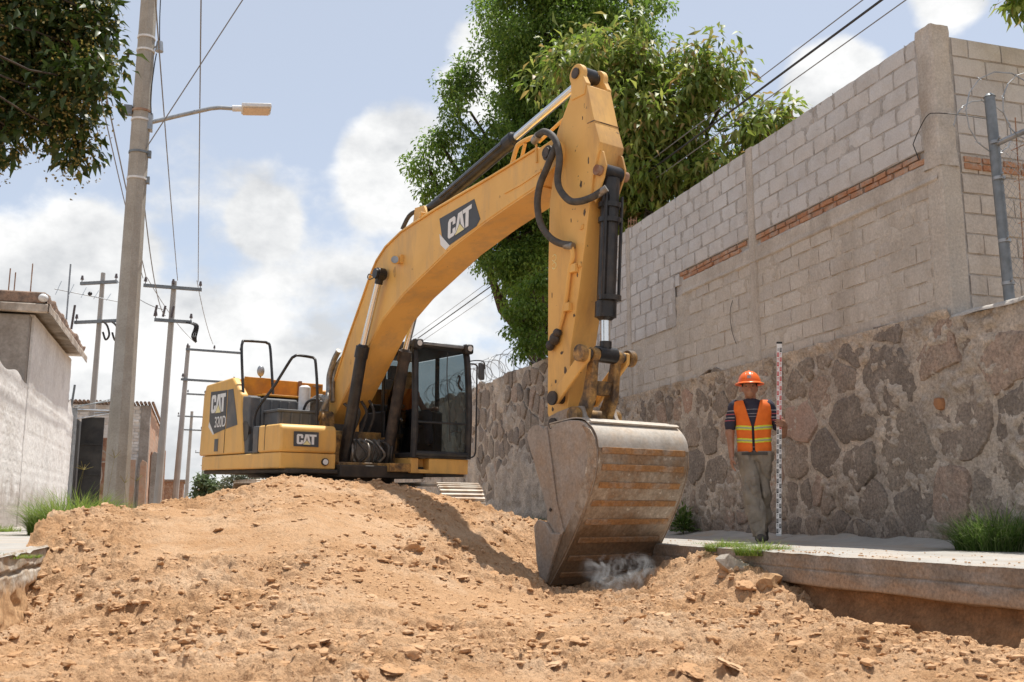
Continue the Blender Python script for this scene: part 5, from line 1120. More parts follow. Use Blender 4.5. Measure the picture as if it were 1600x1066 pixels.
cb = ep(MB().bx(-.6, 1.07, .44, .562, 1.03, 1.245).bx(-.6, 1.07, .74, 1.41, 1.03, 1.245).bx(-.6, 1.07, .56, .745, 1.03, 1.085).bx(.2, .9, .5, 1.35, 1.03, 1.24), 'cab_base', 'yellow_arm', bevel=.008)
ep(MB().bx(.60, 1.08, .10, .435, 1.04, 1.16), 'cab_base_plate', 'yellow_greasy', bevel=.008)
ep(MB().cyl((1.0, .62, 1.255), (1.0, .9, 1.255), .012, n=6), 'bolt', 'dull_metal', cb)
ep(MB().cyl((.5, .36, 1.62), (.58, .36, 1.80), .03, n=8).cyl((.58, .36, 1.80), (.62, .44, 1.84), .025, n=8), 'fitting', 'chrome')
# --- boom
BY0, BY1 = -.28, .20; YM = -.04
B_TOP = [(-.14, 2.10), (.12, 2.52), (.39, 2.93), (.63, 3.25), (.84, 3.53), (1.02, 3.78), (1.20, 3.97), (1.45, 4.12), (1.87, 4.245), (2.76, 4.36), (3.87, 4.46), (4.42, 4.52), (4.93, 4.58)]
B_BOT = [(-.12, 1.76), (.08, 1.92), (.62, 2.40), (1.05, 2.80), (1.42, 3.12), (1.98, 3.39), (2.50, 3.57), (3.13, 3.79), (3.89, 3.97), (4.60, 4.10), (4.95, 4.16)]
tipr = [(5.16 + .17 * math.cos(a), 4.45 + .17 * math.sin(a)) for a in [R(-80 + 160 * i / 8) for i in range(9)]]
boom = ep(MB().prism(B_BOT + tipr + B_TOP[::-1] + [(-.24, 1.95), (-.22, 1.82)], BY0, BY1), 'boom', 'yellow', bevel=.008)
ep(rib_poly(B_TOP, .022, BY0 - .022, BY1 + .022), 'top_flange', 'yellow', boom, bevel=.004)
ep(rib_poly(B_BOT, -.018, BY0 + .01, BY1 - .01), 'bottom_plate', 'yellow', boom)
ep(rib_poly([(4.30, 4.21), (4.62, 4.235), (5.0, 4.30)], .03, BY0 - .012, BY0 + .01), 'reinforcement', 'yellow', boom)
pb = ep(MB().cyl((5.16, BY0 - .05, 4.46), (5.16, BY1 + .05, 4.46), .085, n=22).cyl((5.16, BY0 - .075, 4.46), (5.16, BY0 - .05, 4.46), .06, n=18), 'pivot_pin', 'cyl_dusty', boom)
dpb = plate(boom, [(2.93, BY0 - .001, 3.985), (3.10, BY0 - .001, 3.825), (3.72, BY0 - .001, 3.945), (3.80, BY0 - .001, 4.02), (3.66, BY0 - .001, 4.30), (2.86, BY0 - .001, 4.225)], (0, -1, 0), .003, 'decal_panel', 'decal')
plate(dpb, [(2.875, BY0 - .001, 4.02), (2.905, BY0 - .001, 3.875), (3.03, BY0 - .001, 3.785), (3.125, BY0 - .001, 3.822)], (0, -1, 0), .0045, 'stripe', 'decal_white')
decal(dpb, (3.08, BY0 - .0055, 3.905), (.985, 0, .17), (-.0, 0, 1), (0, -1, 0), .54, .25)
wl2 = ep(MB().cyl((1.83, BY0 - .02, 3.86), (1.90, BY0 - .10, 3.85), .05, .062, 16).bx(1.9, 1.96, BY0 - .05, BY0, 3.81, 3.92), 'work_lamp', 'yellow', boom); ep(MB().cyl((1.90, BY0 - .101, 3.85), (1.91, BY0 - .11, 3.85), .05, n=16), 'lens', 'galv', wl2)
for y, o_ in ((-.22, .06), (-.15, .075)):
    pts = [(p[0] - .03, y, p[1] + o_) for p in B_TOP[2:11]]; ep(MB().tube(spline(pts, 3), .017, 7), 'steel_pipe', 'yellow', boom)
for p in ((.30, 2.86), (.98, 3.80), (2.3, 4.36)): ep(MB().box((p[0], -.18, p[1] + .05), (.06, .14, .07)), 'pipe_clamp', 'yellow', boom, bevel=.008)
ep(MB().tube(spline([(.20, -.22, 2.76), (.06, -.27, 2.62), (.0, -.30, 2.40), (.02, -.32, 2.2), (.08, -.34, 2.05)], 5), .032, 8), 'hose', 'dull_metal', boom)
ep(MB().tube(spline([(1.75, -.2, 4.33), (1.85, -.16, 4.50), (2.0, -.12, 4.55), (2.2, -.08, 4.52)], 4), .03, 8), 'hose', 'rubber', boom)
ep(MB().tube(spline([(4.40, -.26, 4.53), (4.50, -.27, 4.70), (4.58, -.27, 4.745), (4.82, -.27, 4.75), (4.96, -.28, 4.69)], 5), .028, 8), 'pipe_guard', 'yellow', boom)
ep(MB().tube([(4.57, -.25, 4.55), (4.67, -.27, 4.72)], .022, 7), 'pipe_guard', 'yellow', boom); ep(MB().tube([(4.9, -.285, 4.64), (4.92, -.29, 4.42)], .014, 6), 'pipe_guard', 'yellow', boom)
# boom cylinders
def ram(p0, pk, p1, r, rr, name, m1, parent=EX, eye=.085, w=.11):
    p0, pk, p1 = Vector(p0), Vector(pk), Vector(p1); d = (p1 - p0).normalized()
    c = ep(MB().cyl(p0 + d * .06, pk, r, n=22).cyl(pk - d * .16, pk, r * 1.16, n=22).cyl(pk, pk + d * .03, r * 1.0, r * .7, 20), name, m1, parent)
    ep(MB().cyl(pk + d * .02, p1 - d * .05, rr, n=20), 'rod', 'chrome', c)
    yv = Vector((0, w / 2, 0)); ep(MB().cyl(p1 - yv, p1 + yv, eye, n=20).cyl(p1 - d * .14, p1 - d * .05, rr * 1.25, n=16), 'rod_eye', m1, c); ep(MB().cyl(p0 - yv, p0 + yv, eye, n=20), 'base_eye', m1, c)
    return c
for y in (YM - .34, YM + .34):
    c = ram((.58, y, 1.10), (1.06, y, 2.76), (1.50, y, 3.72), .083, .045, 'boom_cylinder', 'cyl_black' if y < 0 else 'cyl_dusty'); 
    ep(MB().cyl((1.50, y - .07 * (1 if y > 0 else -1) , 3.72), (1.50, y + .09 * (1 if y > 0 else -1), 3.72), .07, n=18), 'pin', 'cyl_black', c)
ep(MB().tube(spline([(1.40, -.44, 3.70), (1.32, -.46, 3.74), (1.28, -.46, 3.70), (1.34, -.46, 3.66), (1.44, -.45, 3.67)], 4), .008, 5), 'grease_line', 'rubber')
sc_ = ram((2.12, YM, 4.50), (4.14, YM, 4.98), (5.50, YM, 5.30), .085, .048, 'stick_cylinder', 'cyl_black', w=.16)
ep(MB().tube([(2.6, YM - .09, 4.60), (4.0, YM - .09, 4.93)], .016, 6), 'hydraulic_line', 'cyl_black', sc_)
ep(MB().prism([(1.95, 4.2), (2.45, 4.27), (2.26, 4.56), (2.02, 4.58)], YM - .13, YM - .09).prism([(1.95, 4.2), (2.45, 4.27), (2.26, 4.56), (2.02, 4.58)], YM + .09, YM + .13), 'cylinder_bracket', 'yellow', boom, bevel=.006)
ep(MB().tube([(4.5, YM + .1, 4.86), (5.35, YM + .1, 5.12)], .02, 6), 'steel_pipe', 'yellow', boom)
# --- stick
AY0, AY1 = YM - .17, YM + .17
armp = [(5.13, 4.28), (5.06, 3.95), (5.045, 3.2), (5.06, 1.62), (5.13, 1.47), (5.27, 1.42), (5.38, 1.50), (5.42, 1.80), (5.44, 2.28), (5.56, 2.82), (5.67, 3.39), (5.79, 4.05), (5.90, 4.40), (5.82, 4.62), (5.69, 5.10), (5.60, 5.13), (5.46, 5.13), (5.19, 4.73), (5.10, 4.50)]
arm = ep(MB().prism(armp, AY0, AY1), 'stick', 'yellow_arm', bevel=.008)
for y0, y1 in ((AY0 - .012, AY0 + .055), (AY1 - .055, AY1 + .012)):
    a = [(5.44, 5.0), (5.66, 5.0), (5.69, 5.12)] + [(5.52 + .115 * math.cos(R(t)), 5.27 + .115 * math.sin(R(t))) for t in range(-20, 221, 20)]
    ep(MB().prism(a, y0, y1), 'lug', 'yellow', arm, bevel=.006)
    b_ = [(5.84, 4.35), (5.70, 3.86), (5.80, 3.78), (5.93, 4.02), (5.97, 4.14), (5.92, 4.30)]
    ep(MB().prism(b_, y0 + .04, y1 - .005) if y0 < YM else MB().prism(b_, y0 + .005, y1 - .04), 'lug', 'yellow_arm', arm, bevel=.004)
ep(MB().cyl((5.52, AY0 - .03, 5.28), (5.52, AY1 + .03, 5.28), .06, n=18), 'pin', 'cyl_dusty', arm)
ep(MB().bx(5.70, 5.813, AY0 - .003, AY1 + .003, 4.655, 4.667), 'weld_seam', 'yellow_greasy', arm)
ep(MB().cyl((5.31, YM - .30, 1.76), (5.31, YM + .30, 1.76), .055, n=18).cyl((5.31, YM - .315, 1.76), (5.31, YM - .29, 1.76), .075, n=18), 'pin', 'cyl_dusty', arm)
ap = ep(MB().tube(spline([(5.50, -.255, 3.36), (5.52, -.25, 3.24), (5.46, -.245, 3.12), (5.40, -.24, 2.83), (5.34, -.24, 2.63), (5.26, -.24, 2.46)], 5), .026, 8), 'steel_pipe', 'yellow_arm', arm)
for z, x in ((3.12, 5.48), (2.72, 5.38)): ep(MB().box((x + .03, -.235, z), (.11, .05, .09)), 'pipe_clamp', 'yellow_arm', arm, bevel=.006)
ep(MB().ball((5.22, -.25, 2.40), (.07, .05, .07)).ball((5.15, -.25, 2.34), (.06, .045, .06)).ball((5.27, -.25, 2.46), (.05, .05, .05)), 'greasy_fitting', 'cyl_dusty', arm)
for (x, z) in ((5.62, 3.55), (5.60, 3.15), (5.66, 3.85)): ep(MB().cyl((x, AY0 - .02, z), (x, AY0, z), .014, n=8).box((x, AY0 - .008, z), (.05, .012, .05)), 'bracket', 'yellow_arm', arm)
ep(MB().tube(spline([(5.0, -.36, 4.68), (5.14, -.36, 4.70), (5.30, -.36, 4.60), (5.39, -.36, 4.46), (5.42, -.36, 4.30), (5.39, -.36, 4.10), (5.44, -.36, 3.96), (5.58, -.35, 3.82), (5.72, -.33, 3.78), (5.86, -.28, 3.80), (5.96, -.22, 3.86)], 5), .038, 10), 'hose', 'rubber', arm)
ep(MB().tube(spline([(5.32, -.33, 4.50), (5.28, -.36, 4.38), (5.20, -.37, 4.25), (5.09, -.37, 4.10), (5.05, -.37, 3.90), (5.10, -.36, 3.67), (5.23, -.34, 3.50), (5.36, -.30, 3.41), (5.50, -.26, 3.37)], 5), .038, 10), 'hose', 'rubber', arm)
for a_, b_, r_ in (((5.42, -.275, 3.38), (5.53, -.255, 3.35), .042), ((5.90, -.25, 3.82), (6.0, -.2, 3.88), .04), ((4.92, -.33, 4.66), (5.04, -.36, 4.69), .045)): ep(MB().cyl(a_, b_, r_, n=10), 'hose_fitting', 'dull_metal', arm)
# bucket cylinder on the front of the stick
bc = ram((5.88, YM, 4.10), (5.80, YM, 2.58), (5.80, YM, 2.19), .098, .05, 'bucket_cylinder', 'cyl_black', w=.24)
for dy, r_ in ((-.108, .018), (.108, .018), (-.06, .014)): ep(MB().tube([(5.935, YM + dy, 3.85), (5.88, YM + dy, 2.75)], r_, 7), 'hydraulic_line', 'cyl_black', bc)
for z in (3.78, 3.62, 2.80): ep(MB().cyl((5.865, YM, z), (5.862, YM, z - .05), .122, n=22), 'cylinder_band', 'cyl_black', bc)
ep(MB().cyl((5.88, AY0 - .03, 4.10), (5.88, AY1 + .05, 4.10), .055, n=18), 'pin', 'rust', bc)
# linkage
for y in (YM - .285, YM + .245):
    ep(MB().prism([(5.27, 1.70), (5.36, 1.70), (5.86, 2.11), (5.87, 2.22), (5.78, 2.24), (5.25, 1.80)], y, y + .04), 'idler_link', 'yellow_arm', bevel=.012)
lk = ep(MB().cyl((5.80, YM - .34, 2.18), (5.80, YM + .34, 2.18), .052, n=18), 'link_pin', 'cyl_dusty')
for a0, a1 in ((-.36, -.29), (.29, .37)): ep(MB().cyl((5.80, YM + a0, 2.18), (5.80, YM + a1, 2.18), .088, n=20), 'boss', 'yellow_greasy', lk, bevel=.008)
ep(MB().cyl((5.80, YM - .20, 2.18), (5.80, YM + .20, 2.18), .072, n=18), 'sleeve', 'yellow_greasy', lk)
hl_ = MB()
for y in (YM - .19, YM + .11): hl_.prism([(5.76, 2.20), (5.84, 2.20), (5.80, 1.75), (5.70, 1.52), (5.58, 1.50), (5.56, 1.62), (5.66, 1.80)], y, y + .08)
hl_.prism([(5.70, 1.92), (5.79, 1.92), (5.76, 1.78), (5.67, 1.78)], YM - .11, YM + .11)
ep(hl_, 'h_link', 'yellow_greasy', bevel=.014)
ep(MB().cyl((5.63, YM - .27, 1.57), (5.63, YM + .27, 1.57), .06, n=18).cyl((5.63, YM - .30, 1.57), (5.63, YM - .2, 1.57), .085, n=18).cyl((5.63, YM + .2, 1.57), (5.63, YM + .30, 1.57), .085, n=18), 'bucket_pin', 'yellow_greasy')
# --- bucket: mouth towards the machine, teeth in the ground
KY0, KY1 = -.62, .58
BK = [(5.60, 1.455), (5.80, 1.475), (5.94, 1.485), (6.08, 1.475), (6.18, 1.445), (6.26, 1.385), (6.325, 1.30), (6.35, 1.19), (6.345, 1.06), (6.31, .92), (6.25, .78), (6.17, .63), (6.08, .48), (5.98, .33), (5.87, .18), (5.76, .04), (5.645, -.10)]
def wob_plate(prof, t, y0, y1, ny=24):
    pr = spline([(p[0], 0, p[1]) for p in prof], 3)
    ns = []
    for i in range(len(pr)): d = (pr[min(i + 1, len(pr) - 1)] - pr[max(i - 1, 0)]).normalized(); ns.append(Vector((d.z, 0, -d.x)))
    vs = []; fs = []; n = len(pr)
    for j in range(ny + 1):
        y = y0 + (y1 - y0) * j / ny
        for i in range(n): vs.append(pr[i] + Vector((0, y, 0)))
        for i in range(n): vs.append(pr[i] + ns[i] * t + Vector((0, y, 0)))
    m2 = 2 * n
    for j in range(ny):
        for i in range(n - 1):
            a = j * m2 + i; fs += [(a, a + 1, a + m2 + 1, a + m2), (a + n, a + n + m2, a + n + m2 + 1, a + n + 1)]
        a = j * m2; fs += [(a, a + m2, a + n + m2, a + n), (a + n - 1, a + 2 * n - 1, a + 2 * n - 1 + m2, a + n - 1 + m2)]
    for j in (0, ny):
        for i in range(n - 1): a = j * m2 + i; fs.append((a, a + n, a + n + 1, a + 1))
    return MB().add(vs, fs)
bk = ep(wob_plate(BK, .03, KY0 + .02, KY1 - .02), 'bucket', 'bucket_back')
ep(wob_plate([(5.58, 1.462), (5.94, 1.50), (6.10, 1.488), (6.17, 1.458)], -.012, KY0 + .03, KY1 - .03, 2), 'top_plate', 'bucket_top', bk)
ep(wob_plate([(6.175, 1.463), (6.265, 1.400), (6.332, 1.312), (6.356, 1.21)], -.008, KY0 + .01, KY1 - .01, 2), 'top_plate', 'bucket_top', bk)
ep(wob_plate([(6.20, 1.468), (6.235, 1.446)], -.02, KY0 + .02, KY1 - .02, 2), 'top_rib', 'bucket_top', bk)
SP = [(5.25, 1.34), (5.27, 1.41), (5.34, 1.455), (5.44, 1.465), (5.52, 1.425), (5.585, 1.385), (5.68, 1.43), (5.80, 1.475)] + [(p[0] - .006, p[1]) for p in BK[2:]] + [(5.52, -.02), (5.60, .45), (5.59, .62), (5.44, .95), (5.36, 1.12), (5.28, 1.26)]
for y0, y1 in ((KY0, KY0 + .03), (KY1 - .03, KY1)): ep(MB().prism(SP, y0, y1), 'side_plate', 'bucket', bk, bevel=.006)
for i in range(8):                                                       # wear strips across the back
    t = 4 + i * .99; k = 7 + i * 1.18; i0 = min(int(k), len(BK) - 2); fr_ = k - i0; p = Vector((BK[i0][0] + (BK[i0 + 1][0] - BK[i0][0]) * fr_, 0, BK[i0][1] + (BK[i0 + 1][1] - BK[i0][1]) * fr_)); d = Vector((BK[i0 + 1][0] - BK[i0][0], 0, BK[i0 + 1][1] - BK[i0][1])).normalized(); nn = Vector((-d.z, 0, d.x))
    ang = math.atan2(-d.z, d.x)
    ep(MB().box(p + nn * .006 + Vector((0, (KY0 + KY1) / 2, 0)), (.062, KY1 - KY0 - .11 - .02 * (i % 3), .016), Matrix.Rotation(ang, 3, 'Y')), 'wear_strip', 'bucket_strip', bk, bevel=.005)
for y, s in ((KY0, -1), (KY1, 1)):
    a, b = (y - .022, y + .0) if s < 0 else (y, y + .022)
    ep(MB().prism([(5.56, 1.43), (5.60, 1.435), (5.69, 1.05), (5.76, .72), (5.88, .42), (5.84, .36), (5.70, .68), (5.63, 1.05)], a, b), 'side_bar', 'bucket', bk, bevel=.006)
    a, b = (y - .045, y - .001) if s < 0 else (y + .001, y + .045)
    ep(MB().prism([(5.44, .46), (5.50, .52), (5.62, .50), (5.72, .40), (5.86, .40), (5.64, -.07), (5.57, -.11), (5.49, .12)], a, b), 'side_protector', 'bucket', bk, bevel=.01)
    rimp = [(p[0], p[1]) for p in BK[5:]] + [(p[0] - .125, p[1] + .045) for p in BK[5:][::-1]]
    a, b = (y - .012, y - .0008) if s < 0 else (y + .0008, y + .012)
    ep(MB().prism(rimp, a, b), 'edge_band', 'bucket_back', bk, bevel=.004)
    ep(MB().cyl((5.66, a, .62), (5.66, b - .004 * s, .62), .016, n=8), 'bolt', 'under', bk)
ep(MB().prism([(5.66, .02), (5.54, -.02), (5.40, -.17), (5.43, -.19), (5.60, -.08)], KY0, KY1), 'cutting_lip', 'bucket_back', bk, bevel=.006)
for k in range(5):
    y = KY0 + .06 + k * (KY1 - KY0 - .12) / 4; ep(MB().prism([(5.52, .0), (5.60, -.07), (5.36, -.30), (5.33, -.27), (5.42, -.10)], y - .05, y + .05), 'tooth', 'bucket', bk, bevel=.012)
for y in (YM - .23, YM + .18): ep(MB().prism([(5.12, 1.38), (5.16, 1.58), (5.30, 1.62), (5.52, 1.66), (5.70, 1.66), (5.74, 1.56), (5.82, 1.48), (5.5, 1.40)], y, y + .05), 'ear', 'bucket', bk, bevel=.008)
ep(MB().cyl((5.25, YM - .26, 1.50), (5.25, YM + .26, 1.50), .06, n=18), 'bucket_pivot', 'cyl_dusty', bk)

# smears of grease and scrapes on the stick and boom
rg2 = random.Random(8)
def smear_at(parent, x, z, w, h, y, mat='grease'):
    n = 11; pts = []
    for i in range(n):
        a = 2 * math.pi * i / n; q = rg2.uniform(.55, 1.1); pts.append((x + w * q * math.cos(a), y, z + h * q * math.sin(a)))
    plate(parent, pts, (0, -1, 0), .0012, 'grease_smear', mat)
for (x, z, w, h) in ((5.60, 4.02, .022, .05), (5.66, 3.70, .028, .045), (5.72, 4.25, .012, .05), (5.55, 3.05, .012, .03), (5.30, 2.25, .03, .02), (5.20, 1.95, .02, .03), (5.36, 2.05, .03, .05), (5.15, 1.66, .025, .03), (5.62, 4.75, .008, .03), (5.44, 3.66, .010, .03), (5.5, 2.62, .02, .02), (5.12, 2.9, .008, .04)): smear_at(arm, x, z, w, h, AY0 - .0005)
for (x, z, w, h) in ((4.9, 4.32, .035, .03), (1.72, 3.72, .05, .08), (.95, 3.2, .015, .03), (2.2, 3.68, .02, .015), (4.2, 4.2, .015, .02), (.5, 2.6, .03, .05)): smear_at(boom, x, z, w, h, BY0 - .0005, 'grease_thin')

for zz in (3.30, 3.215): ep(MB().tube([(5.155 + .034 * math.cos(R(a)), AY0 - .001, zz + .036 * math.sin(R(a))) for a in range(-150, 151, 30)], .006, 4), 'paint_mark', 'decal_yellow', arm)
# ------------------------------------------------------------ people: smooth blended bodies
def sdf_mesh(f, lo, hi, h):
    lo, hi = np.array(lo, float), np.array(hi, float); n = np.ceil((hi - lo) / h).astype(int) + 1
    ax = [lo[i] + h * np.arange(n[i]) for i in range(3)]; X_, Y_, Z_ = np.meshgrid(*ax, indexing='ij'); D = f(X_, Y_, Z_); ins = D < 0
    c = [ins[i:n[0] - 1 + i, j:n[1] - 1 + j, k:n[2] - 1 + k] for i in (0, 1) for j in (0, 1) for k in (0, 1)]
    s = sum(a.astype(np.int8) for a in c); act = (s > 0) & (s < 8); idx = -np.ones(act.shape, int); I = np.argwhere(act); idx[act] = np.arange(len(I))
    acc = np.zeros((len(I), 3)); cnt = np.zeros(len(I)); off = [np.array((i, j, k)) for i in (0, 1) for j in (0, 1) for k in (0, 1)]
    for a in range(8):
        for b in range(a + 1, 8):
            if np.abs(off[a] - off[b]).sum() != 1: continue
            pa, pb = I + off[a], I + off[b]; da = D[tuple(pa.T)]; db = D[tuple(pb.T)]; m = (da < 0) != (db < 0); t = np.where(m, da / np.where(m, da - db, 1), 0)
            acc += np.where(m[:, None], pa + (pb - pa) * t[:, None], 0); cnt += m
    V = lo + h * acc / cnt[:, None]; F = []
    for axn in range(3):
        o1, o2 = [(1, 2), (2, 0), (0, 1)][axn]; sl0 = [slice(None)] * 3; sl1 = [slice(None)] * 3; sl0[axn] = slice(0, -1); sl1[axn] = slice(1, None)
        A_, B_ = ins[tuple(sl0)], ins[tuple(sl1)]; E_ = np.argwhere(A_ != B_); sg = A_[tuple(E_.T)]
        ok = (E_[:, o1] > 0) & (E_[:, o2] > 0) & (E_[:, o1] < n[o1] - 1) & (E_[:, o2] < n[o2] - 1); E_, sg = E_[ok], sg[ok]
        def cell(d1, d2):
            q = E_.copy(); q[:, o1] += d1; q[:, o2] += d2; return idx[tuple(q.T)]
        Q = np.stack([cell(-1, -1), cell(0, -1), cell(0, 0), cell(-1, 0)], 1); Q[~sg] = Q[~sg][:, ::-1]; F.append(Q)
    return V, np.concatenate(F)
def cap(p, q, r0, r1, sx=1, sy=1):
    p, q = np.array(p, float), np.array(q, float)
    def f(X_, Y_, Z_):
        d = q - p; w = np.array([1 / sx, 1 / sy, 1]); L2 = ((d * w) ** 2).sum(); x = (X_ - p[0]) / sx; y = (Y_ - p[1]) / sy; z = Z_ - p[2]
        t = np.clip((x * d[0] / sx + y * d[1] / sy + z * d[2]) / max(L2, 1e-9), 0, 1)
        return (np.sqrt((x - t * d[0] / sx) ** 2 + (y - t * d[1] / sy) ** 2 + (z - t * d[2]) ** 2) - (r0 + (r1 - r0) * t)) * min(sx, sy, 1)
    return f
def ell(c, r):
    c, r = np.array(c, float), np.array(r, float)
    def f(X_, Y_, Z_):
        k = np.sqrt(((X_ - c[0]) / r[0]) ** 2 + ((Y_ - c[1]) / r[1]) ** 2 + ((Z_ - c[2]) / r[2]) ** 2); return (k - 1) * r.min()
    return f
def blend(fs, k=.03):
    def f(X_, Y_, Z_):
        d = None
        for g in fs:
            e = g(X_, Y_, Z_)
            if d is None: d = e; continue
            h = np.clip(.5 + .5 * (e - d) / k, 0, 1); d = e + (d - e) * h - k * h * (1 - h)
        return d
    return f
def smesh(name, f, lo, hi, h, mat, parent, smooth=True):
    V, F = sdf_mesh(f, lo, hi, h); return link(name, np_mesh(name, V, F, mat, smooth), None, parent)
def wrinkle(f, amp, sx, sz, seed):
    return lambda X_, Y_, Z_: f(X_, Y_, Z_) + amp * (vn3(X_ * sx, Y_ * sx, Z_ * sz + X_ * 3, seed) + .5 * vn3(X_ * sx * 2, Y_ * sx * 2, Z_ * sz * 2.2, seed + 1) - .75)
def crease(f, amp, sx, sz, seed):
    def g(X_, Y_, Z_):
        n = vn3(X_ * sx, Y_ * sx, Z_ * sz + X_ * 4, seed); m = vn3(X_ * sx * 1.7 + 5, Y_ * sx * 1.7, Z_ * sz * 2.6 - X_ * 6, seed + 3)
        return f(X_, Y_, Z_) + amp * np.maximum(0, 1 - np.abs(n - .5) * 9) + amp * .6 * np.maximum(0, 1 - np.abs(m - .5) * 9)
    return g
def cut(f, *conds):
    def g(X_, Y_, Z_):
        d = f(X_, Y_, Z_)
        for c in conds: d = np.maximum(d, c(X_, Y_, Z_))
        return d
    return g
def fingers(wr, dirv, side, palm_n, curl, s=1.0):
    """five separate fingers: wr palm base, dirv palm direction, side towards the thumb, palm_n palm normal"""
    wr, d, sd_, pn = Vector(wr), Vector(dirv).normalized(), Vector(side).normalized(), Vector(palm_n).normalized(); fs = []
    fs.append(cap(wr + d * .02 + sd_ * .018, wr + d * .075 + sd_ * .022, .017 * s, .016 * s)); fs.append(cap(wr + d * .02 - sd_ * .016, wr + d * .07 - sd_ * .02, .016 * s, .015 * s))
    for i, (o_, ln) in enumerate(((.030, .070), (.010, .080), (-.011, .075), (-.031, .058))):
        b = wr + d * .078 + sd_ * o_; c1, c2, c3 = curl * .6, curl * 1.4, curl * 2.0
        p = b
        for ang, fr_, r_ in ((c1, .42, .0098), (c2, .32, .009), (c3, .26, .0078)):
            q = p + (d * math.cos(ang) + pn * math.sin(ang)) * ln * fr_ * s; fs.append(cap(p, q, r_, r_ * .92)); p = q
    t0 = wr + d * .025 + sd_ * .03; t1 = t0 + (d * .6 + sd_ * .75 + pn * .3).normalized() * .04; t2 = t1 + (d * .85 + sd_ * .15 + pn * .55).normalized() * .035
    fs += [cap(t0, t1, .0125, .0115), cap(t1, t2, .011, .0085)]
    return fs
PX_, PY_, PRZ = 5.50, 9.20, R(-30.9)
man = empty('person', (PX_, PY_, 0.005), PRZ); tag(man, 'worker in orange helmet and orange hi-vis vest walking along the pavement with a staff', 'person')
# local: x to the right of the picture, -y the way he faces, z up
HC = (-.022, -.055, 1.595)
head = [ell(HC, (.074, .092, .108)), ell((HC[0], HC[1] - .035, HC[2] - .055), (.052, .058, .058)), cap((HC[0], HC[1] - .088, HC[2] - .0), (HC[0], HC[1] - .105, HC[2] - .032), .011, .016), ell((HC[0] - .076, HC[1] + .01, HC[2] - .005), (.012, .022, .032)), ell((HC[0] + .076, HC[1] + .01, HC[2] - .005), (.012, .022, .032)),
        cap((HC[0] - .03, HC[1] - .082, HC[2] + .022), (HC[0] + .03, HC[1] - .082, HC[2] + .022), .010, .010), ell((HC[0], HC[1] - .085, HC[2] - .062), (.026, .012, .009)), cap((-.015, .0, 1.43), (-.02, -.02, 1.53), .056, .054)]
armR = [cap((-.185, .01, 1.40), (-.245, .03, 1.13), .050, .041), cap((-.245, .03, 1.13), (-.232, -.03, .885), .042, .028)]
armL = [cap((.165, .01, 1.40), (.292, .07, 1.11), .050, .041), cap((.292, .07, 1.11), (.318, -.055, 1.185), .041, .029)]
torso = [cap((0, .01, 1.0), (0, .0, 1.32), .125, .145, 1.0, .75), cap((-.14, .01, 1.39), (.13, .01, 1.39), .062, .062), ell((0, .01, .93), (.14, .095, .11))]
hip_r, kn_r, an_r = (-.085, 0, .90), (-.055, -.085, .50), (.018, -.075, .095)
hip_l, kn_l, an_l = (.080, 0, .90), (.085, .03, .50), (.060, .30, .155)
legs = [cap(hip_r, kn_r, .072, .046), cap(kn_r, an_r, .044, .036), cap(hip_l, kn_l, .072, .046), cap(kn_l, an_l, .044, .036)]
handR = fingers((-.232, -.035, .872), (.0, -.12, -1), (.15, -1, 0), (1, .1, 0), .38)
handL = fingers((.318, -.072, 1.195), (-.42, -.9, .12), (.05, .1, 1), (-.9, .42, 0), .62)
body = blend([blend(head, .018), blend(torso + armR + armL + legs, .03), blend(handR[:2], .02), blend(handL[:2], .02)], .022)
fine = blend([body] + handR[2:] + handL[2:], .006)
smesh('body', fine, (-.34, -.24, .05), (.34, .40, 1.72), .0072, M['skin'], man)
eyes = MB()
for s in (-1, 1): eyes.ball((HC[0] + s * .03, HC[1] - .079, HC[2] + .004), (.014, .012, .007))
eyes.build('eyes', M['hair'], man)
hair = cut(ell((HC[0], HC[1] + .012, HC[2] + .018), (.081, .095, .105)), lambda X_, Y_, Z_: -(Y_ - HC[1] + .045 - .0 * Z_), lambda X_, Y_, Z_: -(Z_ - HC[2] + .065)); smesh('hair', hair, (-.14, -.18, 1.48), (.1, .1, 1.74), .009, M['hair'], man)
# helmet: shell with ridge and brim
hz = HC[2] + .045
hm = MB(); nu, nv = 28, 10
vs = []; fs = []
for j in range(nv + 1):
    b = R(90) * j / nv
    for i in range(nu):
        a = 2 * math.pi * i / nu; rx, ry, rz = .118, .142, .128; rg_ = 1 + .03 * math.exp(-((math.cos(a)) / .16) ** 2) * math.sin(b) ** .5
        vs.append((HC[0] + rx * math.cos(a) * math.cos(b) , HC[1] + ry * math.sin(a) * math.cos(b), hz + rz * math.sin(b) * rg_))
fs = [(j * nu + i, j * nu + (i + 1) % nu, (j + 1) * nu + (i + 1) % nu, (j + 1) * nu + i) for j in range(nv) for i in range(nu)]
hm.add(vs, fs)
vs = []
for k, (e_, dz) in enumerate(((0, .006), (.018, .0), (.034, -.010), (.034, -.016), (.016, -.008), (-.006, -.004))):
    for i in range(nu):
        a = 2 * math.pi * i / nu; fwd = .022 * max(0, -math.sin(a)) ** 2
        vs.append((HC[0] + (.118 + e_) * math.cos(a), HC[1] + (.142 + e_ + (fwd if e_ > .01 else 0)) * math.sin(a), hz + dz - (fwd * .25 if e_ > .01 else 0)))
hm.add(vs, [(k * nu + i, k * nu + (i + 1) % nu, (k + 1) * nu + (i + 1) % nu, (k + 1) * nu + i) for k in range(5) for i in range(nu)])
hel = hm.build('helmet', M['helmet'], man, smooth=60)
ridge = MB()
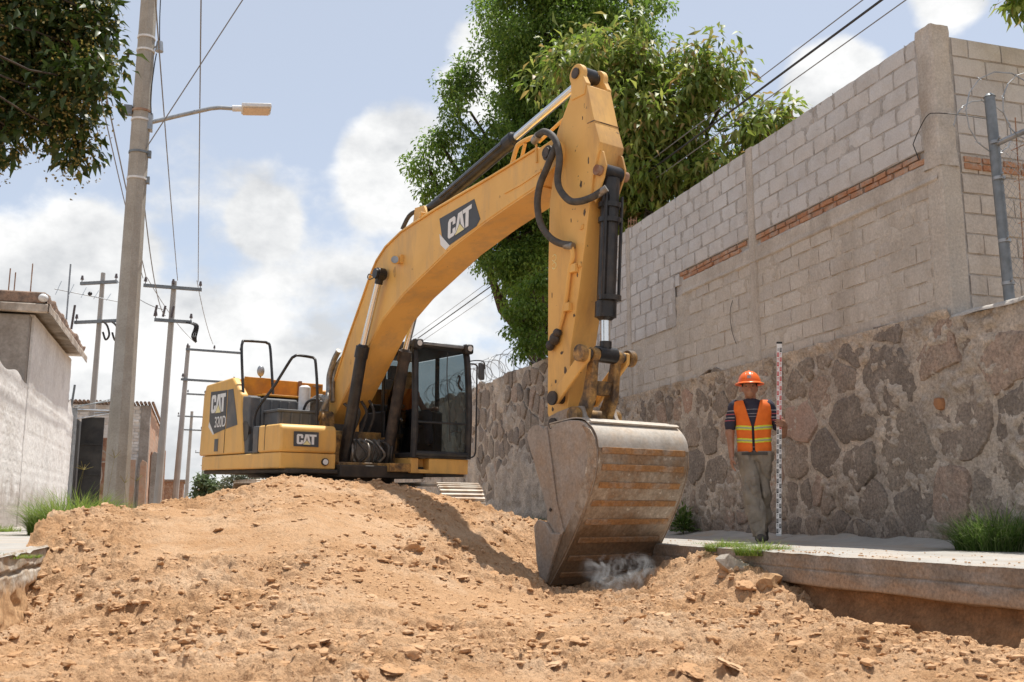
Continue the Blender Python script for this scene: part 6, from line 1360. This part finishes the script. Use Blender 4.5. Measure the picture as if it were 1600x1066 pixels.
for dx in (-.035, 0, .035): ridge.tube([(HC[0] + dx, HC[1] + .137 * math.cos(t) * (1 - abs(dx) * 1.2), hz + (.131 - abs(dx) * .35) * math.sin(t)) for t in [R(15 + 150 * i / 12) for i in range(13)]], .007, 6)
ridge.build('helmet_ridge', M['helmet'], hel, smooth=60)
MB().bx(HC[0] - .02, HC[0] + .02, HC[1] - .140, HC[1] - .128, hz + .035, hz + .065).build('helmet_badge', M['stripe_w'], hel)
# shirt with short striped sleeves, vest, trousers, boots
shirt = cut(blend([cap((0, .01, .93), (0, .0, 1.32), .140, .158, 1.0, .77), cap((-.15, .01, 1.385), (.14, .01, 1.385), .076, .076), cap((-.185, .01, 1.40), (-.238, .025, 1.20), .068, .062), cap((.165, .01, 1.40), (.245, .05, 1.20), .068, .062), cap((-.015, .0, 1.42), (-.018, -.01, 1.475), .068, .064)], .035), lambda X_, Y_, Z_: .885 - Z_)
shirt = cut(crease(wrinkle(shirt, .012, 14, 10, 401), .007, 11, 9, 441), lambda X_, Y_, Z_: Z_ - 1.478)
so_ = smesh('shirt', shirt, (-.34, -.2, .86), (.34, .2, 1.5), .0095, M['shirt'], man)
def stripe(name, z0, z1, mat, xr):
    f = cut(lambda X_, Y_, Z_: shirt(X_, Y_, Z_) - .0035, lambda X_, Y_, Z_: np.maximum(z0 - Z_, Z_ - z1), xr); 
    return smesh(name, f, (-.34, -.2, z0 - .02), (.34, .2, z1 + .02), .006, mat, so_)
slv = lambda X_, Y_, Z_: .175 - np.abs(X_ + .01)
mid = lambda X_, Y_, Z_: np.abs(X_) - .10
for k, (z, mt) in enumerate(((1.345, 'stripe_w'), (1.31, 'stripe_p'), (1.275, 'stripe_w'), (1.245, 'stripe_p'))): stripe('sleeve_stripe', z, z + .013, M[mt], slv)
for k, z in enumerate((1.355, 1.31, 1.28, .965, .925)): stripe('chest_stripe', z, z + .008, M['stripe_w'], mid)
def vest_v(X_, Y_, Z_):      # open V at the chest, zip line, arm holes
    v = (.012 + np.clip(Z_ - 1.18, 0, 1) * .27) - np.abs(X_ + .005) ; v = np.where(Y_ < -.02, v, -1)
    low = (np.clip(.955 - Z_, 0, 1) * .55 + .002) - np.abs(X_ + .005); low = np.where(Y_ < -.02, low, -1)
    return np.maximum(v, low)
vest = cut(wrinkle(blend([cap((0, .01, .96), (0, .0, 1.32), .172, .188, 1.0, .78), cap((-.15, .01, 1.385), (.14, .01, 1.385), .088, .088)], .03), .014, 10, 7, 411), vest_v, lambda X_, Y_, Z_: .895 - Z_, lambda X_, Y_, Z_: Z_ - 1.462,
    lambda X_, Y_, Z_: np.abs(X_ + .005) - (.212 - .03 * np.clip((Z_ - 1.18) / .25, 0, 1)), lambda X_, Y_, Z_: .075 - np.sqrt((X_ + .015) ** 2 + (Y_ - .0) ** 2) - .0 * Z_ - np.clip(1.40 - Z_, 0, 9))
vo = smesh('vest', vest, (-.26, -.24, .87), (.26, .24, 1.5), .0085, M['vest'], man)
def vband(name, z0, z1, mat, lift):
    def slope(X_): return .10 * np.abs(X_ + .005)
    f = cut(lambda X_, Y_, Z_: vest(X_, Y_, Z_) - lift, lambda X_, Y_, Z_: np.maximum(z0 - (Z_ - slope(X_)), (Z_ - slope(X_)) - z1), vest_v); smesh(name, f, (-.26, -.24, z0 - .02), (.26, .24, z1 + .05), .006, mat, vo)
for z in (1.135, 1.005): vband('reflective_band', z, z + .047, M['band'], .004); vband('reflective_strip', z + .014, z + .032, M['band_grey'], .0065)
tro = wrinkle(blend([ell((0, .01, .90), (.170, .126, .10)), cap(hip_r, kn_r, .103, .083), cap(kn_r, (an_r[0], an_r[1], .085), .085, .076), cap(hip_l, kn_l, .103, .083), cap(kn_l, (an_l[0], an_l[1] - .02, .17), .083, .072)], .03), .06, 13, 6, 421)
tro = crease(tro, .016, 8, 5, 431)
tro = cut(tro, lambda X_, Y_, Z_: Z_ - .925, lambda X_, Y_, Z_: .055 - Z_); smesh('trousers', tro, (-.24, -.24, .03), (.24, .44, .95), .0095, M['trouser'], man)
MB().bx(-.13, .13, -.135, -.10, .885, .915).build('belt', M['boot'], man)
bt = cut(blend([cap((an_r[0], an_r[1], .11), (an_r[0], an_r[1] + .01, .055), .050, .050), cap((an_r[0] + .005, an_r[1] - .02, .045), (an_r[0] + .025, an_r[1] - .17, .042), .046, .042, 1.0, 1.0)], .03), lambda X_, Y_, Z_: .004 - Z_); smesh('boot', bt, (-.1, -.34, -.01), (.16, .1, .2), .008, M['boot'], man)
bt2 = blend([cap((an_l[0], an_l[1], .19), (an_l[0], an_l[1] + .0, .12), .048, .048), cap((an_l[0], an_l[1] + .03, .11), (an_l[0] + .01, an_l[1] - .10, .04), .044, .04)], .03); smesh('boot', bt2, (-.06, .1, -.01), (.2, .5, .27), .009, M['boot'], man)
# levelling staff
stf = empty('levelling_staff', man.matrix_basis @ Vector((.205, -.135, .075)), PRZ); stf.rotation_euler = (0, R(2.7), PRZ); tag(stf, 'white graduated levelling staff with red and black marks held upright by the worker', 'staff')
SH_ = 1.96
MB().bx(-.026, .026, -.013, .013, 0, SH_).build('rod', M['staff'], stf, bevel=.003)
kb, kr = MB(), MB(); z = .02; i = 0
while z < SH_ - .06:
    m = kb if z < 1.05 or z > SH_ - .12 else kr
    x0, x1 = (-.023, -.003) if i % 2 == 0 else (.003, .023)             # blocks step from one side to the other
    m.bx(x0, x1, -.0142, -.0128, z, z + .010)
    for q in range(3): m.bx(x0 + q * .0075, x0 + q * .0075 + .005, -.0143, -.0129, z + .009, z + .046)
    xo = -.012 if i % 2 else .012                                        # small figure beside the block
    m.bx(xo - .006, xo - .003, -.0143, -.0129, z + .012, z + .034); m.bx(xo - .006, xo + .006, -.0142, -.0128, z + .034, z + .038)
    if i % 3: m.bx(xo + .003, xo + .006, -.0143, -.0129, z + .012, z + .034)
    z += .05; i += 1
kb.build('black_marks', M['mark_black'], stf, smooth=0); kr.build('red_marks', M['mark_red'], stf, smooth=0)
MB().bx(-.029, .029, -.016, .016, SH_ - .002, SH_ + .02).build('top_cap', M['mark_black'], stf, bevel=.003)
MB().bx(-.029, .029, -.016, .016, -.01, .012).build('foot', M['galv'], stf, bevel=.003)
# operator in the cab, dim behind the glass
op = empty('person'); op.matrix_world = EX.matrix_world @ Matrix.Translation((.05, .92, 1.80)) @ Matrix.Rotation(R(90), 4, 'Z'); tag(op, 'operator in orange seated inside the dark excavator cab', 'person')
ob_ = blend([ell((0, -.06, .66), (.075, .095, .115)), cap((0, 0, .5), (0, -.03, .6), .055, .055), cap((0, .02, .12), (0, .0, .42), .13, .15, 1, .75), cap((-.17, 0, .44), (-.26, -.12, .20), .05, .042), cap((-.26, -.12, .20), (-.30, -.36, .22), .04, .03), cap((.17, 0, .44), (.26, -.12, .20), .05, .042), cap((.26, -.12, .20), (.30, -.36, .22), .04, .03), cap((-.09, -.02, .1), (-.12, -.42, .12), .085, .065), cap((-.12, -.42, .12), (-.12, -.5, -.3), .06, .045), cap((.09, -.02, .1), (.12, -.42, .12), .085, .065), cap((.12, -.42, .12), (.12, -.5, -.3), .06, .045), ell((-.30, -.40, .22), (.035, .05, .035)), ell((.30, -.40, .22), (.035, .05, .035))], .03)
smesh('body', ob_, (-.42, -.6, -.38), (.42, .2, .8), .018, M['skin'], op)
ov = cut(blend([cap((0, .02, .10), (0, .0, .42), .15, .172, 1, .78), cap((-.15, 0, .45), (.15, 0, .45), .08, .08)], .03), lambda X_, Y_, Z_: Z_ - .53, lambda X_, Y_, Z_: np.abs(X_) - .2); smesh('vest', ov, (-.3, -.25, -.05), (.3, .25, .6), .018, M['vest'], op)
otr = blend([cap((-.09, -.02, .09), (-.12, -.42, .12), .097, .08), cap((-.12, -.42, .12), (-.12, -.5, -.28), .075, .06), cap((.09, -.02, .09), (.12, -.42, .12), .097, .08), cap((.12, -.42, .12), (.12, -.5, -.28), .075, .06)], .02); smesh('trousers', otr, (-.3, -.65, -.38), (.3, .15, .25), .018, M['shirt'], op)
smesh('cap', cut(ell((0, -.05, .70), (.086, .108, .10)), lambda X_, Y_, Z_: .70 - Z_), (-.12, -.2, .65), (.12, .1, .85), .014, M['hair'], op)
# ------------------------------------------------------------ clods and rubble on the earth
_ico = None
def ico(sub):
    bm = bmesh.new(); bmesh.ops.create_icosphere(bm, subdivisions=sub, radius=1); V = np.array([v.co[:] for v in bm.verts]); F = np.array([[v.index for v in f.verts] for f in bm.faces]); bm.free(); return V, F
I1, I2, I3 = ico(1), ico(2), ico(3)
def rock(seed, sub=2, flat=.7, rough=.35):
    V, F = (I1, I2, I3)[sub - 1]; o = seed * 7.13
    n = vn3(V[:, 0] * 1.4 + o, V[:, 1] * 1.4, V[:, 2] * 1.4, seed) - .5; n2 = vn3(V[:, 0] * 3.5 + o, V[:, 1] * 3.5, V[:, 2] * 3.5, seed + 9) - .5
    n3 = vn3(V[:, 0] * 8 + o, V[:, 1] * 8, V[:, 2] * 8, seed + 19) - .5
    W = V * (1 + rough * 1.5 * n + rough * .9 * n2 + rough * .45 * n3)[:, None]; W[:, 2] *= flat; W[:, 2] = np.where(W[:, 2] < -.35 * flat, -.35 * flat + .3 * (W[:, 2] + .35 * flat), W[:, 2]); return W, F
RK = []
for i in range(10):
    V, F = rock(500 + i, 3, .62 + .07 * (i % 5), .55); me = np_mesh('dirt_clod', V, F, M['clod'], True); me.set_sharp_from_angle(angle=R(32)); RK.append(me)
rc = np.random.default_rng(77)
def place_on(x, y): return float(earth_h(np.array([x]), np.array([y]))[0])
spots = []
for (px, py, s) in ((340, 830, .05), (180, 950, .045), (160, 945, .035), (205, 948, .03), (180, 925, .032), (300, 805, .03), (470, 760, .05), (560, 855, .07), (640, 860, .11), (650, 880, .06), (690, 885, .05), (510, 905, .045), (600, 900, .05), (1115, 1000, .055), (565, 1060, .04), (990, 965, .045), (880, 1000, .04), (1080, 935, .04), (560, 890, .05), (930, 940, .05), (1060, 1010, .04), (1180, 960, .04), (760, 940, .05), (800, 1010, .05), (430, 935, .05), (950, 1020, .04), (1240, 1000, .035), (1350, 1010, .04), (1480, 1030, .03), (300, 985, .04), (680, 980, .06), (730, 990, .05), (1010, 985, .05), (640, 1020, .05), (1145, 890, .08), (1165, 915, .11), (1215, 925, .10), (1130, 900, .06), (575, 835, .06), (620, 840, .05), (700, 870, .06), (715, 845, .05), (800, 880, .05), (770, 850, .05), (735, 815, .05), (790, 830, .05)):
    # march the sight line to the earth surface
    d = cam_ray(px, py); ts = np.linspace(3, 16, 900); X_ = ts * d.x; Y_ = ts * d.y; Z_ = .3 + ts * d.z; H = earth_h(X_, Y_); k = np.argmax(Z_ < H)
    if Z_[k] < H[k]: spots.append((X_[k], Y_[k], s))
for _ in range(70):
    y = 3.6 + 8.4 * rc.random() ** 1.2; x = rc.uniform(-.8, 4.2); spots.append((x, y, rc.uniform(.022, .05)))
for i, (x, y, s) in enumerate(spots):
    o = bpy.data.objects.new('dirt_clod', RK[i % 10]); COL.objects.link(o); o.location = (x, y, place_on(x, y) - s * .16); s *= .82; q = s * rc.uniform(.8, 1.2); o.scale = (q * rc.uniform(.9, 1.5), q, q * rc.uniform(.6, 1.0)); o.rotation_euler = (rc.uniform(-.3, .3), rc.uniform(-.3, .3), rc.uniform(0, 6.28))
    tag(o, 'lump of dry brown earth lying loose on the dug ground', 'clod', 'loose lumps of earth')
def scatter(name, n, smin, smax, seed, sub, flat, ydist, mat, pw=3.0, dens=None):
    r = np.random.default_rng(seed); y = 3.0 + ydist * r.random(n) ** 1.35; x = r.uniform(-1.05, 4.45, n)
    keep = fbm2(x * 1.1, y * 1.1, 3, seed) + .35 * fbm2(x * .8, y * .8 + 4, 2, 19) > r.uniform(.45, .85, n); x, y = x[keep], y[keep]; n = len(x)
    z = earth_h(x, y); s = smin + (smax - smin) * r.random(n) ** pw; base = [rock(600 + k, sub, flat, .45) for k in range(12)]; nv = len(base[0][0]); F0 = base[0][1]
    Vs = np.empty((n, nv, 3)); pick = r.integers(12, size=n); a = r.uniform(0, 6.283, n); tx = r.uniform(-.35, .35, n)
    for k in range(12):
        m = pick == k; B = base[k][0]
        ca, sa = np.cos(a[m])[:, None], np.sin(a[m])[:, None]; ex = r.uniform(.8, 1.6, (m.sum(), 1)); bx_, by_, bz_ = B[None, :, 0] * ex, B[None, :, 1], B[None, :, 2] + B[None, :, 0] * tx[m][:, None]
        Vs[m] = np.stack([bx_ * ca - by_ * sa, bx_ * sa + by_ * ca, bz_], -1) * s[m][:, None, None]
    Vs += np.stack([x, y, z - s * .06], -1)[:, None, :]; F = (F0[None] + (np.arange(n) * nv)[:, None, None]).reshape(-1, 3)
    me = np_mesh(name, Vs.reshape(-1, 3), F, mat, True); me.set_sharp_from_angle(angle=R(30)); return tag(link(name, me), 'small crumbs and chips of brown earth strewn over the dug ground', 'rubble', None, 'stuff')
scatter('earth_crumbs', 21000, .005, .034, 81, 1, .62, 9.3, M['clodstuff'])
scatter('earth_chips', 1700, .012, .045, 82, 1, .36, 9.0, M['clodstuff'], 2.6)
scatter('earth_grit', 16000, .003, .010, 83, 1, .7, 6.0, M['clodstuff'], 1.5)
# soil spilt on the pavement edge
r9 = np.random.default_rng(91); n9 = 420; x9 = 4.47 + .9 * r9.random(n9) ** 2.5; y9 = r9.uniform(3.5, 12, n9); s9 = .003 + .009 * r9.random(n9) ** 3; Vs9 = []; Fs9 = []
for k in range(n9):
    V, F = rock(620 + k % 9, 1, .7, .45); Vs9.append(V * s9[k] + np.array((x9[k], y9[k], .004))); Fs9.append(F + k * len(V))
tag(link('spilt_soil', np_mesh('spilt_soil', np.concatenate(Vs9), np.concatenate(Fs9), M['clodstuff'], True)), 'crumbs of soil spilt along the edge of the right pavement', 'rubble', None, 'stuff')
# broken lumps fallen off the kerb
for i, (x, y, z, sx, sy, sz, lb) in enumerate(((4.33, 7.62, -.22, .17, .13, .14, 'grey-brown lump of broken concrete wedged against the right kerb'), (4.35, 7.18, -.30, .15, .12, .13, 'smaller broken concrete lump nearer the trench, against the right kerb'))):
    V, F = rock(800 + i, 3, .9, .75); me = np_mesh('broken_lump', V, F, M['kerb_old'], True); me.set_sharp_from_angle(angle=R(28)); o = link('broken_lump', me); o.location = (x, y, z); o.scale = (sx, sy, sz); o.rotation_euler = (.3, .2, i * 1.3); tag(o, lb, 'rubble')
# slabs of crust lying on the slope
sl = []
for (px, py, s) in ((640, 858, .16), (505, 1000, .10), (545, 985, .09), (1010, 1020, .1), (905, 1000, .09), (860, 1040, .1), (720, 905, .09), (690, 905, .10), (600, 875, .10), (770, 895, .08), (480, 985, .1), (1080, 1045, .12), (1140, 1040, .12), (580, 930, .09), (1040, 960, .09), (420, 1010, .08), (615, 1045, .1), (655, 1050, .09), (1000, 950, .08), (850, 925, .07)):
    d = cam_ray(px, py); ts = np.linspace(3, 16, 900); X_ = ts * d.x; Y_ = ts * d.y; Z_ = .3 + ts * d.z; H = earth_h(X_, Y_); k = np.argmax(Z_ < H)
    if Z_[k] >= H[k]: continue
    V, F = rock(700 + len(sl), 3, .16, .55); me = np_mesh('crust_slab', V, F, M['clod'], True); me.set_sharp_from_angle(angle=R(30))
    o = link('crust_slab', me); s *= .75; o.location = (X_[k], Y_[k], H[k] - .008); o.scale = (s, s * .7, s * .9); o.rotation_euler = (rc.uniform(.0, .35), rc.uniform(-.2, .2), rc.uniform(0, 6.28)); sl.append(o)
    tag(o, 'flat broken piece of pale earth crust on the slope', 'crust slab', 'broken pieces of earth crust')
# ------------------------------------------------------------ dust puff at the bucket teeth
dm = bpy.data.materials.new('dust'); dm.use_nodes = True; N = dm.node_tree.nodes; L = dm.node_tree.links; N.remove(N['Principled BSDF'])
pv = N.new('ShaderNodeVolumePrincipled'); pv.inputs['Color'].default_value = (.80, .78, .77, 1); pv.inputs['Anisotropy'].default_value = .1
tc = N.new('ShaderNodeTexCoord'); ns = N.new('ShaderNodeTexNoise'); ns.inputs['Scale'].default_value = 5.5; ns.inputs['Detail'].default_value = 5; ns.inputs['Roughness'].default_value = .6; ns.inputs['Distortion'].default_value = 1.2; L.new(tc.outputs['Object'], ns.inputs['Vector'])
mr = N.new('ShaderNodeMapRange'); L.new(ns.outputs[0], mr.inputs[0]); mr.inputs[1].default_value = .53; mr.inputs[2].default_value = .68; mr.inputs[4].default_value = 15.0
# fade to nothing at the border of the puff
ln = N.new('ShaderNodeVectorMath'); ln.operation = 'LENGTH'; vs_ = N.new('ShaderNodeVectorMath'); vs_.operation = 'MULTIPLY'; vs_.inputs[1].default_value = (1 / .44, 1 / .26, 1 / .22); L.new(tc.outputs['Object'], vs_.inputs[0]); L.new(vs_.outputs[0], ln.inputs[0])
fd = N.new('ShaderNodeMapRange'); fd.interpolation_type = 'SMOOTHSTEP'; L.new(ln.outputs['Value'], fd.inputs[0]); fd.inputs[1].default_value = 1.0; fd.inputs[2].default_value = .25
mu = N.new('ShaderNodeMath'); mu.operation = 'MULTIPLY'; L.new(mr.outputs[0], mu.inputs[0]); L.new(fd.outputs[0], mu.inputs[1]); L.new(mu.outputs[0], pv.inputs['Density']); L.new(pv.outputs[0], N['Material Output'].inputs['Volume'])
dust = MB().ball((0, 0, 0), (.54, .30, .26), 24, 14).build('dust_puff', dm); dp_ = at(968, 902, 8.85); dust.location = (dp_.x, dp_.y, dp_.z + .05); dust.rotation_euler = (0, 0, R(10)); tag(dust, 'pale puff of dust at the bucket teeth', 'dust', None, 'stuff')
